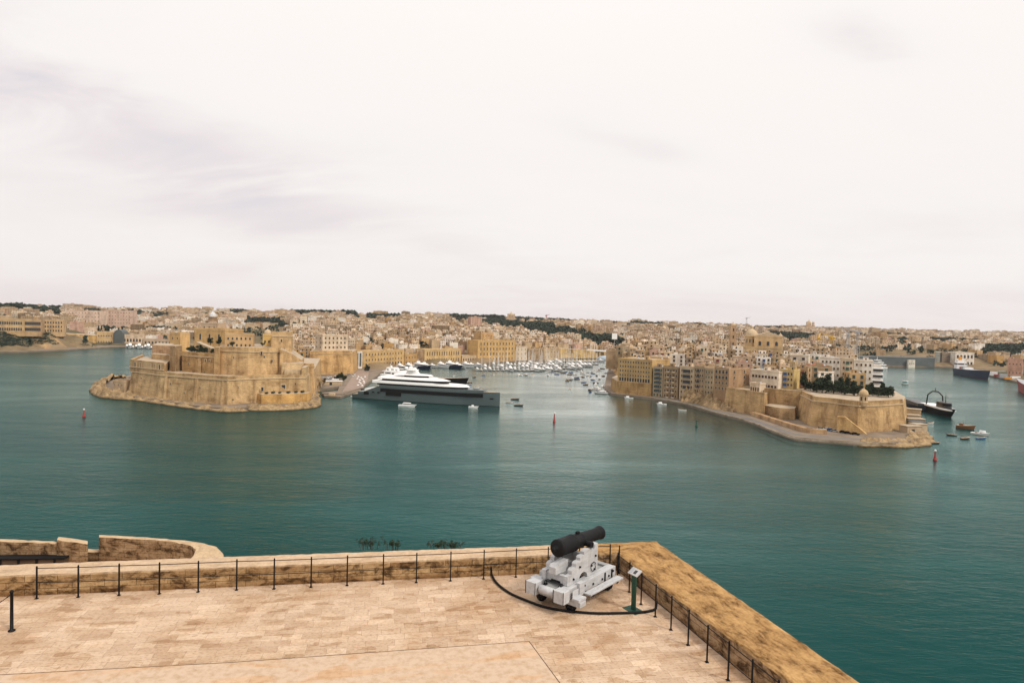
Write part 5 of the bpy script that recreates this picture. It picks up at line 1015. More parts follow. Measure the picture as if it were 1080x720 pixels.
for x0, x1, ya, yb, den, hh in ((-40, 60, 1650, 1480, 1.0, 19), (52, 66, 329, 325.5, .7, 14), (101, 136, 351, 344, .6, 11), (140, 173, 352, 347, .5, 10), (255, 300, 346, 338, .45, 11), (306, 374, 2320, 2150, 1.0, 20), (398, 420, 338.5, 331, .8, 12), (372, 398, 340, 336, .25, 9), (476, 500, 342, 335, .5, 10), (500, 530, 346, 339, .9, 11), (528, 560, 352, 340, .9, 11), (556, 583, 356, 343, .9, 12), (583, 606, 360, 350, 1.0, 13), (606, 658, 368, 358, 1.1, 13), (806, 858, 362.5, 354, .9, 11), (968, 1010, 364, 359.5, .8, 11), (948, 956, 368, 359, .8, 12), (1038, 1085, 378, 366, .7, 9), (150, 176, 336, 332, .4, 10), (215, 238, 338, 332, .6, 11), (470, 530, 2560, 2420, 1.0, 20), (536, 600, 2700, 2500, .7, 18), (628, 652, 2600, 2480, .8, 18), (655, 700, 2700, 2560, .7, 17), (725, 745, 2700, 2560, .6, 16), (805, 850, 2700, 2500, .5, 15), (230, 262, 2300, 2180, .7, 17), (90, 104, 1900, 1750, .8, 17), (128, 150, 2000, 1880, .7, 17), (388, 420, 2250, 2100, .8, 17), (930, 950, 2000, 1900, .6, 13), (1012, 1040, 1700, 1600, .7, 12), (880, 930, 1250, 1180, .5, 9), (860, 900, 349.5, 347.5, .3, 11)):
    def hY(px, py):
        return hit(px, py)[1]
    m = (x0 + x1) / 2
    if ya > 600: WOODS.append((x0, x1, yb, ya, den, hh)); continue
    Ya, Yb = sorted((hY(m, ya), hY(m, yb)))
    if Yb - Ya < 40: Yb = Ya + 90
    WOODS.append((x0, x1, Ya, Yb, den, hh))
def in_wood(x, y):
    p = PXY(x, y)
    for a, b, c, d, den, hh in WOODS:
        if a < p < b and c < y < d: return True
    return False
def green(x, y, s=.0052, t=.14): return mnoise.noise(Vector((x * s, y * s, 7.7))) > t
def t_sen(x, y, z):
    p = PXY(x, y); return z > 12 and p > 646 and (p < 700 or y > 440) and not blocked(x, y, 5) and not (y < 520 and p > 838 and p < 960 and y < 470)
def t_bir(x, y, z): return z > 5 and not blocked(x, y, 4) and not in_wood(x, y)
def t_far(x, y, z): return not blocked(x, y, 4) and not in_wood(x, y) and not green(x, y) and z > 3.2
district(60, 480, 440, 985, 11.2, R(-9), .96, t_sen, 8, 15)
district(-150, 150, 640, 1300, 11.6, R(22), .95, t_bir, 8, 14)
district(-430, -150, 640, 1100, 13.0, R(22), .93, lambda x, y, z: t_bir(x, y, z) and PXY(x, y) > 300, 8, 13)
district(-1250, -60, 1080, 1700, 16.5, R(12), .80, t_far, 6, 14)
district(-60, 800, 1120, 1750, 15.5, R(-14), .92, t_far, 7, 15)
district(640, 1550, 1000, 1750, 16, R(20), .8, lambda x, y, z: t_far(x, y, z) and not (y < 1300 and rn.random() < .1) and z > 5, 6, 13)
district(-2100, 2500, 1700, 2600, 22, R(5), .70, t_far, 7, 15)
district(-2900, 3400, 2600, 3900, 30, R(-6), .62, lambda x, y, z: not green(x, y, .004, .25), 8, 17)
SKY = np.full(1500, 1e4)
def mark(a, b, top):
    i, j = int(max(0, a + 150)), int(min(1499, b + 150)); 
    if j >= i: SKY[i:j + 1] = np.minimum(SKY[i:j + 1], top)
front = sorted([(b[3], 'b', b) for b in BOXES] + [(c[1], 'h', c) for c in CAND], key=lambda q: q[0]); VIS = []
for y, k, c in front:
    if k == 'b': mark(c[0], c[1], c[2]); continue
    x, y, z, an, st, hh = c; w = st * .92
    p0 = proj(x - w * .55, y, z)[0]; p1 = proj(x + w * .55, y, z)[0]; top = proj(x, y, z + hh)[1]; base = proj(x, y, z)[1]
    i, j = int(max(0, p0 + 150)), int(min(1499, p1 + 150))
    if j < i or p1 < -60 or p0 > 1140: continue
    seen = float(np.clip(np.minimum(SKY[i:j + 1], base) - top, 0, None).mean()) * (p1 - p0)
    mark(p0, p1, top)
    if seen > 1.2: VIS.append((seen if -2 < p0 < 1082 else 0, c))
VIS.sort(key=lambda q: -q[0]); MAIN = [c for s, c in VIS[:285]]; REST = [c for s, c in VIS[285:]]
print('houses', len(CAND), 'seen', len(VIS))
PROT = []
for s, (w, d, f, b) in enumerate(((11, 11, 3, ('shutter_green', 1)), (9, 12, 3, None), (12, 11, 2, ('shutter_brown', 0)), (10, 10, 4, ('shutter_red', 2)), (13, 12, 3, None), (9, 11, 2, None), (11, 12, 4, ('shutter_blue', 1)), (12, 10, 3, ('shutter_brown', 2)))):
    PROT.append((house_proto(s, w, d, f, True, b), house_proto(s, w, d, f, False, None), w, d, f, b))
USED = set()
TN = list(TONES); TW = [4.5, 2.6, 1.2, 3, 3.2, 1.8, 1.3, 1.8, 2.4, 3.5]
def zone(x, y):
    p = PXY(x, y)
    if p > 640 and y < 1000: return 'between the quay tenements and the domed church' if y < 660 else 'behind the domed church'
    if p < 200: return 'on the far left shore'
    if 200 <= p < 330: return 'beyond the fort'
    if p < 545 and y < 900: return 'behind the yellow waterfront palace'
    if p < 545: return 'on the slope above the yacht harbour'
    if p < 660: return 'behind the creek marina'
    if p < 880: return 'on the hill beyond the domed church'
    return 'on the far right shore'
ROWS = {}
for c in MAIN: ROWS.setdefault(zone(c[0], c[1]), []).append(c)
for zn, cs in ROWS.items():
    cs.sort(key=lambda c: c[1]); per = 14
    for r in range(0, len(cs), per):
        row = sorted(cs[r:r + per], key=lambda c: PXY(c[0], c[1]))
        for k, (x, y, z, an, st, hh) in enumerate(row):
            i = rn.randrange(len(PROT)); near, far, w, d, f, b = PROT[i]; (src, ph) = near if y < 720 else far
            tn = rn.choices(TN, TW)[0]; tc = Vector(TONES[tn]) * rn.uniform(.9, 1.1)
            if i not in USED or True:
                key = (i, y < 720)
                o = src if key not in USED else dup(src); USED.add(key)
            def paint(q):
                q.color = (*tc, 1)
                for ch in q.children: paint(ch)
            paint(o); s = st * .98 / w; o.location = (x, y, z); o.rotation_euler = (0, 0, an); o.scale = (s, s, max(.75, min(1.25, hh / ph * 1.0)))
            near_row = 'front row' if r == 0 else nth(r // per) + ' row'
            extra = ' with %s balcony' % b[0].split('_')[1] if b and y < 720 else ''
            pos = 'leftmost' if k == 0 else 'rightmost' if k == len(row) - 1 else nth(k)
            L1 = '%s %s storey house%s, %s in %s %s' % (tn, NUM[f], extra, pos, near_row, zn)
            if len(L1.split()) > 16: L1 = '%s house%s, %s in %s %s' % (tn, extra, pos, near_row, zn)
            if len(L1.split()) > 16: L1 = '%s house, %s in %s %s' % (tn, pos, near_row, zn)
            tag(o, L1, 'house', 'flat roofed stone town houses')
for i, P_ in enumerate(PROT):
    for key, (o, h) in (((i, True), P_[0]), ((i, False), P_[1])):
        if key not in USED:
            for ch in list(o.children): bpy.data.objects.remove(ch)
            bpy.data.objects.remove(o)
V = []; F = []
def qbox(x, y, z0, z1, w, d, an):
    ca, sa = math.cos(an), math.sin(an); o = len(V)
    for z in (z0, z1):
        for a, b in ((-w, -d), (w, -d), (w, d), (-w, d)): V.append((x + a * ca / 2 - b * sa / 2, y + a * sa / 2 + b * ca / 2, z))
    F.extend([(o, o + 1, o + 5, o + 4), (o + 1, o + 2, o + 6, o + 5), (o + 2, o + 3, o + 7, o + 6), (o + 3, o, o + 4, o + 7), (o + 4, o + 5, o + 6, o + 7)])
for x, y, z, an, st, hh in REST:
    w = st * rn.uniform(.55, .98); d = st * rn.uniform(.55, .98); hh *= rn.uniform(.75, 1.25)
    if rn.random() < .10: w *= 1.9; hh *= 1.35
    qbox(x, y, z - 6, z + hh, w, d, an); ca, sa = math.cos(an), math.sin(an)
    for _ in range(rn.choice((1, 1, 2))):
        a, b = rn.uniform(-.3, .3) * w, rn.uniform(-.3, .3) * d; qbox(x + a * ca - b * sa, y + a * sa + b * ca, z + hh - .01, z + hh + rn.uniform(1.5, 3.2), rn.uniform(2.5, w * .5), rn.uniform(2.5, d * .5), an)
me = bpy.data.meshes.new('distant_houses'); me.from_pydata(V, [], F); me.materials.append(MAT['town_mass']); o = bpy.data.objects.new('distant_houses', me); COL.objects.link(o)
o['kind'] = 'stuff'; o['label'] = 'mass of pale flat roofed houses covering the far hillsides'

# ------------------------------------------------------------------ trees
def tree_mesh(seed, h, spread, mat, n, kind_='round'):
    r = random.Random(seed); tr = MB(); cw = MB(); tr.tube([(0, 0, -1), (r.uniform(-.2, .2), 0, h * .35), (r.uniform(-.4, .4), r.uniform(-.3, .3), h * .75)], [h * .045, h * .032, h * .012], 'bark', 7)
    lobes = []
    if kind_ == 'cypress': lobes = [((0, 0, h * (.2 + .16 * k)), (spread * (1 - .15 * k), spread * (1 - .15 * k), h * .16)) for k in range(6)]
    else:
        for k in range(9):
            a = r.uniform(0, 6.28); q = spread * r.uniform(.25, .65); zz = h * r.uniform(.26, .80); lobes.append(((q * math.cos(a), q * math.sin(a), zz), (spread * r.uniform(.42, .66),) * 2 + (h * r.uniform(.17, .27),)))
            tr.tube([(0, 0, h * .35), (q * math.cos(a) * .5, q * math.sin(a) * .5, h * .5), (q * math.cos(a), q * math.sin(a), zz)], [h * .02, h * .014, h * .006], 'bark', 5)
    for c, rad in lobes: leafcloud(cw, c, rad, n // len(lobes), h * .06, mat, r, .75)
    return tr, cw
TREES = []
for s, (h, sp_, mat, kd) in enumerate(((8, 3.3, 'pine', 'r'), (7, 3.6, 'pine', 'r'), (9, 3.4, 'leaf', 'r'), (5, 3.2, 'leaf', 'r'), (12, 1.6, 'pine', 'cypress'))):
    tr, cw = tree_mesh(40 + s, h, sp_, mat, 1100, 'cypress' if kd == 'cypress' else 'round'); o = tr.build('tree'); cw.build('crown', o); TREES.append([o, False, h])
def tree(k, x, y, z, label, s=1.0, group=None):
    p = TREES[k]; o = p[0] if not p[1] else dup(p[0]); p[1] = True; o.location = (x, y, z); o.scale = (s, s, s * rn.uniform(.9, 1.1)); o.rotation_euler = (0, 0, rn.uniform(0, 6)); tag(o, label, 'tree', group); return o
bt_ = [(849, 448, 0, 1.05), (855, 440, 1, .9), (861, 432, 0, 1.15), (867, 428, 1, 1.1), (873, 436, 0, 1.2), (879, 424, 1, 1.1), (885, 432, 0, 1.1), (891, 420, 1, 1.0), (896, 430, 0, 1.05), (901, 415, 1, .95), (913, 414, 1, .9), (919, 424, 0, .95), (926, 412, 1, .9), (932, 420, 0, .95), (937, 410, 1, .8)]
for i, (px, Y, k, s) in enumerate(bt_):
    q = col(px, Y, 18); side = 'left of the watch turret' if px < 906 else 'right of the watch turret'; j = i if px < 906 else i - 10
    tree(k, q[0], q[1], 17.5, 'dark bushy tree on the golden bastion, %s from the left, %s' % (nth(j), side), s * rn.uniform(1.1, 1.4), 'dark trees on the golden bastion')
for px, Y, z, k, s, lab in ((200, 470, 31, 3, .9, 'small dark shrubby tree at the west end of the fort courtyard'), (205, 466, 31, 1, .9, 'broad dark tree in the fort courtyard, westmost of the big three'), (211, 468, 31, 0, .8, 'dark tree in the middle of the fort courtyard'), (216, 464, 31, 1, .75, 'broad dark tree in the fort courtyard closest to its ramp'), (225, 458, 31, 3, .9, 'small round tree below the fort ramp'), (222, 497, 36, 1, .75, 'dark tree before the ochre hall in the fort, left of a pair'), (231, 494, 36, 0, .8, 'dark tree before the ochre hall in the fort, right of a pair'), (245, 458, 37, 3, .75, 'small bush like tree on the main fort rampart'), (277, 470, 37, 3, .6, 'small bush like tree before the low domed watch house')):
    q = col(px, Y, z); tree(k, q[0], q[1], z - .3, lab, s)
for px, Y, k, s, lab in ((356, 585, 2, .8, 'green tree among parked cars on the quay by the fort, first of three'), (360, 600, 0, .9, 'dark tree among parked cars on the quay by the fort, middle of three'), (363, 575, 2, .75, 'green tree on the quay closest to the sunshades'), (387, 690, 0, .9, 'dark tree standing directly before the yellow palace'), (797, 452, 1, .85, 'dark tree beside the small pale columned house')):
    q = col(px, Y, 2); tree(k, q[0], q[1], 2 if px < 700 else 15.5, lab, s)
cyp = [(104, 1195), (107, 1200), (111, 1190), (114, 1200), (118, 1195), (121, 1205), (125, 1195), (129, 1200), (133, 1205)]
for i, (px, Y) in enumerate(cyp):
    q = col(px, Y, 12); tree(4 if i % 3 != 2 else 0, q[0], q[1], H(*q), '%s from the left in the row of dark cypress trees above the far boathouses' % nth(i), 1.15, 'cypress trees above the far boathouses')
# far woods that read as one mass, and scrub between the houses
wm = MB(); r2 = random.Random(9)
def blob(x, y, z, h, w):
    for _ in range(26):
        a, e, q = r2.uniform(0, 6.28), r2.uniform(.05, 1), r2.uniform(.4, 1); p = Vector((x + math.cos(a) * w * q * (1 - e * .4), y + math.sin(a) * w * q * (1 - e * .4), z + h * (.15 + .85 * e * (1 - .3 * q))))
        s = h * .2 * r2.uniform(.7, 1.3); d1 = Vector((r2.uniform(-1, 1), r2.uniform(-1, 1), r2.uniform(-.6, .6))).normalized(); d2 = d1.cross(Vector((r2.uniform(-1, 1), r2.uniform(-1, 1), r2.uniform(-1, 1)))).normalized()
        wm.add([p - d1 * s, p + d2 * s * .8, p + d1 * s, p - d2 * s * .8], [(0, 1, 2, 3)], 'farwood')
for x0, x1, Ya, Yb, den, hh in WOODS:
    Xa = (x0 - 540) / FOC; Xb = (x1 - 540) / FOC; area = (Xb - Xa) * (Yb ** 2 - Ya ** 2) / 2; n = int(min(1100, den * area / 60)); pts = []
    for _ in range(n):
        Y = r2.uniform(Ya, Yb); u = r2.uniform(Xa, Xb); pts.append((u * Y, Y))
    if pts:
        Z = terrain([p[0] for p in pts], [p[1] for p in pts])
        for (x, y), z in zip(pts, Z):
            if z > 2.5 and not blocked(x, y, 3) and mnoise.noise(Vector((x * .011, y * .006, 2.2))) > -.16: blob(x, y, z - 1, hh * r2.uniform(.8, 1.4), hh * .6)
pts = []
for _ in range(4600):
    Y = r2.uniform(800, 3300); u = r2.uniform(-.85, .85); x = u * Y
    if green(x, Y, .0052, .12) or r2.random() < .3: pts.append((x, Y))
Z = terrain([p[0] for p in pts], [p[1] for p in pts]); D = inside_dist(np.array(pts))
for (x, y), z, d in zip(pts, Z, D):
    if d > 25 and z > 6 and not blocked(x, y, 4): blob(x, y, z - 1, r2.uniform(6, 13), r2.uniform(3, 8))
for px, py0, py1, n in ((15, 366, 350, 260), (45, 364, 350, 130), (100, 366, 362, 10)):      # scrub on the left cliff
    for _ in range(n):
        x, y, z = hit(px + r2.uniform(-17, 17), r2.uniform(py1, py0)); blob(x, y, z - .6, r2.uniform(2, 4), r2.uniform(2, 4))
o = wm.build('woodland'); o['kind'] = 'stuff'; o['label'] = 'dark green woods and scrub on the far hills'
q = MB(); 
for _ in range(60):
    x, y = col(r2.uniform(808, 846), r2.uniform(430, 452) - 0, 3)
    leafcloud(q, (x - 3, y - 12, 2.6), (2.6, 2.6, 1.2), 16, .5, 'leaf', r2, .7)
o = q.build('undergrowth'); o['kind'] = 'stuff'; o['label'] = 'green undergrowth in the hollow below the recessed bastion'
# ------------------------------------------------------------------ boats
def hull(mb, L_, B, zd0, zd1, mat, deck='white', draft=.6, stern=.86, rake=.12, n=14, power=2.2, boot=None, flare=.82, mid=None):
    """a hull along +x with its stern at 0: zd0, zd1 = deck height at stern and bow"""
    st = []
    for i in range(n + 1):
        t = i / n; w = B / 2 * (min(1.0, stern + (1 - stern) * t / .35) if t < .45 else max(.012, 1 - ((t - .45) / .55) ** power)); zd = zd0 + (zd1 - zd0) * t ** 1.8 if mid is None else zd0 + (zd1 - zd0) * min(1, max(0, (t - mid[0]) / mid[1])) ** 1.0
        xs = t * L_ * (1 - rake); xd = xs + L_ * rake * t ** 3; wl = w * (flare if t < .7 else flare * (1 - .5 * (t - .7) / .3))
        st.append(((xs, wl * .75, -draft), (xs, wl, 0.25), (xd, w, zd)))
    V = []
    for a, b, c in st: V += [(a[0], -a[1], a[2]), (b[0], -b[1], b[2]), (c[0], -c[1], c[2]), (c[0], c[1], c[2]), (b[0], b[1], b[2]), (a[0], a[1], a[2])]
    F1 = []; F2 = []
    for i in range(n):
        o = i * 6
        for a, b in ((1, 2), (3, 4)): F1.append((o + a, o + 6 + a, o + 6 + b, o + b))
        for a, b in ((0, 1), (4, 5), (5, 0)): F2.append((o + a, o + 6 + a, o + 6 + b, o + b))
    mb.add(V, [f[::-1] for f in F1], mat, True); mb.add(V, [f[::-1] for f in F2], boot or mat)
    mb.add(V, [(i * 6 + 2, i * 6 + 8, i * 6 + 9, i * 6 + 3)[::-1] for i in range(n)][::1], deck)
    mb.add(V, [(0, 1, 2, 3, 4, 5), tuple(n * 6 + k for k in (5, 4, 3, 2, 1, 0))], mat)
def tier(mb, x0, x1, hw, z0, z1, mat, nose=.3, back=.1, top=1.0, k=8, rake=0.0):
    """a deck house: rounded towards the bow at x1, drawn in by top and leaning back by rake"""
    def outline(s, sh):
        p = [(x0 + sh * .2, -hw * s * (1 - back)), (x0 + (x1 - x0) * .12, -hw * s)]
        for i in range(k + 1):
            a = i / k * math.pi / 2; p.append((x1 - sh - (x1 - x0) * nose * (1 - math.sin(a)), -hw * s * math.cos(a) if i < k else 0))
        return p + [(x, -y) for x, y in reversed(p[:-1])]
    mb.prism(outline(1, 0), z0, z1, mat, top=outline(top, rake))
def mast(mb, x, z0, z1, r=.09, boom=None, mat='steel'):
    mb.tube([(x, 0, z0), (x, 0, z1)], [r, r * .6], mat, 5)
    if boom: mb.tube([(x, 0, z0 + 1.6), (x - boom, 0, z0 + 1.5)], r * 1.6, 'white', 5); mb.tube([(x, 0, z0 + (z1 - z0) * .62), (x, .9, z0 + (z1 - z0) * .62)], r * .5, mat, 4); mb.tube([(x, 0, z1), (x + boom * 1.25, 0, z0)], r * .25, mat, 3); mb.tube([(x, 0, z1), (x - boom * 1.25, 0, z0)], r * .25, mat, 3)
def motor_yacht(L_, hmat='white'):
    B = L_ * .24; m = MB(); hull(m, L_, B, L_ * .085, L_ * .14, hmat, boot='darkgrey'); o = m.build('motor_yacht')
    m = MB(); z = L_ * .088; tier(m, L_ * .12, L_ * .74, B * .40, z, z + L_ * .075, 'white', .5, top=.9, rake=L_ * .04); m.build('cabin', o)
    m = MB(); tier(m, L_ * .16, L_ * .727, B * .405, z + L_ * .028, z + L_ * .06, 'tinted', .5, top=.99, rake=L_ * .008); m.build('window_band', o)
    m = MB(); tier(m, L_ * .14, L_ * .56, B * .34, z + L_ * .076, z + L_ * .115, 'white', .5, top=.85, rake=L_ * .05); m.build('flybridge', o)
    m = MB(); m.box(L_ * .26, L_ * .29, -B * .3, B * .3, z + L_ * .115, z + L_ * .165, 'white'); m.tube([(L_ * .27, 0, z + L_ * .16), (L_ * .25, 0, z + L_ * .24)], L_ * .004 + .03, 'white', 5); m.build('radar_arch', o)
    return o
def sail_yacht(L_, hmat='white'):
    B = L_ * .28; m = MB(); hull(m, L_, B, L_ * .075, L_ * .11, hmat, 'teak', stern=.7, boot='navy'); o = m.build('sailing_yacht')
    m = MB(); tier(m, L_ * .28, L_ * .66, B * .27, L_ * .08, L_ * .125, 'white', .4, top=.85); m.build('cabin', o)
    m = MB(); mast(m, L_ * .56, L_ * .09, L_ * 1.32, .19, L_ * .36, 'white'); m.build('mast', o)
    m = MB(); m.tube([(L_ * .55, 0, L_ * .215), (L_ * .20, 0, L_ * .205)], L_ * .018, 'blue' if int(L_) % 2 else 'teak', 6); m.build('furled_sail', o)
    return o
def dinghy(L_, hmat, inner='teak', canopy=None):
    B = L_ * .36; m = MB(); hull(m, L_, B, L_ * .10, L_ * .17, hmat, inner, .3, .8); o = m.build('open_boat')
    m = MB(); m.box(L_ * .25, L_ * .32, -B * .4, B * .4, L_ * .115, L_ * .14, 'wood'); m.box(L_ * .52, L_ * .59, -B * .38, B * .38, L_ * .125, L_ * .15, 'wood'); m.build('thwart', o)
    if canopy: m = MB(); tier(m, L_ * .45, L_ * .78, B * .3, L_ * .13, L_ * .27, canopy, .5, top=.8); m.build('cuddy', o)
    return o
BP = {'my18': motor_yacht(18), 'my13': motor_yacht(13), 'my26': motor_yacht(26), 'my32': motor_yacht(32, 'navy'), 'sy12': sail_yacht(12), 'sy15': sail_yacht(15), 'sy10': sail_yacht(10, 'navy'), 'ow': dinghy(6, 'white'), 'ob': dinghy(6.5, 'blue'), 'od': dinghy(7, 'darkgrey'), 'oc': dinghy(7.5, 'white', 'white', 'white')}
DESC = {'my18': 'white motor yacht with dark window band', 'my13': 'small white motor cruiser', 'my26': 'large white motor yacht with flybridge', 'my32': 'big navy hulled motor yacht', 'sy12': 'white sailing yacht with bare mast', 'sy15': 'tall masted white sailing yacht', 'sy10': 'small navy hulled sailing yacht', 'ow': 'small white open boat', 'ob': 'small blue open boat', 'od': 'small dark open boat', 'oc': 'small white boat with cuddy'}
BCAT = {'m': 'yacht', 's': 'sailing boat', 'o': 'boat'}; BU = set(); rb = random.Random(3)
def boat(k, x, y, rz, label, group=None, s=1.0):
    o = BP[k] if k not in BU else dup(BP[k]); BU.add(k); o.location = (x, y, 0); o.rotation_euler = (0, 0, rz); o.scale = (s, s, s); tag(o, label, BCAT[k[0]], group); return o
def berth_row(px0, Y0, px1, Y1, gap, kinds, heading, where, group, pontoon=None, back=False):
    a, b = V0(col(px0, Y0)), V0(col(px1, Y1)); d = (b - a); n = max(1, int(d.length / gap)); u = d.normalized(); nrm = Vector((u.y, -u.x, 0))
    for i in range(n):
        p = a.lerp(b, (i + .5) / n); k = rb.choice(kinds); pos = 'leftmost' if i == 0 else 'rightmost' if i == n - 1 else nth(i)
        boat(k, p.x + rb.uniform(-.5, .5), p.y + rb.uniform(-1, 1), math.atan2(nrm.y, nrm.x) + heading + rb.uniform(-.06, .06), '%s, %s %s' % (DESC[k], pos if pos.endswith('most') else pos + ' from the left', where), group, rb.uniform(1.0, 1.25))
    if pontoon:
        m = MB(); an = math.atan2(u.y, u.x); M4 = Matrix.Translation((a.x, a.y, 0)) @ Matrix.Rotation(an, 4, 'Z'); m.box(-2, d.length + 2, .6, 2.8, .25, .6, 'quay', M=M4)
        for t in np.arange(0, d.length, 12): m.tube([M4 @ Vector((t, 2.95, -1)), M4 @ Vector((t, 2.95, 2.2))], .16, 'steel', 5)
        tag(m.build('pontoon'), pontoon, 'pontoon')
MK = ['my13', 'my18', 'my18', 'sy12', 'sy12', 'sy15', 'my18', 'sy10', 'sy15']
berth_row(500, 772, 590, 800, 4.9, ['my18', 'my13', 'my18', 'my13', 'sy12', 'sy15', 'my26'], 0, 'on the outermost marina pontoon', 'yachts on the marina pontoons', 'long floating marina pontoon nearest the open water')
berth_row(508, 812, 612, 842, 5.2, MK, 0, 'on the second marina pontoon', 'yachts on the marina pontoons', 'second floating marina pontoon from the open water')
berth_row(518, 858, 622, 890, 5.6, MK, 0, 'on the middle marina pontoon', 'yachts on the marina pontoons', 'middle floating pontoon of the marina')
berth_row(546, 908, 629, 938, 6.0, MK + ['sy15', 'sy12'], 0, 'on the fourth marina pontoon', 'yachts on the marina pontoons', 'fourth floating marina pontoon from the open water')
berth_row(574, 965, 633, 1000, 6.6, MK + ['sy15', 'sy15'], 0, 'on the innermost marina pontoon', 'yachts on the marina pontoons', 'innermost floating pontoon of the marina')
BIG = [(418, 762, 'my26'), (427, 775, 'my26'), (436, 786, 'my32'), (444, 795, 'my26'), (453, 803, 'my18'), (461, 808, 'my26'), (469, 808, 'my32'), (478, 806, 'my26'), (487, 822, 'my26'), (494, 835, 'my18'), (501, 838, 'my18')]
for i, (px, Y, k) in enumerate(BIG):
    x, y = col(px, Y); boat(k, x, y, R(-48 + rb.uniform(-5, 5)), '%s, %s from the left before the yellow palaces' % (DESC[k], nth(i)), 'large yachts moored along the creek quay', 1.05)
for i, (px, Y) in enumerate(((404, 700), (410, 688), (402, 660), (408, 640), (404, 615))):
    k = ('my26', 'my18', 'my26', 'my32', 'my18')[i]; x, y = col(px, Y); boat(k, x, y, R(-12), '%s, %s from far end behind the superyacht' % (DESC[k], nth(i)), 'yachts moored behind the superyacht', 1.25)
for i, (px, py) in enumerate(((478.5, 406), (486, 400), (489, 398), (492, 404), (496, 406), (500, 409), (504, 411), (508, 412), (480, 396), (499, 398), (509, 396), (521, 395))):
    k = ('od', 'ob', 'ow')[i % 3]; x, y = at(px, py); boat(k, x, y, rb.uniform(0, 6), '%s moored off the superyacht bow, %s from the left in its scatter' % (DESC[k], nth(sorted([478.5, 486, 489, 492, 496, 500, 504, 508, 480, 499, 509, 521]).index(px))), 'small boats moored behind the superyacht bow', 1.0)
for px, py, k, lab in ((533.5, 424.5, 'ow', 'small white open boat in open water, furthest left of three off the grey bow'), (539, 421, 'od', 'small dark open boat, furthest out of three off the grey bow'), (542.5, 427.5, 'od', 'small dark open boat, lowest of three off the grey bow')):
    x, y = at(px, py); boat(k, x, y, R(-20), lab, 'boats off the bow', 1.0)
sp_ = [(597, 402, 'od'), (600, 399.5, 'oc'), (603.5, 401, 'od'), (606, 398, 'ob'), (608, 402, 'ow'), (611, 400, 'od'), (613, 403.5, 'ob'), (615.5, 406, 'od'), (612, 397.5, 'ow'), (616, 398, 'od'), (620, 397.5, 'ow'), (624, 397, 'ob'), (629, 396, 'od'), (622, 411, 'od'), (626, 409, 'ob'), (628, 406, 'oc'), (631, 404, 'od'), (633, 400, 'ow'), (635, 397, 'od'), (637, 393.5, 'oc'), (634, 391, 'ow'), (638, 389, 'od'), (639, 386, 'oc'), (633, 409.5, 'ow'), (636.5, 408, 'oc'), (623, 413, 'ob'), (629, 411.5, 'ow'), (627, 401, 'ob'), (600, 411, 'ow')]
for _ in range(34):
    t = rb.random(); sp_.append((round(548 + 86 * t + rb.uniform(-6, 6), 1), round(394.5 - 3.0 * t + rb.uniform(-1.5, 3.5), 1), rb.choice(('ow', 'od', 'ob', 'oc', 'ow', 'oc'))))
for i, (px, py, k) in enumerate(sorted(sp_)):
    x, y = at(px, py); boat(k, x, y, rb.uniform(0, 6), '%s at the creek moorings, %s from the left' % (DESC[k], nth(i)), 'small boats at the creek moorings', 1.0)
for i, (px, py, k, a) in enumerate(((641.5, 415.5, 'my13', 165), (668, 420.5, 'oc', 170), (703, 427, 'oc', 170), (724, 433, 'ow', 170), (633, 412, 'my13', 120))):
    x, y = at(px, py); boat(k, x, y, R(a), ('white cruiser moored at the quay corner under the ochre arcade', 'white cuddy boat moored below the ochre arcade', 'white cuddy boat moored below the brown balcony tenement', 'small white open boat on the water below the cream tenement', 'white cruiser lying off the quay corner among small boats')[i])
for i in range(9):
    px = 134 + i * 3.2; x, y = col(px, 1055 - (i % 3) * 6); k = ('my18', 'my26', 'my13')[i % 3]; boat(k, x, y, R(-60), '%s, %s from the left moored at the far boathouses' % (DESC[k], nth(i)), 'yachts at the far boathouses', 1.15)
for px, py, k, a, s, lab in ((1014, 463, 'od', 20, 1.0, 'small dark open boat, closest of the group beside the red harbour buoy'), (1024, 457, 'oc', -50, 1.25, 'pale boat with cuddy tucked against the brown wooden boat'), (1030, 462.5, 'ob', 10, 1.0, 'small blue boat on the outer side of the moored group'), (1009, 459.5, 'od', 160, .8, 'tiny dark boat on the inner side of the moored group'), (974, 449, 'ob', 100, 1.0, 'small blue boat hauled close to the rocky tip'), (979, 446.5, 'ow', 20, .9, 'small white boat just off the rocky tip'), (982, 467.5, 'od', 10, .8, 'dark little boat at the very end of the rocky tip'), (971, 454, 'oc', 60, 1.1, 'white cuddy boat drawn up on the rocks below the bastion')):
    x, y = at(px, py); boat(k, x, y, R(a), lab, None, s)
for k in list(BP):
    if k not in BU:
        for ch in list(BP[k].children): bpy.data.objects.remove(ch)
        bpy.data.objects.remove(BP[k])
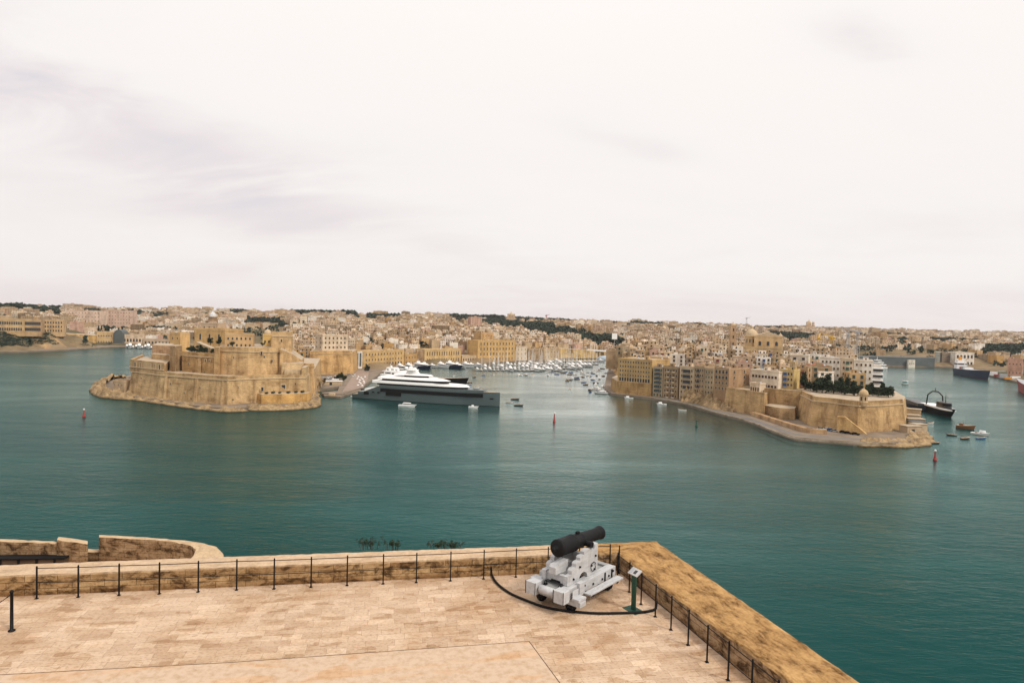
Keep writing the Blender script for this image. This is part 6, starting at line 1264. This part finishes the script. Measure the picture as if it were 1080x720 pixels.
# the superyacht
sA, sB = V0(at(371, 419.5)), V0(at(523.5, 430)); d = sB - sA; SL = d.length; ya = math.atan2(d.y, d.x)
m = MB(); hull(m, SL, 15.5, 3.2, 10.6, 'hullgrey', 'teak', 2.0, .88, .0, 26, 3.0, 'black', .93, mid=(.03, .16)); Y_ = m.build('superyacht', loc=sA, rz=ya + math.atan2(7.75 * 0, 1)); tag(Y_, 'very long grey superyacht with stacked white decks moored across the creek', 'yacht')
Y_.location = sA + Vector((-d.y, d.x, 0)).normalized() * 7.0
def yp(name, mm, parent=Y_): return mm.build(name, parent)
def hullband(m, x0, x1, off, z0, z1, mat, flare=1.0):
    ts = np.linspace(x0, x1, 22); w = [15.5 / 2 * flare * (min(1.0, .88 + .12 * t / .35) if t < .45 else 1 - ((t - .45) / .55) ** 3.0) + off for t in ts]
    m.prism([(t * SL, -a) for t, a in zip(ts, w)] + [(t * SL, a) for t, a in reversed(list(zip(ts, w)))], z0, z1, mat)
m = MB(); hullband(m, .20, .90, -.12, 10.62, 11.9, 'hullgrey'); yp('bulwark', m)
m = MB(); m.box(SL * .04, SL * .20, -6.2, 6.2, 3.3, 5.6, 'hullgrey'); m.box(SL * .09, SL * .22, -6.0, 6.0, 5.603, 8.2, 'white'); yp('stern_deck', m)
m = MB(); m.box(-2.2, 3, -5, 5, .5, 1.3, 'white'); yp('swim_platform', m)
m = MB(); hullband(m, .21, .90, .10, 6.6, 9.3, 'black'); yp('hull_window', m)
m = MB(); m.box(SL * .25, SL * .36, -7.72, -7.4, 3.8, 6.6, 'black'); yp('shell_door', m)
m = MB(); m.box(SL * .09, SL * .125, -7.3, -6.7, 3.6, 5.8, 'black'); yp('shell_door', m)
for t in (.15, .19, .945, .955): m = MB(); m.box(SL * t, SL * t + 1.6, -7.62 + max(0, (t - .5)) * 9.5, -5 + max(0, t - .5) * 4, 5.4, 6.3, 'black'); yp('porthole', m)
m = MB(); tier(m, SL * .18, SL * .79, 7.0, 12.0, 13.6, 'tinted', .3, top=.99, rake=1.0); yp('main_deck_window', m)
m = MB(); tier(m, SL * .145, SL * .80, 7.7, 13.6, 15.4, 'white', .34, top=.97, rake=2.5); tier(m, SL * .145, SL * .62, 7.4, 15.4, 15.9, 'white', .3, top=.97); yp('main_deck', m)
m = MB(); tier(m, SL * .21, SL * .66, 6.3, 15.9, 18.0, 'tinted', .4, top=.96, rake=2.0); yp('bridge_window', m)
m = MB(); tier(m, SL * .18, SL * .67, 7.0, 18.0, 19.6, 'white', .45, top=.90, rake=5.0); tier(m, SL * .20, SL * .56, 6.0, 19.6, 20.3, 'white', .4, top=.9); yp('bridge_deck', m)
m = MB(); tier(m, SL * .36, SL * .52, 4.6, 20.3, 22.0, 'tinted', .4, top=.95, rake=1.5); yp('sun_deck_window', m)
m = MB(); tier(m, SL * .29, SL * .55, 5.4, 22.0, 23.0, 'white', .5, top=.85, rake=2.0); yp('sun_deck', m)
m = MB(); m.prism([(SL * .36, -1.8), (SL * .45, -1.8), (SL * .45, 1.8), (SL * .36, 1.8)], 23.0, 29.0, 'white', top=[(SL * .385, -1), (SL * .42, -1), (SL * .42, 1), (SL * .385, 1)]); m.box(SL * .37, SL * .43, -4.5, 4.5, 26.5, 27.0, 'white'); m.tube([(SL * .40, 0, 29), (SL * .39, 0, 34)], .2, 'white', 5); yp('mast', m)
for dx, dy in ((.375, -3.6), (.375, 3.6), (.43, 0)):
    m = MB(); m.lathe([(.4, 0), (1.3, .5), (1.5, 1.5), (1.1, 2.5), (.2, 2.9)], 'white', 12, Matrix.Translation((SL * dx, dy, 27.0 if dy else 24.5))); yp('radar_dome', m)
m = MB(); m.lathe([(.05, 0), (.05, 4)], 'steel', 6, Matrix.Translation((SL * .985, 0, 10.6))); yp('jack_staff', m)
m = MB(); m.box(SL * .82, SL * .86, -2.5, 2.5, 10.7, 11.9, 'white'); m.box(SL * .90, SL * .915, -1.2, 1.2, 10.7, 11.5, 'steel'); yp('foredeck_gear', m)
for q in Y_.children:
    if q.name.split('.')[0] in ('main_deck_window', 'main_deck', 'bridge_window', 'bridge_deck', 'sun_deck_window', 'sun_deck', 'mast', 'radar_dome'): q.scale.z = .82; q.location.z = 12 * .18
x, y = at(430, 428.5); m = MB(); hull(m, 12.5, 3.8, 1.1, 1.6, 'white', 'white'); tn = m.build('tender', loc=(x - 6, y, 0), rz=R(-8)); tag(tn, 'white tender boat with cabin alongside the grey superyacht', 'boat')
m = MB(); tier(m, 3, 9, 1.5, 1.2, 2.6, 'white', .5, top=.85, rake=.6); tier(m, 3.4, 8.9, 1.53, 1.7, 2.3, 'tinted', .5, top=.97, rake=.2); m.build('cabin', tn)
x, y = at(499, 429.8); m = MB(); hull(m, 7, 2.6, .9, 1.2, 'white', 'white'); tn = m.build('tender', loc=(x - 3, y, 0), rz=R(-8)); tag(tn, 'small white tender floating under the superyacht bow', 'boat'); m = MB(); m.box(2, 3.4, -.5, .5, 1.0, 1.9, 'white'); m.build('console', tn)
Y_.scale.z = .92
# black sailing yacht whose bow shows behind the superyacht
a, b = V0(at(440, 405)), V0(at(494, 411)); m = MB(); hull(m, (b - a).length, 9, 6.2, 9.6, 'black', 'teak', 1, .8, .10); o = m.build('dark_yacht', loc=a + Vector((0, 6, 0)), rz=math.atan2((b - a).y, (b - a).x)); tag(o, 'long black hulled yacht with its bow showing behind the superyacht', 'yacht')
m = MB(); tier(m, 6, 26, 3.2, 4.4, 7, 'white', .4, top=.9); m.build('deck_house', o)
# white ferry style yacht far behind the tip
def ship_at(name, p0, p1, B, zd0, zd1, hm, deck, boot, label, cat, **k):
    a, b = V0(p0), V0(p1); m = MB(); hull(m, (b - a).length, B, zd0, zd1, hm, deck, 1.0, boot=boot, **k); o = m.build(name, loc=a, rz=math.atan2((b - a).y, (b - a).x)); tag(o, label, cat); return o, (b - a).length
o, L1 = ship_at('motor_yacht', at(934, 389), at(911, 389), 9, 3, 5.2, 'white', 'white', 'navy', 'white three deck yacht against the long dark dock shed', 'yacht')
for i, (a, b, z) in enumerate(((.1, .78, 3.6), (.2, .66, 7.0), (.3, .52, 10.2))):
    m = MB(); tier(m, L1 * a, L1 * b, 3.8 - i * .6, z + 1.2, z + 2.4, 'tinted', .4); m.build('window_band', o); m = MB(); tier(m, L1 * (a - .04), L1 * (b + .02), 4.1 - i * .6, z + 2.4, z + 3.3, 'white', .45, top=.95); m.box(L1 * a, L1 * (b - .1), -3 + i * .5, 3 - i * .5, z, z + 1.2, 'white'); m.build('deck', o)
m = MB(); m.tube([(L1 * .42, 0, 13), (L1 * .40, 0, 18)], .3, 'white', 6); m.build('mast', o)
# blue ship
o, L1 = ship_at('cargo_ship', at(1010, 394.5), at(1044, 401), 15, 8.5, 12, 'navy', 'steel', 'red', 'dark blue cargo ship with white bridge at the far right quay', 'ship', rake=.06)
m = MB(); m.box(4, 15, -6, 6, 8.6, 17, 'white'); m.box(6, 14, -5, 5, 17.003, 20, 'white'); m.build('bridge', o)
m = MB(); m.box(14.9, 15.08, -5.6, 5.6, 14.2, 15.8, 'tinted'); m.box(3.9, 15.1, -6.06, -6.0, 14.2, 15.8, 'tinted'); m.build('window_band', o)
m = MB(); m.box(5, 8, -1.6, 1.6, 20.003, 25, 'orange'); m.build('funnel', o)
for k, x in enumerate((20, 27, 34)): m = MB(); m.box(x, x + 5.5, -5, 5, 9, 11.5 + k % 2, ('red', 'steel', 'white')[k]); m.build('deck_cargo', o)
m = MB(); m.tube([(24, 0, 9), (24, 0, 22)], .5, 'white', 6); m.tube([(24, 0, 21), (38, 0, 24)], .3, 'orange', 5); m.build('deck_crane', o)
# red ship cut by the right edge
o, L1 = ship_at('cargo_ship', at(1110, 424), at(1071.5, 411), 14, 9, 12.5, 'red', 'steel', 'red', 'red hulled ship cut off by the right edge of the view', 'ship', rake=.08)
m = MB(); m.box(6, 16, -5, 5, 9, 19, 'white'); m.build('bridge', o); m = MB(); m.tube([(L1 * .7, 0, 10), (L1 * .7, 0, 21)], .4, 'white', 6); m.build('mast', o)
# trawler at the tip
o, L1 = ship_at('work_boat', at(973, 431), at(1008, 441.5), 9.5, 4.0, 6.4, 'black', 'darkgrey', 'black', 'black work boat with white sheer line and arched gantry at the rocky tip', 'boat', rake=.14)
m = MB()
for t in range(10): pass
tier(m, 7, L1 * .93, 4.82, 4.5, 5.5, 'white', .35, 0, .99); m.build('bulwark', o)
m = MB(); tier(m, L1 * .55, L1 * .8, 3.2, 5.6, 9.4, 'darkgrey', .3, top=.9); tier(m, L1 * .555, L1 * .80, 3.22, 7.3, 8.6, 'tinted', .3, top=.97); m.build('wheel_house', o)
m = MB(); m.tube([(L1 * .30, -4, 4.5), (L1 * .32, -3.6, 12.6), (L1 * .36, -1.5, 15.4), (L1 * .40, 1.5, 15.4), (L1 * .44, 3.6, 12.6), (L1 * .46, 4, 4.5)], .45, 'black', 7); m.tube([(L1 * .38, 0, 15.4), (L1 * .38, 0, 18)], .25, 'black', 5); m.build('gantry', o)
m = MB(); m.tube([(L1 * .70, 0, 9.4), (L1 * .70, 0, 15.5)], [.3, .12], 'black', 5); m.tube([(L1 * .70, -1.6, 13), (L1 * .70, 1.6, 13)], .12, 'black', 4); m.build('mast', o)
o, L1 = ship_at('barge', at(958, 427), at(976, 434), 11, 3.2, 3.6, 'navy', 'darkgrey', 'black', 'dark blue barge behind the black work boat', 'barge', rake=.03)
m = MB(); m.box(3, L1 - 4, -4, 4, 3.3, 5.4, 'darkgrey'); m.build('hold', o)
o, L1 = ship_at('wooden_boat', at(1009, 451), at(1029, 453.5), 4.6, 1.9, 2.9, 'wood', 'teak', 'darkgrey', 'brown wooden fishing boat with short mast off the tip', 'boat', rake=.08)
m = MB(); mast(m, L1 * .42, 1.9, 9, .12); m.box(L1 * .15, L1 * .35, -1, 1, 1.9, 3.2, 'wood'); m.build('mast', o)
o, L1 = ship_at('ferry', at(951.3, 405), at(958.5, 405.6), 4.5, 1.6, 2.2, 'white', 'white', 'teal', 'little green and white passenger ferry in the far channel', 'boat', rake=.08)
m = MB(); m.box(.8, L1 - 1.5, -1.9, 1.9, 1.8, 3.6, 'teal'); m.box(.6, L1 - 1.2, -2.1, 2.1, 3.603, 4.0, 'white'); m.build('canopy', o)
# buoys
def buoy(px, py, mat, h, label):
    x, y = at(px, py); m = MB(); m.lathe([(.6, -.4), (.85, 0), (.85, .7), (.6, 1.0)], mat, 12); o = m.build('buoy', loc=(x, y, 0)); tag(o, label, 'buoy')
    m = MB(); m.lathe([(.6, 1.0), (.38, h * .55), (.3, h * .85), (.3, h)], mat, 8); m.build('tower', o); m = MB(); m.lathe([(.1, h), (.42, h + .1), (.42, h + .7), (.1, h + .9)], 'white' if mat == 'red' else mat, 8); m.build('lamp', o)
buoy(584.5, 445, 'red', 5.0, 'red buoy alone in the middle of the creek mouth'); buoy(986, 485.3, 'red', 4.2, 'red buoy off the rocky tip of the right peninsula'); buoy(734.5, 450, 'green', 3.2, 'dark green buoy below the reddish corner tenement'); buoy(88.5, 439.5, 'red', 3.8, 'small dark red buoy left of the fort point')

# ------------------------------------------------------------------ quays, cars, sunshades, cranes
def car_proto(mat):
    m = MB(); m.prism([(0, .35), (4.1, .35), (4.15, .8), (3.2, .92), (.1, .95), (-.02, .7)], -.82, .82, mat, M=Matrix(((1, 0, 0, 0), (0, 0, -1, 0), (0, 1, 0, 0), (0, 0, 0, 1)))); o = m.build('parked_car')
    m = MB(); m.prism([(.25, .94), (3.1, .92), (2.4, 1.42), (.7, 1.45)], -.72, .72, 'tinted', M=Matrix(((1, 0, 0, 0), (0, 0, -1, 0), (0, 1, 0, 0), (0, 0, 0, 1)))); m.box(.8, 2.3, -.7, .7, 1.455, 1.48, mat); m.build('cabin', o)
    w0 = None
    for x in (.75, 3.3):
        for y in (-.78, .78):
            if w0 is None: m = MB(); m.lathe([(.32, -.1), (.32, .1)], 'black', 12, Matrix.Rotation(R(90), 4, 'X')); w0 = m.build('wheel', o, loc=(x, y, .32))
            else: dup(w0, loc=(x, y, .32), parent=o)
    return o
CARS = {n: [car_proto(m_), False] for n, m_ in (('white', 'white'), ('silver', 'steel'), ('blue', 'blue'), ('black', 'black'))}
def car(c, x, y, rz, label, group):
    p = CARS[c]; o = p[0] if not p[1] else dup(p[0]); p[1] = True; o.location = (x, y, 2.0); o.rotation_euler = (0, 0, rz); tag(o, label, 'car', group)
cs = [(335, 605, 'white'), (337.5, 590, 'silver'), (339, 575, 'blue'), (342, 600, 'white'), (344, 585, 'silver'), (347, 597, 'white'), (350, 580, 'white'), (352, 608, 'black'), (345, 615, 'white'), (339, 622, 'silver'), (354, 622, 'white'), (366, 640, 'silver'), (370, 632, 'white'), (374, 648, 'white'), (362, 628, 'black')]
for i, (px, Y, c) in enumerate(sorted(cs)):
    x, y = col(px, Y, 2); car(c, x, y, R(rb.choice((20, 110, 25))), '%s car parked on the quay behind the fort, %s from the left' % (c, nth(i)), 'cars parked on the quay behind the fort')
for i, (px, Y, c) in enumerate(((862, 378, 'silver'), (868.5, 376, 'white'), (872, 373.5, 'blue'), (876, 371, 'silver'), (885, 367, 'black'), (890, 365, 'black'), (898, 362, 'black'))):
    x, y = col(px, Y, 2); car(c, x, y, R(-35 + rb.uniform(-8, 8)), '%s car parked under the golden bastion, %s from the left' % (c, nth(i)), 'cars parked under the golden bastion')
m = MB(); m.lathe([(.05, 0), (.05, 2.3)], 'steel', 6); U0 = m.build('sunshade'); m = MB(); m.lathe([(1.7, 2.2), (1.6, 2.32), (.1, 3.0)], 'white', 8, smooth=False); m.build('canopy', U0)
us = [(377, 590), (379.5, 578), (381, 600), (382.5, 588), (379, 560), (383.5, 570), (380.5, 548), (385, 610), (378, 610), (384, 556), (377.5, 535), (382, 532)]
for i, (px, Y) in enumerate(sorted(us)):
    x, y = col(px, Y, 2); o = U0 if i == 0 else dup(U0); o.location = (x, y, 2); o.scale = (.6, .6, .85); tag(o, 'white sunshade on the promenade by the superyacht stern, %s from the left' % nth(i), 'sunshade', 'white sunshades on the promenade')
for i, (px, Y, c, L1, a) in enumerate(((336, 560, 'white', 16, 12), (342, 548, 'white', 14, 8), (349, 560, 'steel', 12, 100), (333, 575, 'steel', 10, 20))):
    x, y = col(px, Y, 2); m = MB(); m.box(0, L1, 0, 5, 0, 3.0, 'trim'); m.box(-.3, L1 + .3, -.3, 5.3, 3.003, 3.3, c); m.box(L1 * .3, L1 * .45, -.05, -.002, 0, 2.2, 'pane'); tag(m.build('kiosk', loc=(x, y, 2), rz=R(a)), 'flat roofed kiosk on the quay behind the fort, %s from the left' % nth([333, 336, 342, 349].index(px)), 'kiosk', 'kiosks on the quay')
# pale pier in front of the quay
pr = [at(*p) for p in [(339, 415.5), (342, 419), (359, 420), (381, 413), (378, 410.5), (360, 413.5)]]
m = MB(); m.prism(pr, -2, 1.4, 'quay'); m.box(pr[2][0] - 9, pr[2][0] - 5, pr[2][1] + 2, pr[2][1] + 5, 1.4, 3.2, 'trim'); tag(m.build('pier'), 'pale pointed pier between the fort and the superyacht stern', 'pier')
q = [at(*p, 2) for p in [(361, 413), (383, 408.5), (388, 399), (389, 391), (377, 390), (371, 398)]]
m = MB(); m.prism(q, 1.5, 2.008, MAT['promenade']); kind(m.build('path'))
# road along the south-western shore with its low walls
rl = [V0(at(x, y, 2)) for x, y in [(690, 418.5), (722, 423.5), (754, 432.5), (788, 441), (818, 451.5), (840, 458), (870, 461), (905, 463), (938, 463)]]
rd = smooth_path(rl, 6); m = MB(); vs = []
for i, p in enumerate(rd):
    dd = (rd[min(i + 1, len(rd) - 1)] - rd[max(i - 1, 0)]).normalized(); nn = Vector((-dd.y, dd.x, 0)); vs += [p - nn * 2.6, p + nn * 2.6]
m.add([v + Vector((0, 0, 2.006)) for v in vs], [(2 * i, 2 * i + 2, 2 * i + 3, 2 * i + 1) for i in range(len(rd) - 1)], 'asphalt'); kind(m.build('road'))
def lowwall(name, pts, h, t, z, label, mat='fort_stone', tone=(0.46, 0.32, 0.18)):
    pp = smooth_path([V0(p) for p in pts], 5); m = MB(); parapet(m, [(p.x, p.y) for p in pp], z, h, t, mat); o = m.build(name, tone=tone); tag(o, label, 'wall')
lowwall('low_wall', [at(x, y, 2) for x, y in [(792, 438), (812, 444.5), (832, 451), (850, 456), (872, 458)]], 2.4, 3.0, 2.0, 'low stone wall on the inner side of the shore road', tone=(0.50, 0.34, 0.20))
lowwall('sea_kerb', [at(x, y, 2) for x, y in [(690, 420.5), (722, 426), (754, 435.5), (789, 445), (818, 456.5), (838, 463), (870, 466), (905, 468.5), (945, 468.5)]], .9, .8, 2.0, 'grey stone kerb along the water edge of the shore road', tone=(0.34, 0.29, 0.23))
a = V0(col(881, 376, 2)); m = MB(); m.prism([(0, 0), (15, 0), (4, 8.5), (0, 8.5)], 0, 3.2, 'fort_stone', M=Matrix.Translation((a.x, a.y - 2, 2)) @ Matrix.Rotation(R(-30), 4, 'Z') @ Matrix(((1, 0, 0, 0), (0, 0, -1, 0), (0, 1, 0, 0), (0, 0, 0, 1)))); tag(m.build('stone_ramp', tone=(0.62, 0.42, 0.2)), 'sloping golden stone ramp against the foot of the bastion', 'ramp')
rocks('shore_rocks', [at(x, y) for x, y in [(905, 470.5), (930, 471), (952, 471), (974, 469), (978, 463), (968, 452), (960, 440), (952, 428)]], 12, 3.2, 'low ochre rocks round the tip of the right peninsula', 44)
for i, (px, Y, w, h, c, lab) in enumerate(((952, 428, 10, 7, (0.5, .38, .24), 'small stone shed highest on the slope behind the bastion end'), (955, 412, 8, 5, (0.56, .45, .33), 'pale flat roofed shack beside the bastion end'), (958, 398, 9, 4.5, (0.40, .30, .2), 'brown shack with dark doorway on the tip'), (962, 388, 8, 4, (0.30, .28, .26), 'grey roofed boat shelter on the tip'), (966, 378, 7, 4, (0.46, .36, .25), 'tan shack at the water end of the tip'), (957, 372, 10, 3.6, (0.42, .32, .22), 'low tan shed in front of the bastion end'), (968, 395, 6, 3.2, (0.15, .14, .13), 'small black roofed hut by the hauled out boats'))):
    x, y = col(px, Y, 2); m = MB(); m.box(0, w, 0, 6, -1.5, h, 'limestone'); m.prism([(-.4, -.4), (w + .4, -.4), (w + .4, 6.4), (-.4, 6.4)], h + .003, h + .35, 'shed' if i in (3, 6) else 'roof'); m.box(w * .3, w * .5, -.06, -.002, 0, 2.1, 'pane'); tag(m.build('shack', loc=(x, y, 2), rz=R(-30 + 9 * i), tone=c), lab, 'shack')
def crane(px, Y, z, h, jib, mat, label, rz):
    x, y = col(px, Y, z); m = MB()
    for sx in (-2, 2):
        for sy in (-2, 2): m.tube([(sx * 1.6, sy * 1.6, 0), (sx * .5, sy * .5, h)], .32, mat, 4)
    for k in range(6): zz = h * (k + .5) / 6; s = 3.2 - 2.2 * (zz / h); m.box(-s, s, -s, s, zz - .2, zz + .2, mat)
    o = m.build('crane', loc=(x, y, z), rz=rz); tag(o, label, 'crane'); m = MB(); m.tube([(-jib * .35, 0, h + 1), (0, 0, h + 1.5), (jib, 0, h + jib * .35)], [.6, .9, .35], mat, 5); m.tube([(0, 0, h), (0, 0, h + jib * .3)], .4, mat, 4); m.build('jib', o); m = MB(); m.box(-2.5, 2.5, -2, 2, h - 1.5, h + 1.5, mat); m.build('cab', o)
crane(862, 830, 6, 40, 20, 'yellow', 'yellow dock crane behind the white houses, left of two', R(60)); crane(876, 830, 6, 41, 18, 'yellow', 'yellow dock crane behind the white houses, right of two', R(110))
crane(576, 2500, 48, 30, 16, 'red', 'distant red lattice crane on the skyline above the creek', R(20)); crane(787, 2400, 42, 44, 16, 'steel', 'thin grey crane on the skyline just left of the church dome', R(-10)); crane(893, 900, 4, 46, 26, 'steel', 'grey dock crane right of the yellow pair', R(80)); crane(903, 930, 4, 50, 20, 'steel', 'tall slim grey dock crane standing before the far shed', R(120))
# covered hall at the creek end and container clutter on the right quay
x, y = col(637, 1095); m = MB(); m.lathe([(17, 0), (17, 4), (13, 8), (7, 10.5), (1, 11.5)], 'paleblue', 20, Matrix.Scale(.62, 4, (0, 0, 1))); tag(m.build('tent_hall', loc=(x, y - 40, .2)), 'low pale blue domed tent roof floating at the end of the creek', 'tent')
for i, (px, py, c, w) in enumerate(((1048, 396, 'white', 8), (1053, 397, 'red', 10), (1058, 398.5, 'steel', 9), (1063, 400, 'orange', 8), (1067, 396, 'blue', 9), (1071, 399, 'white', 12), (1075, 395, 'teal', 10), (1056, 393, 'steel', 14), (1066, 391, 'white', 12))):
    x, y = at(px, py, 2); m = MB(); m.box(-w / 2, w / 2, -1.3, 1.3, 0, 2.7 if i % 2 else 5.3, c)
    for t in np.arange(-w / 2 + .4, w / 2, .8): m.box(t, t + .25, -1.36, -1.302, .1, 2.5, c)
    nm = {'white': 'white', 'red': 'red', 'steel': 'grey', 'orange': 'orange', 'blue': 'blue', 'teal': 'pale green'}[c]; tag(m.build('container', loc=(x, y, 2), rz=R(-30 + 7 * i)), '%s container on the far right quay, %s from the left' % (nm, nth(sorted([1048, 1053, 1058, 1063, 1067, 1071, 1075, 1056, 1066]).index(px))), 'container', 'containers on the far right quay')
# ------------------------------------------------------------------ thin harbour haze
m, nt, b = new_mat('haze'); nt.nodes.remove(b); pv = nd(nt, 'ShaderNodeVolumePrincipled'); pv.inputs['Color'].default_value = (0.93, 0.90, 0.91, 1); pv.inputs['Density'].default_value = 3.2e-5; pv.inputs['Anisotropy'].default_value = 0.3
nt.links.new(pv.outputs[0], nt.nodes['Material Output'].inputs['Volume']); MAT['haze'] = m
mb = MB(); mb.box(-9500, 9500, -600, 9500, -5, 140, 'haze'); o = mb.build('haze'); o['kind'] = 'stuff'
